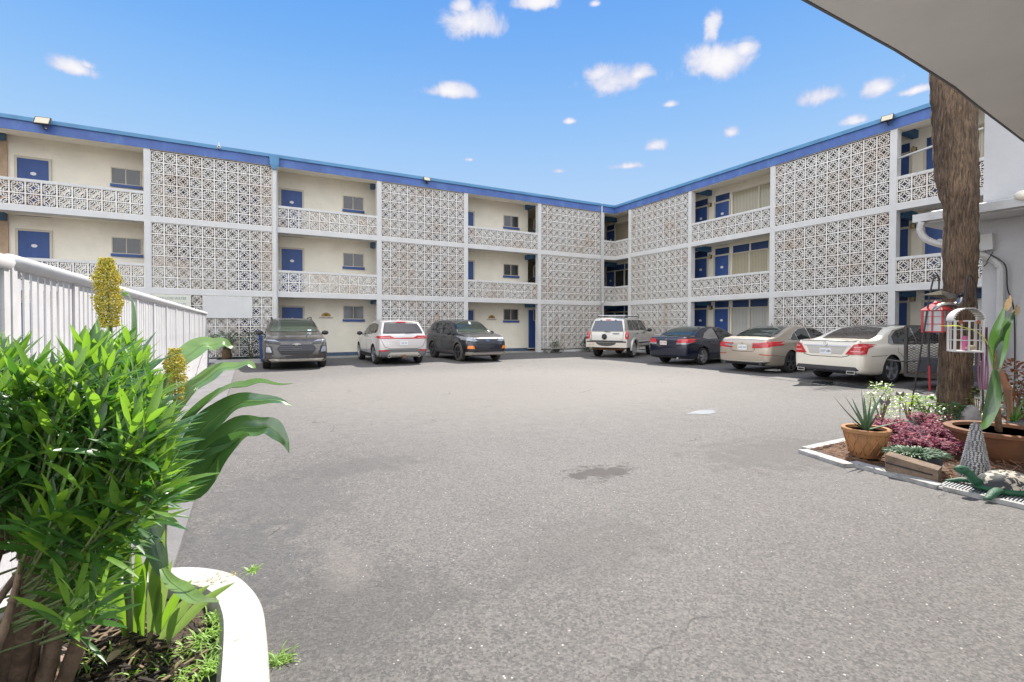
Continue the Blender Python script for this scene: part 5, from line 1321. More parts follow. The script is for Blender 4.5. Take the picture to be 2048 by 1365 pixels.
# main stems
mains = []
for k in range(18):
    r0 = roots[k % len(roots)]; a = rg.uniform(0, 2 * PI)
    b = Vector((r0[0] + rg.uniform(-.05, .05), r0[1] + rg.uniform(-.05, .05), .05))
    tgt = Vector((-19.5 + rg.uniform(.1, .36) * math.cos(a), -20.1 + rg.uniform(.1, .4) * math.sin(a), rg.uniform(.5, .8)))
    pts = catm([tuple(b), tuple(b.lerp(tgt, .35) + Vector((rg.uniform(-.05, .05), rg.uniform(-.05, .05), .06))), tuple(b.lerp(tgt, .7) + Vector((rg.uniform(-.05, .05), rg.uniform(-.05, .05), .03))), tuple(tgt)], 4)
    sb.tube([Vector(q) - OL for q in pts], [.024 - .018 * i / (len(pts) - 1) for i in range(len(pts))], 7); mains.append([Vector(q) for q in pts])
for k in range(9):
    b = gnd(-60 + 22 * k, 1420 - 10 * (k % 3), .06); e = at(10 + 24 * k, 980 + 25 * (k % 3), 1.55 + .1 * (k % 4)); m_ = b.lerp(e, .5) + Vector((rg.uniform(-.04, .04), rg.uniform(-.04, .04), .02))
    pts = catm([tuple(b), tuple(m_), tuple(e)], 6); sb.tube([Vector(q) - OL for q in pts], [.030 - .014 * i / (len(pts) - 1) + rg.uniform(-.002, .002) for i in range(len(pts))], 9)
for p, q in tips:
    best = min((m_ for mm in mains for m_ in mm[5:]), key=lambda m_: (m_ - p).length + max(0, m_.z - p.z + .02) * 1.5)
    mid = best.lerp(p, .5) + Vector((0, 0, -.03)); dr = (p - mid).normalized() * .5 + Vector((0, 0, .55)) + q * .25; dr.normalize()
    st_ = p + (best - p).normalized() * min((best - p).length, .17) - dr * .03; mid = st_.lerp(p, .5) - Vector((0, 0, .01))
    tw.tube([st_ - OL, mid - OL, p - OL], [.0045, .0035, .0025], 4)
    for wv in range(3):
        base = p - dr * (.035 * wv)
        nL = 3 if wv else 4
        for j in range(nL):
            a = 2 * PI * j / nL + wv * 1.05 + rg.uniform(-.3, .3)
            s1 = dr.cross(Vector((.3, .2, 1))).normalized(); s2 = dr.cross(s1)
            out_ = s1 * math.cos(a) + s2 * math.sin(a)
            opn = (.45, .75, 1.05)[wv] * rg.uniform(.75, 1.2)
            d_ = (dr * math.cos(opn) + out_ * math.sin(opn)).normalized()
            L_ = rg.uniform(.08, .15) * (1.05 if wv else .85); w_ = rg.uniform(.011, .021)
            m_ = lf[1] if (wv == 0 and rg.random() < .7) or rg.random() < .24 else lf[0]  # young tips, plus random lighter leaves standing in for sunlit ones
            blade(m_, base - OL, d_, L_, w_, up=dr if abs(d_.dot(dr)) < .9 else (0, 0, 1), droop=rg.uniform(.0, .22), fold=.28)
sb.build('stems', stemm, ole, smooth=True)
tw.build('twigs', gstem, ole, smooth=True)
lf[0].build('foliage', L_ole, ole, smooth=True, kind='stuff')
lf[1].build('young_sunlit_foliage', L_ole2, ole, smooth=True, kind='stuff')

def bigleaf(mb, ctrl, w, nrm_=(0, 0, 1), fold=.15, wave=0.0, tip=.02, n=7, seed=0, w0=.35):
    rr_ = random.Random(seed); pts = [Vector(p) for p in catm([tuple(c) for c in ctrl], n)]
    L_ = len(pts); ws = []
    for i in range(L_):
        t = i / (L_ - 1); ws.append(w * ((w0 + (1 - w0) * min(1, t / .3)) if t < .3 else (1 if t < .42 else max(tip, 1 - ((t - .42) / .58) ** 1.25))) * 1.3)
    if wave:
        pts = [p + Vector((0, 0, wave * math.sin(i * .75 + seed))) for i, p in enumerate(pts)]
    mb.ribbon(pts, ws, nrm_, fold, 2)
# broad-leaved grain plants with seed heads: (base px, top px, depth)
def seed_head(mb, bot, top, r_, n, sd):
    rr_ = random.Random(sd); bot = Vector(bot); top = Vector(top); ax = (top - bot)
    s1 = ax.cross(Vector((1, .3, 0))).normalized(); s2 = ax.cross(s1).normalized()
    for k in range(n):
        t = rr_.random() ** .9; env = r_ * (math.sin(PI * min(1, .12 + t * .80)) ** .55) * (1 + .22 * math.sin(t * 17 + 2) * rr_.random())
        a = rr_.uniform(0, 2 * PI); q = env * math.sqrt(rr_.uniform(.25, 1)) * (1 if rr_.random() < .86 else rr_.uniform(1, 1.45))
        c = bot + ax * t + (s1 * math.cos(a) + s2 * math.sin(a)) * q
        rr = rr_.uniform(.0022, .0045)
        d = Vector((rr_.uniform(-1, 1), rr_.uniform(-1, 1), rr_.uniform(-1, 1))).normalized(); e = d.cross(Vector((.2, .9, .4))).normalized(); g_ = d.cross(e)
        mb.add([c + d * rr * 1.5, c + e * rr, c + g_ * rr, c - e * rr, c - g_ * rr, c - d * rr * 1.3], [(0, 1, 2), (0, 2, 3), (0, 3, 4), (0, 4, 1), (5, 2, 1), (5, 3, 2), (5, 4, 3), (5, 1, 4)])
seedm = mat('seed_head_gold', (.58, .46, .07), .7, nscale=60, col2=(.24, .27, .04), trans=(.22, .18, .02))
def grain_plant(label, base, neck, head_top, r_, leaves, seed, nseeds):
    B_ = Vector(base); t = thing('grain_plant', label, 'plant', B_, group='grain plants in the left bed')
    N_ = Vector(neck) - B_
    mid = Vector((N_.x * .4, N_.y * .4, N_.z * .55))
    MB().tube(catm([(0, 0, 0), tuple(mid), tuple(N_)], 6), [.019 - .012 * i / 12 for i in range(13)], 8).build('stalk', gstem, t, smooth=True)
    if head_top is not None:
        mb = MB(); seed_head(mb, N_, Vector(head_top) - B_, r_, nseeds, seed)
        h = mb.build('seed_head', seedm, t)
        MB().tube([N_, Vector(head_top) - B_], .003, 5).build('rachis', gstem, h)
    for i, (ctrl, w, m_, nn) in enumerate(leaves):
        mb = MB(); cc = [at(*c) - B_ for c in ctrl]
        bigleaf(mb, cc, w, nn, .22, .006, seed=seed + i); o = mb.build('leaf', m_, t, smooth=True)
        P_ = [Vector(q) for q in catm([tuple(q) for q in cc], 7)]; P_ = [p + Vector((0, 0, .006 * math.sin(k * .75 + seed + i) + .003)) for k, p in enumerate(P_)]
        mb = MB(); mb.ribbon(P_, [w * .09 * (1 - .7 * k / len(P_)) for k in range(len(P_))], nn, 0, 1); mb.build('midrib', L_cornp, o, smooth=True)
    return t
D = 2.05
grain_plant('tall grain plant with the larger golden seed head beside the fence', gnd(262, 1275, .08), at(220, 655, 2.25), at(212, 517, 2.25), .052,
    [([(265, 1080, 2.05), (240, 960, 2.05), (180, 880, 2.1), (120, 900, 2.2)], .09, L_corn, (0, 0, 1)),
     ([(262, 1000, 2.1), (330, 900, 2.2), (400, 860, 2.3), (440, 880, 2.35)], .085, L_corn, (0, 0, 1)),
     ([(225, 800, 2.2), (190, 700, 2.3), (200, 620, 2.35)], .06, L_corn, (1, 1, 0)),
     ([(232, 780, 2.2), (262, 690, 2.3), (262, 600, 2.4), (235, 590, 2.4)], .055, L_corn, (1, 0, .3))], 11, 3600)
grain_plant('shorter grain plant with the smaller seed head and large drooping leaves over the asphalt', gnd(318, 1255, .08), at(350, 800, 2.1), at(349, 697, 2.1), .042,
    [([(330, 945, 2.1), (400, 870, 2.15), (450, 822, 2.2), (520, 800, 2.25), (583, 812, 2.3)], .13, L_corn, (-.2, -.5, 1)),
     ([(335, 960, 2.05), (410, 905, 2.1), (470, 865, 2.15), (525, 855, 2.2), (560, 870, 2.2), (578, 905, 2.2)], .115, L_corn, (-.3, -.6, 1)),
     ([(345, 830, 2.12), (390, 775, 2.2), (440, 742, 2.3), (490, 730, 2.35), (512, 735, 2.35)], .085, L_cornp, (-.2, -.4, 1)),
     ([(335, 770, 2.15), (370, 715, 2.2), (410, 692, 2.3), (445, 688, 2.35), (470, 694, 2.4)], .09, L_cornp, (-.3, -.8, .8)),
     ([(332, 900, 2.1), (420, 800, 2.2), (480, 775, 2.3), (530, 768, 2.35), (588, 770, 2.4)], .14, L_corn, (.1, .3, 1)),
     ([(330, 1000, 2.05), (400, 960, 2.1), (455, 890, 2.1), (500, 870, 2.1)], .11, L_corn, (-.6, -.8, .3)),
     ([(325, 1150, 2.0), (290, 1000, 2.0), (300, 900, 2.05), (330, 800, 2.1)], .09, L_corn, (.5, -1, 0)),
     ([(325, 1140, 1.95), (360, 1180, 1.85), (410, 1205, 1.75), (440, 1200, 1.7)], .05, L_cornp, (0, 0, 1))], 33, 1500)
sh = thing('leafy_shoots', 'cluster of bright upright young shoots at the foot of the grain plants', 'plant', gnd(300, 1265, .08))
S0 = Vector(sh.location); rg = random.Random(8)
for (x0, y0, x1, y1, w) in ((300, 1270, 330, 1060, .04), (285, 1275, 275, 1080, .035), (318, 1270, 305, 1010, .04), (320, 1260, 385, 1160, .03), (320, 1280, 420, 1170, .035), (330, 1285, 470, 1165, .03), (250, 1275, 225, 1120, .03), (310, 1265, 345, 1120, .035), (270, 1270, 300, 1100, .03), (335, 1290, 360, 1215, .025)):
    d0 = 1.95; b = gnd(x0, y0, .09); e = at(x1, y1, d0 + .05); m_ = b.lerp(e, .55) + Vector((0, 0, .03))
    mb = MB(); bigleaf(mb, [b - S0, m_ - S0, e - S0], w, (-.3, -1, .3), .3, seed=int(x1), w0=.3); mb.build('leaf', L_cornp if rg.random() < .6 else L_ole2, sh, smooth=True)
# weeds
def grass(name, label, spots, n, L_, seed, m_=None, lit=.0, kind='stuff'):
    rr_ = random.Random(seed); mb = MB()
    for (cx, cy, cz, rad, cnt) in spots:
        for k in range(cnt):
            a = rr_.uniform(0, 2 * PI); r_ = rad * math.sqrt(rr_.random()); p = Vector((cx + r_ * math.cos(a), cy + r_ * math.sin(a), cz))
            b = rr_.uniform(0, 2 * PI); d = Vector((math.cos(b) * .8, math.sin(b) * .8, rr_.uniform(.3, 1.3)))
            blade(mb, p, d, L_ * rr_.uniform(.5, 1.2), .006, droop=.5, fold=.2, shape=(.8, 1, .7, .05))
    return mb.build(name, m_ or L_grass, None, kind=kind, label=label)
sp = []
for (x, y, r_, c_) in ((430, 1230, .06, 50), (400, 1290, .08, 80), (440, 1330, .06, 60), (380, 1345, .08, 70), (300, 1330, .07, 40), (240, 1190, .08, 40), (160, 1230, .08, 50), (420, 1265, .05, 40), (455, 1300, .03, 20), (200, 1320, .06, 30)):
    q = gnd(x, y, .1); sp.append((q.x, q.y, .09, r_, c_))
grass('bed_weeds', 'light green weeds growing through the mulch inside the white kerb', sp, 0, .085, 5)
for (x, y, r_, c_, lab) in ((560, 1320, .05, 60, 'low tuft of weeds on the asphalt beside the kerb'), (505, 1185, .02, 30, 'small grass tuft at the top of the round kerb')):
    q = gnd(x, y, .0); t_ = grass('weed_tuft', lab, [(q.x, q.y, .0 if x > 540 else .11, r_, c_)], 0, .075, int(x), kind='thing'); t_['category'] = 'weed'
q = gnd(430, 1162, .12); grass('dry_weeds', 'yellowing grass hanging over the back of the kerb', [(q.x - .05, q.y + .02, .11, .06, 45), (q.x + .05, q.y - .0, .11, .05, 30)], 0, .06, 77, mat('yellow_weed', (.32, .28, .07), .6, trans=(.12, .1, .02)))
q = gnd(60, 1340, .10)
mb = MB().blob((0, 0, 0), .12, 20, 12, 4, .05, (1.15, .95, .42)); o = mb.build('stone', mat('pink_stone', (.25, .18, .15), .85, nscale=8, namt=.15, bump=.4, bscale=40), None, smooth=True, label='smooth pinkish stone lying on the mulch under the oleander', cat='stone'); o.location = (q.x, q.y, .10)
mb = MB(); bigleaf(mb, [gnd(215, 1325, .12), gnd(235, 1305, .13), gnd(250, 1300, .12)], .03, (0, 0, 1), .2); mb.build('fallen_leaf', L_straw, None, smooth=True, label='dry tan leaf fallen on the dark mulch', cat='leaf')

# ------------------------------------------------------------------ plants and things by the far walls
def bushy(name, label, loc, r_, h, n, lw, ll, m_, seed, sq=1.0, trunk=True, group=None):
    t = thing(name, label, 'bush' if r_ > .3 else 'plant', loc, group=group); rr_ = random.Random(seed); mb = MB(); st = MB()
    for k in range(n):
        a = rr_.uniform(0, 2 * PI); z = rr_.random(); q = r_ * math.sqrt(rr_.uniform(.1, 1)) * (1 - .5 * z * z)
        p = Vector((q * math.cos(a), q * math.sin(a) * sq, .08 + z * h)); d = Vector((math.cos(a), math.sin(a), rr_.uniform(-.2, 1.0)))
        blade(mb, p, d, ll * rr_.uniform(.6, 1.2), lw, droop=.3, shape=(.3, 1, .8, .05))
    for k in range(7):
        a = rr_.uniform(0, 2 * PI); st.tube([(0, 0, 0), (r_ * .5 * math.cos(a), r_ * .5 * math.sin(a) * sq, h * .8)], [.012, .005], 5)
    st.build('stems', stemm, t); mb.build('foliage', m_, t, kind='stuff'); return t
bl = leafmat('bush_leaf', (.022, .06, .022), (.02, .05, .01), .5)
bushy('bush', 'dark green bush against the block screen left of the silver off-roader', (-2.35, -.75, 0), .5, .72, 700, .06, .13, bl, 1, .6)
bushy('potted_plant', 'small leafy plant behind the luggage cart', (-4.35, -.45, 0), .26, .5, 260, .045, .11, bl, 2, .7)
# trellis with flower pots near the cart
cyc = thing('cycad', 'spiky dark cycad with a shaggy stem in the planter beside the picket fence', 'plant', (-19.35, -1.1, .1))
mb = MB(); rg = random.Random(6)
MB().lathe([(.0, 0), (.14, 0), (.17, .2), (.13, .45), (0, .5)], 12).build('trunk', mat('shaggy_trunk', (.14, .09, .05), .95, nscale=30, namt=.5, bump=1), cyc, smooth=True)
for k in range(46):
    a = rg.uniform(0, 2 * PI); el = rg.uniform(.1, 1.35); d = Vector((math.cos(a) * math.cos(el), math.sin(a) * math.cos(el), math.sin(el)))
    for j in range(9):
        t = j / 8; p = Vector((0, 0, .48)) + d * .95 * t + Vector((0, 0, -.4 * t * t)); sd_ = d.cross(Vector((0, 0, 1))).normalized()
        for s_ in (-1, 1): blade(mb, p, sd_ * s_ + d * .8, .20, .03, droop=.2, shape=(1, .7, .05))
mb.build('crown', bl, cyc)
bushy('shrub', 'loose thin shrub between the cycad and the dusty grey suv', (-18.55, -.9, .1), .42, 1.0, 420, .035, .15, bl, 3, .5)
grass('ground_cover', 'dark green ground cover along the far planter', [(-18.9 + .18 * k, -.3 - .25 * (k % 2), .1, .2, 90) for k in range(7)], 0, .16, 9, bl)
pk = MB().box(-19.7, -17.6, -1.75, -1.6, 0, .16).box(-17.72, -17.6, -1.6, -.02, 0, .16); pk.build('planter_kerb', kerbw, None, label='long low white kerb of the planter by the block screen', cat='kerb')
MB().box(-19.7, -17.72, -1.6, -.02, 0, .1).build('planter_soil', mulchm, kind='structure', label='dark soil of the far planter')
# blue bin beside the bronze suv
bn_ = thing('wheelie_bin', 'blue wheelie bin half hidden by the dusty grey suv', 'bin', (-17.98, -1.5, 0))
bmx = mat('bin_blue', (.05, .10, .30), .5)
mb = MB(); mb.add([(-.26, -.28, .06), (.26, -.28, .06), (.26, .28, .06), (-.26, .28, .06), (-.31, -.34, .98), (.31, -.34, .98), (.31, .34, .98), (-.31, .34, .98)], [(0, 3, 2, 1), (4, 5, 6, 7), (0, 1, 5, 4), (1, 2, 6, 5), (2, 3, 7, 6), (3, 0, 4, 7)])
mb.build('bin_body', bmx, bn_); MB().box(-.33, .33, -.38, .36, .985, 1.03).box(-.33, .33, -.36, -.345, .86, .94).build('lid', mat('bin_lid', (.03, .06, .20), .5), bn_)
for s_ in (-1, 1): MB().lathe([(.0, -.02), (.09, -.02), (.09, .02), (0, .02)], 14, (s_ * .3, .22, .09), 'x').build('wheel', blackm, bn_)
# luggage cart
lc = thing('luggage_cart', 'white framed luggage cart standing by the blue stair door', 'cart', (-4.65, -.72, 0), R(4))
MB().box(-.55, .55, -.28, .28, .20, .235).build('deck', mat('cart_deck', (.30, .28, .25), .6), lc)
MB().tube(catm([(-.5, -.2, .23), (-.5, -.2, 1.3), (-.5, -.17, 1.68), (-.5, -.03, 1.80), (-.5, .12, 1.66), (-.5, .2, 1.3), (-.5, .2, .23)], 5), .02, 7).tube([(-.5, -.2, .95), (-.5, .2, .95)], .014, 6).build('hoop', white, lc, smooth=True)
MB().tube([(-.5, -.03, 1.80), (.45, -.03, 1.76)], .012, 6).tube([(.45, -.03, 1.76), (.5, .1, .23)], .012, 6).build('hanging_bar', alum, lc, smooth=True)
for sx in (-.45, .45):
    for sy in (-.2, .2): MB().lathe([(0, -.02), (.085, -.02), (.085, .02), (0, .02)], 14, (sx, sy, .085), 'y').bar((sx, sy, .09), (sx, sy, .2), .03).build('caster', mat('caster_grey', (.35, .34, .33), .5), lc)
# sunburst plaques
for (x, y, lab) in ((652, 632, 'sunburst wall plaque between the door and window behind the dusty grey suv'), (983, 636, 'sunburst wall plaque beside the stair door, right of the black crossover')):
    p = ony(x, y, WL); t_ = thing('sun_plaque', lab, 'sign', (p.x, WL - .003, p.z - .03), group='sunburst wall plaques')
    mb = MB(); n = 16; r_ = .21; mb.add([(0, -.02, 0)] + [(r_ * math.cos(PI * k / n) * (1 if k % 2 else .93), -.02, r_ * .85 * math.sin(PI * k / n) * (1 if k % 2 else .93)) for k in range(n + 1)] + [(0, 0, 0)], [(0, k + 1, k + 2) for k in range(n)])
    mb.build('sun_disc', mat('plaque_gold', (.42, .26, .05), .5, nscale=20, namt=.4), t_)
    mb = MB().blob((0, -.03, .07), .045, 8, 6, 2, .2, (1.6, .3, .6)); mb.build('bird_figure', mat('plaque_brown', (.12, .06, .03), .6), t_)
    MB().box(-.30, .30, -.012, 0, -.10, -.025).build('name_board', mat('plaque_board', (.60, .50, .44), .6), t_)
    text('lettering', 'WELCOME', .085, mat('plaque_grey_letters', (.28, .26, .26), .6), t_, (0, -.016, -.062), (R(90), 0, 0), .001)
# pool notice and white board on the ground-floor screen
t_ = thing('pool_sign', 'cream pool notice reading SHALLOW WATER above the picket fence', 'sign', (LX['A'][1] + .62, -.02, 2.27))
MB().box(-.60, .60, -.01, .01, -.27, .27).build('sign_board', mat('sign_cream', (.62, .62, .52), .6), t_)
text('lettering', 'SHALLOW WATER', .155, mat('sign_grey_letters', (.16, .20, .22), .6), t_, (0, -.012, .13), (R(90), 0, 0), .001, .70)
text('lettering', 'NO DIVING', .21, mat('sign_grey_letters', (.16, .20, .22), .6), t_, (0, -.012, -.11), (R(90), 0, 0), .001, .8)
MB().box(-.84, .84, -.02, .02, -.45, .40).build('white_board', white, label='blank white board fixed over the ground-floor screen beside the pool notice', cat='board').location = (LX['A'][1] + 2.43, -.005, 2.13)
# floodlights, cameras, roof vent
def flood(label, loc, rz, s=1.0):
    t_ = thing('floodlight', label, 'floodlight', loc, rz, group='floodlights on the roof edge'); t_.scale = (s, s, s)
    f = MB().box(-.21, .21, -.06, .0, -.15, .15).build('housing', blackm, t_); f.rotation_euler[0] = R(-28); f.location = (0, -.16, .04)
    MB().box(-.185, .185, -.064, -.0605, -.125, .125).build('lens', mat('floodlight_lens', (.62, .55, .40), .3), f)
    MB().bar((0, -.17, -.04), (0, .0, -.18), .05, .04).blob((.05, -.15, -.18), .05, 8, 6).build('bracket', blackm, t_)
    return t_
p = ony(91, 250, -.1); flood('floodlight on the roof edge at the far left', (p.x, -.10, p.z), R(-8))
p = ony(852, 362, -.1); flood('small floodlight on the roof edge above the middle screens', (p.x, -.10, p.z), 0, .72)
p = onx(1777, 242, -.1); flood('floodlight on the roof edge of the right wing', (-.10, p.y, p.z), -PI / 2 + .2, .8)
p = ony(438, 296, -.12); t_ = thing('security_camera', 'small white camera on the roof edge above the left screen', 'camera', (p.x, -.12, p.z))
MB().lathe([(0, -.16), (.05, -.15), (.065, -.05), (.05, 0), (0, .01)], 14, (0, 0, 0), 'y').build('camera_body', white, t_, smooth=True); MB().lathe([(0, -.165), (.025, -.163)], 10, (0, 0, 0), 'y').build('lens', dark, t_); MB().tube([(0, -.05, .05), (0, -.02, .19)], .012, 6).build('bracket', white, t_)
t_ = thing('security_camera', 'white dome camera on the corner pier above the silver off-roader', 'camera', (-.97, -.06, 2.72))
MB().blob((0, -.08, 0), .075, 10, 8, 1, 0).build('camera_body', white, t_, smooth=True); MB().blob((.06, -.13, 0), .03, 8, 6, 1, 0).build('lens', dark, t_)
p = ony(1231, 404, 1.6); t_ = thing('roof_vent', 'square galvanised vent box on the roof above the inner corner', 'vent', (p.x, 1.6, 8.27))
MB().box(-.18, .18, -.18, .18, 0, .42).build('duct', alum, t_); MB().box(-.27, .27, -.27, .27, .30, .52).build('cap', mat('rusty_galvanised', (.42, .36, .30), .45, .6, nscale=6, namt=.3), t_)
# gallery wall lamps
wlm = mat('wall_lamp_black', (.03, .03, .03), .5); wll = mat('wall_lamp_amber_glass', (.45, .33, .16), .3)
def wlamp(label, y_, z_):
    t_ = thing('wall_lamp', label, 'lamp', (WR, y_, z_), 0, 'gallery wall lamps')
    MB().box(-.03, 0, -.05, .05, -.08, .1).bar((0, 0, .08), (-.16, 0, .1), .03).build('bracket', wlm, t_); MB().lathe([(.03, -.1), (.06, -.09), (.07, .03), (.045, .08)], 10, (-.13, 0, 0)).build('lamp_shade', wll, t_, smooth=True)
for (x, y, fl_) in ((1418, 410, 'top'), (1419, 514, 'middle'), (1420, 616, 'ground')):
    p = onx(x, y, WR - .13); wlamp('wall lamp between the paired blue doors, %s floor of the right wing centre bay' % fl_, p.y, p.z)
for (x, y, fl_) in ((1827, 300, 'top'), (1825, 452, 'middle'), (1824, 598, 'ground')):
    p = onx(x, y, WR - .13); wlamp('wall lamp between blue doors, %s floor nearest the tree' % fl_, p.y, p.z)
# conduit across the top bay of the right wing
p = onx(1795, 318, -.06); q = onx(1868, 292, -.06); d = q - p
MB().tube([p, p + d * 2.2], .035, 8).build('conduit_pipe', white, smooth=True, label='slanting white pipe crossing the top gallery opening near the tree', cat='pipe')
# puddles
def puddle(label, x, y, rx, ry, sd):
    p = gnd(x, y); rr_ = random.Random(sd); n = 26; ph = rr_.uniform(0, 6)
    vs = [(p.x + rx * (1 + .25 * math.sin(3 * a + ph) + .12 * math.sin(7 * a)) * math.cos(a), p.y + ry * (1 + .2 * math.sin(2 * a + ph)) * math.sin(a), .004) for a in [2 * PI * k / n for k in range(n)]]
    MB().add(vs, [tuple(range(n))]).build('puddle', mat('water_film_' + ('pale' if 'bright' in label else 'dark'), (.42, .44, .46) if 'bright' in label else (.05, .055, .06), .08, spec=1.0), kind='structure', label=label)  # pale base colour paints in the bright reflection
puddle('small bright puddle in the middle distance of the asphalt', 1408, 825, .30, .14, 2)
puddle('thin puddle under the gold sedan', 1555, 741, .45, .32, 4)
puddle('dark wet patch behind the cream white sedan', 1640, 768, .8, .35, 6)
# crack and patch edge in the asphalt
mb = MB(); pts = [gnd(1500, 752), gnd(1540, 757), gnd(1590, 763), gnd(1650, 771), gnd(1720, 776), gnd(1790, 782)]
for a, b in zip(pts, pts[1:]):
    for k in range(5):
        u = a.lerp(b, k / 5); w_ = a.lerp(b, (k + 1) / 5); o_ = Vector((rg.uniform(-.03, .03), rg.uniform(-.03, .03), 0)); u.z = w_.z = .004; mb.bar(u + o_, w_ + o_, rg.uniform(.02, .05), .004)
mb.build('asphalt_crack', dark, kind='structure', label='dark crack line in the asphalt behind the parked sedans')
# ------------------------------------------------------------------ right bed: kerb, soil, pots, ornaments
SZ = .035
bedsoil = mat('pine_straw_soil', (.075, .045, .03), .95, nscale=22, col2=(.20, .115, .07), bump=1, bscale=70)
vs = []; fs = []; rg = random.Random(15); nx, ny = 60, 50
for j in range(ny + 1):
    for i in range(nx + 1): vs.append((-13.16 + 4.98 * i / nx, -21.9 + 3.08 * j / ny, SZ - .02 + rg.uniform(-.008, .015) + .02 * math.sin(i * .5) * math.sin(j * .6)))
for j in range(ny):
    for i in range(nx): fs.append((j * (nx + 1) + i, j * (nx + 1) + i + 1, (j + 1) * (nx + 1) + i + 1, (j + 1) * (nx + 1) + i))
MB().add(vs, fs).build('garden_soil', bedsoil, smooth=True, kind='structure', label='reddish pine straw soil of the garden bed at the right')
# flat white kerb in broken lengths
def kerb_piece(label, pts, w, h=.036):
    mb = MB()
    for a, b in zip(pts, pts[1:]): mb.bar((*a, h / 2), (*b, h / 2), w, h)
    return mb.build('kerb_piece', mat('weathered_kerb', (.38, .375, .36), .8, nscale=7, col2=(.15, .14, .13), nlo=.5, nhi=.75, bump=.4), None, label=label, cat='kerb', group='white kerb pieces of the right bed')
A_ = gnd(1606, 905).xy; B_ = gnd(1698, 935).xy; C_ = gnd(1705, 930).xy; D_ = gnd(1882, 978).xy; E_ = gnd(2075, 1024).xy
kerb_piece('short flat white kerb piece ending at the corner of the right bed', [A_, B_], .13)
kerb_piece('longer flat white kerb piece below the wooden block', [C_, D_], .12)
kerb_piece('dark-edged end kerb in front of the drain mat', [(D_[0] - .02, D_[1] - .03), E_], .05)
kerb_piece('back kerb of the right bed running towards the trunk', [gnd(1612, 902).xy, gnd(1695, 884).xy, gnd(1790, 858).xy], .10)
st = MB(); rg = random.Random(2)
for k in range(1500):
    x = rg.uniform(-13.1, -9); y = rg.uniform(-20.9, -18.85); a = rg.uniform(0, PI); l = rg.uniform(.03, .09)
    st.obox((x, y, SZ + .01), (math.cos(a) * l, math.sin(a) * l, rg.uniform(-.3, .3) * l), (-math.sin(a) * .003, math.cos(a) * .003, 0), (0, 0, .002))
st.build('pine_straw', mat('pine_straw', (.26, .14, .08), .9), kind='stuff', label='reddish pine straw strewn over the right bed')
terra = mat('terracotta', (.40, .19, .075), .8, nscale=5, col2=(.24, .13, .07), nlo=.4, nhi=.75, bump=.2, bscale=50)
def pot(name, label, loc, r0, r1, h, m_, lattice=False, cat_='pot'):
    t = thing(name, label, cat_, loc)
    MB().lathe([(r0 * .9, 0), (r0, .01), (r0 * .45 + r1 * .55, h * .5), (r1 * .96, h * .82), (r1 * .97, h * .84), (r1 * 1.06, h * .86), (r1 * 1.08, h * .97), (r1 * 1.02, h), (r1 * .9, h * .98), (r1 * .88, h * .88)], 40).build('pot_body', m_, t, smooth=True, angle=40)
    MB().lathe([(0, h * .88), (r1 * .89, h * .88)], 30).build('potting_soil', bedsoil, t)
    if lattice:
        mb = MB(); rr_ = lambda z: np.interp(z / h, [0, .5, .82], [r0, r0 * .45 + r1 * .55, r1 * .96]) + .004
        for k in range(12):
            for s_ in (-1, 1):
                a = 2 * PI * k / 12; P0 = [(rr_(z) * math.cos(a + s_ * z * 2.6), rr_(z) * math.sin(a + s_ * z * 2.6), z) for z in np.linspace(h * .12, h * .8, 6)]
                mb.tube(P0, .006, 5)
        mb.build('lattice_relief', m_, t, smooth=True)
    return t
def aloe(label, loc, spec, m_=None, s=1.0):
    t = thing('aloe_plant', label, 'plant', loc)
    for k, (a, el, L_, cv, w) in enumerate(spec):
        mb = MB(); ca, sa = math.cos(R(a)), math.sin(R(a)); pts = []; rad = []
        for i in range(8):
            q = i / 7; e = R(el) + cv * q
            if i == 0: p = Vector((0, 0, 0))
            else: p = pts[-1] + Vector((ca * math.cos(e), sa * math.cos(e), math.sin(e))) * L_ / 7
            pts.append(p); rad.append(max(.0015, w * (1 - q ** 1.4)))
        mb.tube(pts, rad, 7, flat=.42); mb.build('leaf', m_ or L_aloe, t, smooth=True)
    return t
PL = gnd(1731, 913, SZ)
pot('terracotta_pot', 'terracotta pot with a lattice relief holding the spiky aloe', PL, .135, .205, .31, terra, True)
def dirang(x, y): return 0
# camera-right direction on the ground, as a bearing: used to lean leaves left or right
BR = math.degrees(math.atan2(M3.col[0].y, M3.col[0].x))
aloe('spiky green aloe standing in the lattice terracotta pot', PL + Vector((0, 0, .28)),
     [(BR + 180, 38, .50, .25, .020), (BR + 175, 62, .42, -.1, .024), (BR + 10, 72, .60, -.45, .022), (BR + 150, 84, .46, .0, .026), (BR - 60, 80, .40, .1, .028), (BR + 30, 50, .40, .15, .024), (BR + 200, 20, .24, .2, .02), (BR - 30, 20, .34, .1, .024), (BR - 90, 45, .30, .2, .024), (BR + 90, 55, .40, 0, .024), (BR + 60, 65, .44, -.2, .022), (BR - 130, 60, .28, .1, .022)])
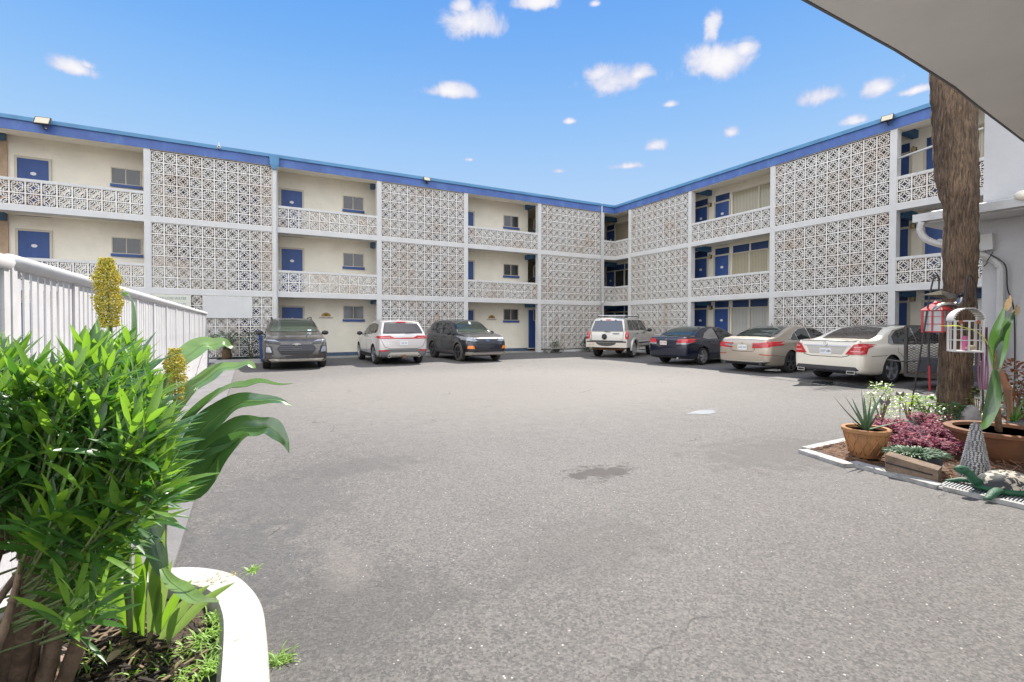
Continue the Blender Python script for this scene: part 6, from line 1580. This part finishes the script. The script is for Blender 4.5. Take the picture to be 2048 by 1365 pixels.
# purple ground plant: trailing stems with narrow leaves
def trail(name, label, spots, seed, m1, m2, L_=.07, lw=.016, ns=46, hgt=.16):
    rr_ = random.Random(seed); mb = MB(); mb2 = MB(); sm_ = MB()
    for (x, y, r_, n) in spots:
        c = gnd(x, y, SZ + .02)
        for k in range(n):
            a = rr_.uniform(0, 2 * PI); q = r_ * math.sqrt(rr_.random()); p = c + Vector((q * math.cos(a), q * math.sin(a), 0)); b = rr_.uniform(0, 2 * PI)
            pts = [p]; 
            for i in range(4): pts.append(pts[-1] + Vector((math.cos(b) * .035, math.sin(b) * .035, hgt * .3 * rr_.uniform(.2, 1.3) * (1 if i < 3 else -.3)))); b += rr_.uniform(-.5, .5)
            sm_.tube(pts, .0028, 4)
            for i in range(1, 5):
                for j in range(3):
                    g_ = rr_.uniform(0, 2 * PI); blade(mb if rr_.random() < .65 else mb2, pts[i], (math.cos(g_), math.sin(g_), rr_.uniform(0, .9)), L_ * rr_.uniform(.6, 1.3), lw, droop=.3, fold=.35, shape=(.5, 1, .8, .04))
    o = mb.build(name, m1, None, kind='stuff', label=label); return mb2, sm_
o2, s2 = trail('purple_ground_plant', 'trailing purple leaved ground plant filling the right bed', [(1800, 868, .22, 70), (1850, 880, .25, 80), (1880, 905, .2, 55), (1765, 860, .12, 40), (1900, 870, .2, 50), (1820, 895, .18, 50), (1860, 850, .2, 50)], 3, L_pur, L_pink)
o2.build('pink_ground_plant', L_pink, None, kind='stuff', label='pinkish shoots mixed into the purple ground plant'); s2.build('purple_stems', L_pur, None, kind='stuff', label='thin purple stems of the trailing ground plant')
# dark oval planter with succulents, wooden block
c = gnd(1832, 940, SZ - .02); t = thing('oval_planter', 'low dark oval planter of grey-green succulents behind the wooden block', 'planter', c, R(BR - 12))
mb = MB(); n = 28
vs = [(.19 * math.cos(2 * PI * k / n), .11 * math.sin(2 * PI * k / n), 0) for k in range(n)] + [(.235 * math.cos(2 * PI * k / n), .15 * math.sin(2 * PI * k / n), .15) for k in range(n)] + [(.20 * math.cos(2 * PI * k / n), .12 * math.sin(2 * PI * k / n), .145) for k in range(n)]
mb.add(vs, [(k, (k + 1) % n, n + (k + 1) % n, n + k) for k in range(n)] + [(n + k, n + (k + 1) % n, 2 * n + (k + 1) % n, 2 * n + k) for k in range(n)] + [tuple(range(2 * n, 3 * n))])
mb.build('planter_body', mat('dark_planter', (.035, .042, .05), .5), t, smooth=True, angle=40)
mb = MB(); rg = random.Random(4)
for k in range(260):
    a = rg.uniform(0, 2 * PI); q = math.sqrt(rg.random()); p = Vector((.20 * q * math.cos(a), .13 * q * math.sin(a), .15)); d = Vector((math.cos(a) * q * 1.2, math.sin(a) * q * 1.2, rg.uniform(.2, 1))).normalized()
    mb.tube([p, p + d * .05, p + d * .10 + Vector((0, 0, -.02))], [.010, .011, .002], 5)
mb.build('succulents', leafmat('succulent_leaf', (.12, .19, .11), (.01, .02, .01), .5, 8), t, smooth=True, kind='stuff')
a = gnd(1770, 945, .02); b = gnd(1876, 966, .02)
wood = mat('weathered_wood', (.17, .12, .085), .9, nscale=6, namt=.3, bump=1, bscale=18); 
t = thing('wooden_block', 'weathered split wooden block lying along the white kerb', 'log', a)
d = (b - a); n_ = d.normalized().cross(Vector((0, 0, 1)))
mb = MB(); q = [Vector((0, 0, .02)), Vector((0, 0, .17)), d + Vector((0, 0, .11)), d + Vector((0, 0, .0))]; off_ = -n_ * .12
mb.add(q + [v + off_ + Vector((0, 0, .015)) for v in q], [(0, 3, 2, 1), (4, 5, 6, 7), (0, 1, 5, 4), (1, 2, 6, 5), (2, 3, 7, 6), (3, 0, 4, 7)]); mb.build('timber', wood, t)
MB().bar(d * .02 + Vector((0, 0, .095)) + n_ * .003, d * .9 + Vector((0, 0, .06)) + n_ * .003, .008, .012).build('split', dark, t)
# shell cone
c = gnd(1950, 955, .02); t = thing('shell_cone', 'tall cone ornament covered with grey seashells beside the turtle', 'ornament', c)
shm = mat('shell_grey', (.36, .35, .34), .6, nscale=9, namt=.3)
MB().lathe([(.11, 0), (.10, .02), (.022, .50), (0, .52)], 20).build('cone_core', mat('cone_mortar', (.16, .15, .15), .9), t, smooth=True)
mb = MB(); rg = random.Random(7)
for i in range(26):
    z = .01 + i * .019; r_ = .112 - .088 * z / .5; m_ = max(6, int(2 * PI * r_ / .026))
    for k in range(m_):
        a = 2 * PI * (k + .5 * (i % 2)) / m_ + rg.uniform(-.06, .06); c0 = Vector((r_ * math.cos(a), r_ * math.sin(a), z)); o_ = Vector((math.cos(a), math.sin(a), 0)); u_ = Vector((-math.sin(a), math.cos(a), 0))
        mb.add([c0 + Vector((0, 0, .016)), c0 + u_ * .013 + o_ * .004, c0 + o_ * .016 - Vector((0, 0, .006)), c0 - u_ * .013 + o_ * .004, c0 - Vector((0, 0, .004))], [(0, 3, 2), (0, 2, 1), (4, 2, 3), (4, 1, 2)])
mb.build('seashells', shm, t)
# turtle
c = gnd(2003, 985, .02); t = thing('turtle_statue', 'painted green turtle statue with a mottled black and cream shell', 'statue', c, R(BR + 172)); t.scale = (.88, .88, .88)
def mottled():
    m = mat('turtle_shell', (.03, .03, .03), .7); t_ = m.node_tree; b = t_.nodes['Principled BSDF']; tc_ = t_.nodes.new('ShaderNodeTexCoord'); n = t_.nodes.new('ShaderNodeTexNoise'); n.inputs['Scale'].default_value = 16; n.inputs['Detail'].default_value = 5; n.inputs['Distortion'].default_value = .8
    t_.links.new(tc_.outputs['Object'], n.inputs['Vector']); r_ = t_.nodes.new('ShaderNodeValToRGB'); r_.color_ramp.elements[0].position = .5; r_.color_ramp.elements[0].color = (.03, .032, .035, 1); r_.color_ramp.elements[1].position = .56; r_.color_ramp.elements[1].color = (.48, .42, .33, 1)
    t_.links.new(n.outputs['Fac'], r_.inputs[0]); t_.links.new(r_.outputs[0], b.inputs['Base Color']); return m
tg = mat('turtle_green', (.010, .075, .034), .6, nscale=12, namt=.3, bump=.4, bscale=40)
mb = MB(); n, m_ = 28, 10; vs = []; fs = []
for i in range(m_ + 1):
    th = PI / 2 * i / m_
    for k in range(n): a = 2 * PI * k / n; vs.append((-.04 + .25 * math.cos(th) * math.cos(a), .18 * math.cos(th) * math.sin(a), .05 + .155 * math.sin(th) * (1 + .04 * math.cos(6 * a))))
for i in range(m_):
    for k in range(n): fs.append((i * n + k, i * n + (k + 1) % n, (i + 1) * n + (k + 1) % n, (i + 1) * n + k))
MB().add(vs, fs).build('shell', mottled(), t, smooth=True)
mb = MB().lathe([(.19, .0), (.25, .02), (.265, .045), (.24, .07)], 28); body_ = mb; 
for i_, v_ in enumerate(mb.v): mb.v[i_] = (v_[0] * 1.02 - .04, v_[1] * .74, v_[2] + .005)
mb.tube([(.15, 0, .06), (.24, .0, .11), (.28, .0, .17), (.33, 0, .20)], [.05, .042, .038, .035], 10)
mb.blob((.345, 0, .205), .05, 14, 10, 2, .03, (1.25, .85, .8))
for s_ in (-1, 1):
    mb.tube([(.12, s_ * .13, .06), (.22, s_ * .2, .05), (.30, s_ * .25, .015), (.34, s_ * .26, .01)], [.045, .04, .03, .01], 8, flat=.6)
    mb.tube([(-.2, s_ * .12, .05), (-.28, s_ * .17, .03), (-.33, s_ * .19, .01)], [.035, .03, .01], 8, flat=.6)
mb.build('turtle_body', tg, t, smooth=True)
for s_ in (-1, 1): MB().blob((.372, s_ * .034, .222), .009, 8, 6).build('eye', dark, t, smooth=True)
# drain mat
a = gnd(1878, 972, .03); b = gnd(2080, 1016, .03); t = thing('drain_mat', 'ribbed grey metal mat at the foot of the shell cone and turtle', 'mat', a)
d = (b - a); L_ = d.length; d.normalize(); w_ = Vector((-d.y, d.x, 0)) ; 
if (w_.dot(Vector((1, 0, 0)))) < 0: w_ = -w_
mb = MB(); k = 0
while k * .022 < L_: mb.bar(d * (k * .022), d * (k * .022) + w_ * .30, .010, .012); k += 1
mb.build('ribs', mat('mat_metal', (.40, .41, .43), .4, .5), t); MB().bar((0, 0, -.012), d * L_ + Vector((0, 0, -.012)), .03, .02).bar(w_ * .30 + Vector((0, 0, -.012)), d * L_ + w_ * .3 + Vector((0, 0, -.012)), .02, .02).build('mat_edge', alum, t)
# bowl pot with the tall corn-like plant
c = gnd(1998, 918, SZ - .03)
pot('bowl_pot', 'wide terracotta bowl pot at the right edge holding the tall torn-leaved plant', c, .24, .42, .33, mat('shaded_terracotta', (.23, .10, .045), .85, nscale=4, col2=(.12, .06, .035), nlo=.4, nhi=.7, bump=.2, bscale=40))  # the bowl's shade is put into a darker terracotta colour
BP = c + Vector((0, 0, .28)); dpt = topx(c)[2]
t = thing('broad_leaf_plant', 'tall broad-leaved plant with dried torn tips in the bowl pot', 'plant', BP)
MB().tube([(0, 0, 0), tuple(at(1990, 760, dpt) - BP), tuple(at(1990, 700, dpt) - BP)], [.028, .024, .012], 8).tube([(.05, .03, 0), (.06, .04, .25)], [.022, .02], 7).build('stalk', mat('dry_stalk', (.22, .14, .08), .9, nscale=12, namt=.3), t, smooth=True)
for ctrl, w, m_, nn in (([(1990, 740, dpt), (1988, 690, dpt), (1996, 650, dpt), (2010, 612, dpt)], .13, L_corn, (-.5, -1, 0)), ([(1992, 745, dpt), (2000, 690, dpt), (2012, 650, dpt - .1), (2030, 622, dpt - .1)], .12, L_corn, (-.5, -1, .3)),
                        ([(1992, 730, dpt), (1975, 690, dpt), (1958, 668, dpt), (1930, 656, dpt), (1900, 652, dpt), (1874, 653, dpt)], .045, L_yel, (0, -.5, 1)),
                        ([(1990, 740, dpt - .05), (1985, 790, dpt - .15), (1972, 840, dpt - .2), (1960, 862, dpt - .2)], .14, L_corn, (-.5, -1, 0)),
                        ([(1998, 735, dpt), (2012, 780, dpt), (2018, 820, dpt), (2012, 850, dpt)], .07, mat('brown_leaf', (.16, .09, .05), .7, trans=(.05, .02, .01)), (-.5, -1, 0))):
    mb = MB(); bigleaf(mb, [at(*q) - BP for q in ctrl], w, nn, .2, .004, seed=int(ctrl[-1][0])); mb.build('leaf', m_, t, smooth=True)
for (x, y, x2, y2) in ((2008, 616, 2020, 592), (2024, 630, 2034, 608)):
    mb = MB(); bigleaf(mb, [at(x, y, dpt - .02) - BP, at((x + x2) / 2 + 2, (y + y2) / 2, dpt - .02) - BP, at(x2, y2, dpt - .02) - BP], .06, (-.5, -1, 0), .5, .01, seed=x, w0=.9); mb.build('dried_tip', L_straw, t, smooth=True)
# upright grey stone
c = gnd(1941, 872, SZ); o = MB().blob((0, 0, .19), .12, 18, 12, 8, .05, (1.0, .6, 1.6)).build('standing_stone', mat('grey_stone', (.27, .26, .25), .9, nscale=7, namt=.2, bump=.5, bscale=30), None, smooth=True, label='rounded grey standing stone between the trunk and the bowl pot', cat='stone'); o.location = c; o.rotation_euler[2] = R(BR)
c = gnd(1838, 848, SZ); o = MB().blob((0, 0, .05), .12, 16, 9, 3, .08, (1.5, .9, .6)).build('stone', mat('grey_stone', (.27, .26, .25), .9), None, smooth=True, label='low grey stone among the purple leaves left of the trunk', cat='stone'); o.location = c
def leafy(name, label, x, y, r_, h, n, lw, ll, m_, seed, group=None): return bushy(name, label, tuple(gnd(x, y, SZ)), r_, h, n, lw, ll, m_, seed, 1, group=group)
leafy('basil_plant', 'lime green bushy plant behind the aloe pot', 1762, 848, .20, .50, 300, .028, .06, L_lime, 1)
leafy('basil_plant', 'low lime green plant beside the thin leaning pole', 1815, 838, .20, .30, 170, .04, .07, L_lime, 2)
leafy('leafy_plant', 'bright green broad-leaved plant left of the trunk base', 1850, 838, .14, .26, 90, .06, .09, L_ole2, 3)
leafy('leafy_plant', 'dark green leafy plant at the front of the trunk base', 1908, 868, .16, .30, 170, .045, .07, L_ole, 4)
leafy('basil_plant', 'lime green flower spikes right of the trunk', 1955, 850, .12, .45, 130, .025, .05, L_lime, 5)
leafy('croton', 'croton with long red and bronze leaves behind the bowl pot', 2024, 850, .26, .80, 260, .04, .15, L_crot, 6)
leafy('shrub', 'green and bronze shrub at the right edge below the croton', 2050, 845, .28, .6, 260, .03, .08, L_ole, 7)
kp = gnd(2026, 862, SZ)
aloe('bright green aloe in the pale trough at the right edge', kp + Vector((0, 0, .12)), [(BR + 170, 70, .42, 0, .03), (BR, 68, .40, -.1, .03), (BR + 90, 85, .46, 0, .03), (BR - 60, 60, .3, .1, .026), (BR + 200, 40, .28, .2, .026), (BR - 10, 35, .3, .2, .026)], L_ole2)
o = MB().box(-.35, .35, -.1, .1, 0, .12).build('trough', conc, None, label='pale concrete trough under the bright green aloe', cat='planter'); o.location = kp; o.rotation_euler[2] = R(BR)
# small metal butterfly stakes
for (x, y, x2, y2, lab) in ((1800, 850, 1800, 790, 'dark metal garden stake with a small butterfly, right of the aloe'), (1757, 880, 1770, 805, 'curled dark metal garden stake in front of the aloe')):
    g0 = gnd(x, y, SZ); dd = topx(g0)[2]; p1 = at(x2, y2, dd); t = thing('garden_stake', lab, 'stake', g0)
    MB().tube([(0, 0, 0), tuple(p1 - g0)], .004, 5).build('rod', blackm, t)
    q = p1 - g0; rt = Vector(M3.col[0]); mb = MB()
    for s_ in (-1, 1): mb.add([q, q + rt * s_ * .05 + Vector((0, 0, .05)), q + rt * s_ * .07 + Vector((0, 0, .0)), q + rt * s_ * .04 + Vector((0, 0, -.04))], [(0, 1, 2, 3)])
    mb.build('butterfly', mat('brushed_grey', (.2, .19, .2), .4, .6), t)
# shepherd's hooks and lanterns
hk = mat('hook_iron', (.05, .045, .045), .5, .4)
g1 = gnd(1818, 838, SZ); d1 = topx(g1)[2] - .15
t = thing('shepherd_hook', 'thin leaning iron crook carrying the red lantern', 'garden hook', g1)
MB().tube(catm([(0, 0, 0), tuple(at(1842, 700, d1) - g1), tuple(at(1858, 600, d1) - g1), tuple(at(1866, 562, d1) - g1), tuple(at(1873, 550, d1) - g1), tuple(at(1878, 560, d1) - g1), tuple(at(1877, 590, d1) - g1)], 6), .011, 6).build('rod', hk, t, smooth=True)
g2 = gnd(1968, 862, SZ); d2 = topx(g2)[2]
t = thing('shepherd_hook', 'iron crook right of the trunk carrying the white lantern', 'garden hook', g2)
MB().tube(catm([(0, 0, 0), tuple(at(1963, 720, d2) - g2), tuple(at(1956, 640, d2) - g2), tuple(at(1950, 575, d2) - g2), tuple(at(1942, 552, d2) - g2), tuple(at(1934, 560, d2) - g2), tuple(at(1931, 612, d2) - g2)], 6), .011, 6).build('rod', hk, t, smooth=True)
def lantern(label, x, ytop, ybot, wpx, depth, m_, rz, roof):
    p = at(x, ybot, depth); H = (ybot - ytop) / FPX * depth; w = wpx / FPX * depth / 1.35; h = H * .68
    t = thing('lantern', label, 'lantern', p, R(rz), 'lanterns hanging by the trunk')
    a = w / 2; e = w * .05; mb = MB()
    mb.box(-a, a, -a, a, 0, e * 1.2).box(-a, a, -a, a, h - e, h)
    for sx in (-1, 1):
        for sy in (-1, 1): mb.box(sx * a - e * (sx > 0) * 1.6, sx * a + e * (sx < 0) * 1.6, sy * a - e * (sy > 0) * 1.6, sy * a + e * (sy < 0) * 1.6, e * 1.2, h - e)
    for k in range(4):
        an = PI / 2 * k; c_, s_ = math.cos(an), math.sin(an)
        for (u0, u1, z0, z1) in ((-e * .35, e * .35, e, h), (-a, a, h * .36, h * .36 + e * .7), (-a, a, h * .70, h * .70 + e * .5)):
            x0 = [(u, a - e * .4) for u in (u0, u1)]; q0 = Vector((c_ * u0 - s_ * (a - e * .4), s_ * u0 + c_ * (a - e * .4), (z0 + z1) / 2)); q1 = Vector((c_ * u1 - s_ * (a - e * .4), s_ * u1 + c_ * (a - e * .4), (z0 + z1) / 2)); mb.bar(q0, q1, e * .3, z1 - z0) if abs(u1 - u0) > e else mb.box(min(q0.x, q1.x) - e * .3, max(q0.x, q1.x) + e * .3, min(q0.y, q1.y) - e * .3, max(q0.y, q1.y) + e * .3, z0, z1)
    mb.build('lantern_frame', m_, t)
    if roof == 'pyramid':
        MB().add([(-a * 1.1, -a * 1.1, h), (a * 1.1, -a * 1.1, h), (a * 1.1, a * 1.1, h), (-a * 1.1, a * 1.1, h), (-a * .35, -a * .35, h + H * .2), (a * .35, -a * .35, h + H * .2), (a * .35, a * .35, h + H * .2), (-a * .35, a * .35, h + H * .2)], [(0, 3, 2, 1), (4, 5, 6, 7), (0, 1, 5, 4), (1, 2, 6, 5), (2, 3, 7, 6), (3, 0, 4, 7)]).lathe([(a * .3, H * .19 + h), (a * .34, h + H * .23), (a * .12, h + H * .28), (0, h + H * .29)], 12).build('lantern_roof', m_, t)
    else:
        mb = MB(); n = 8; 
        for s_ in (-1, 1):
            for k in range(n):
                f = lambda q: (a * 1.08 * math.cos(q * PI / 2 * .92), h + H * .27 * math.sin(q * PI / 2 * .92)); u, z = f(k / n); u2, z2 = f((k + 1) / n)
                mb.add([(s_ * u, -a, z), (s_ * u2, -a, z2), (s_ * u2, a, z2), (s_ * u, a, z), (s_ * u * .88, -a, z - .0), (s_ * u2 * .86, -a, z2 - e), (s_ * u2 * .86, a, z2 - e), (s_ * u * .88, a, z - .0)], [(0, 1, 2, 3), (4, 7, 6, 5), (0, 4, 5, 1), (3, 2, 6, 7)])
        mb.box(-a * .3, a * .3, -a, a, h + H * .25, h + H * .27); mb.build('lantern_roof', m_, t)
        MB().box(-a * .7, -a * .45, -a * 1.06, -a, h - e * 3, h).box(a * .45, a * .7, -a * 1.06, -a, h - e * 3, h).build('copper_bracket', mat('copper', (.30, .10, .05), .5, .5), t)
    pane = mat('lantern_glass', (.50, .52, .53), .12, spec=.5)
    if roof == 'pyramid':
        MB().box(-a * .86, a * .86, -a * .86, a * .86, e * 1.3, h - e * 1.1).build('frosted_panes', pane, t)
    else:
        MB().lathe([(0, e * 1.2), (a * .22, e * 1.3), (a * .22, h * .5), (0, h * .51)], 14).build('candle', mat('pink_candle', (.55, .12, .28), .5), t)
        MB().blob((a * .3, -a * .2, h * .14), a * .35, 10, 7, 5, .1, (1, 1, .6)).build('keepsake', mat('tan_keepsake', (.45, .36, .26), .7), t)
    MB().tube([(0, 0, h + H * .26), (0, 0, H * 1.12)], .004, 5).build('hanger', hk, t)
    return t
redp = mat('lantern_red_paint', (.48, .03, .035), .4)
lantern('red lantern with white panes hanging left of the trunk', 1872, 600, 665, 48, d1, redp, BR - 62, 'pyramid')
lantern('larger white framed lantern with an arched roof hanging in front of the trunk', 1930, 612, 704, 62, min(d2, 5.4), mat('lantern_white_paint', (.58, .56, .54), .5), BR - 28, 'arch')
# metal bird
dB = d1 - .25; C0 = at(1890, 615, dB)
t = thing('metal_bird', 'bent reflective metal bird ornament hung above the two lanterns', 'ornament', C0)
mm = mat('bird_metal', (.50, .47, .36), .28, .9, nscale=6, col2=(.25, .24, .26))
w_ = lambda x, y, dd=0: at(x, y, dB + dd) - C0
MB().add([w_(1841, 591), w_(1882, 581, .04), w_(1926, 594, .02), w_(1900, 598, -.04), w_(1885, 590, -.06)], [(0, 1, 4), (1, 2, 3, 4), (0, 4, 3)]).build('raised_wing', mm, t)
MB().tube(catm([w_(1866, 622), w_(1878, 612), w_(1893, 609), w_(1908, 611), w_(1918, 604), w_(1922, 594)], 5), [.022 + .045 * math.sin(PI * i / 25) ** .8 for i in range(26)], 10, flat=.5).build('bird_body', mm, t, smooth=True)
MB().blob(w_(1922, 590), .035, 10, 8, 2, .03).tube([w_(1922, 592), w_(1912, 615), w_(1900, 638)], [.012, .008, .002], 6).build('head', mat('bird_dark_metal', (.05, .05, .06), .3, .9), t, smooth=True)
# purple ribbon windsock
dR = 5.7; C0 = at(1966, 700, dR); t = thing('ribbon_streamer', 'shiny plum ribbon streamer hanging behind the white lantern', 'streamer', C0)
for k in range(5):
    mb = MB(); pts = [at(1957 + k * 4, 655, dR) - C0, at(1957 + k * 4 + (k % 2) * 3, 700, dR + .02) - C0, at(1955 + k * 5, 745, dR) - C0, at(1958 + k * 3.5, 780, dR - .02) - C0]
    mb.ribbon([Vector(q) for q in catm([tuple(p) for p in pts], 5)], [.022] * 16, (-.5, -1, .2 * k - .4), .5); mb.build('ribbon', mat('plum_ribbon', (.16, .05, .10), .22, .2), t, smooth=True)
# utility trailer behind the trunk
XT = -5.3; yl = onx(1812, 700, XT).y
t = thing('mesh_trailer', 'dark steel utility trailer with a mesh side standing behind the palm trunk', 'trailer', (XT, yl, 0))
tm = mat('trailer_steel', (.045, .038, .035), .55, nscale=8, namt=.3); W_ = 2.5; D_ = 1.5
mb = MB()
for (yy) in (0, -W_ / 2, -W_): mb.box(-.03, .03, yy - .03, yy + .03, .28, 1.42)
mb.box(-.032, .032, -W_, 0, 1.38, 1.44).box(-.032, .032, -W_, 0, .26, .34)
for yy in (0, -W_): mb.box(0.03, D_, yy - .03, yy + .03, .26, .34); mb.box(.03, D_, yy - .025, yy + .025, 1.0, 1.05)
mb.build('trailer_frame', tm, t)
mb = MB()
for k in range(-14, 34):
    y0 = -k * .105; z0, z1 = .34, 1.38
    for s_ in (1, -1):
        # expanded mesh diagonals clipped to the panel
        a0 = y0; a1 = y0 - s_ * 1.9; 
        u0, u1 = sorted((a0, a1)); 
        def zat(yy): return z0 + (yy - a0) / (a1 - a0) * (z1 - z0)
        lo = max(-W_, u0); hi = min(0, u1)
        if hi - lo < .05: continue
        mb.bar((.0, lo, zat(lo)), (.0, hi, zat(hi)), .009, .006, up=(1, 0, 0))
mb.build('mesh_panel', tm, t)
MB().box(.03, D_, -W_, 0, .34, .37).build('deck', wood, t)
MB().lathe([(0, -.09), (.18, -.09), (.25, -.07), (.26, 0), (.25, .07), (.18, .09), (0, .09)], 24, (D_ * .35, -.75, .26), 'x').build('wheel', tyre_m, t, smooth=True)
MB().lathe([(0, -.09), (.18, -.09), (.25, -.07), (.26, 0), (.25, .07), (.18, .09), (0, .09)], 24, (D_ * .35, -W_ - .15, .26), 'x').build('wheel', tyre_m, t, smooth=True)
MB().tube([(-.05, .35, .62), (-.05, .1, .60), (-.05, -.3, .64)], .018, 6).build('latch_bar', tm, t)
MB().box(.1, .7, -.9, -.2, .38, .72).build('cargo_box', mat('cargo_blue_grey', (.06, .07, .10), .6), None, label='blue grey box lying in the mesh trailer', cat='box').location = (XT, yl, 0)
o = MB().tube([(0, 0, 0), (0, .02, .55)], .022, 8).build('striped_pole', mat('pole_red', (.42, .03, .04), .4), None, label='red and dark pole standing behind the red lantern', cat='pole'); g_ = onx(1860, 762, XT - .2); o.location = (g_.x, g_.y, .0)
MB().tube([(0, .02, .55), (0, .04, 1.3)], .022, 8).build('upper_rod', hk, o)
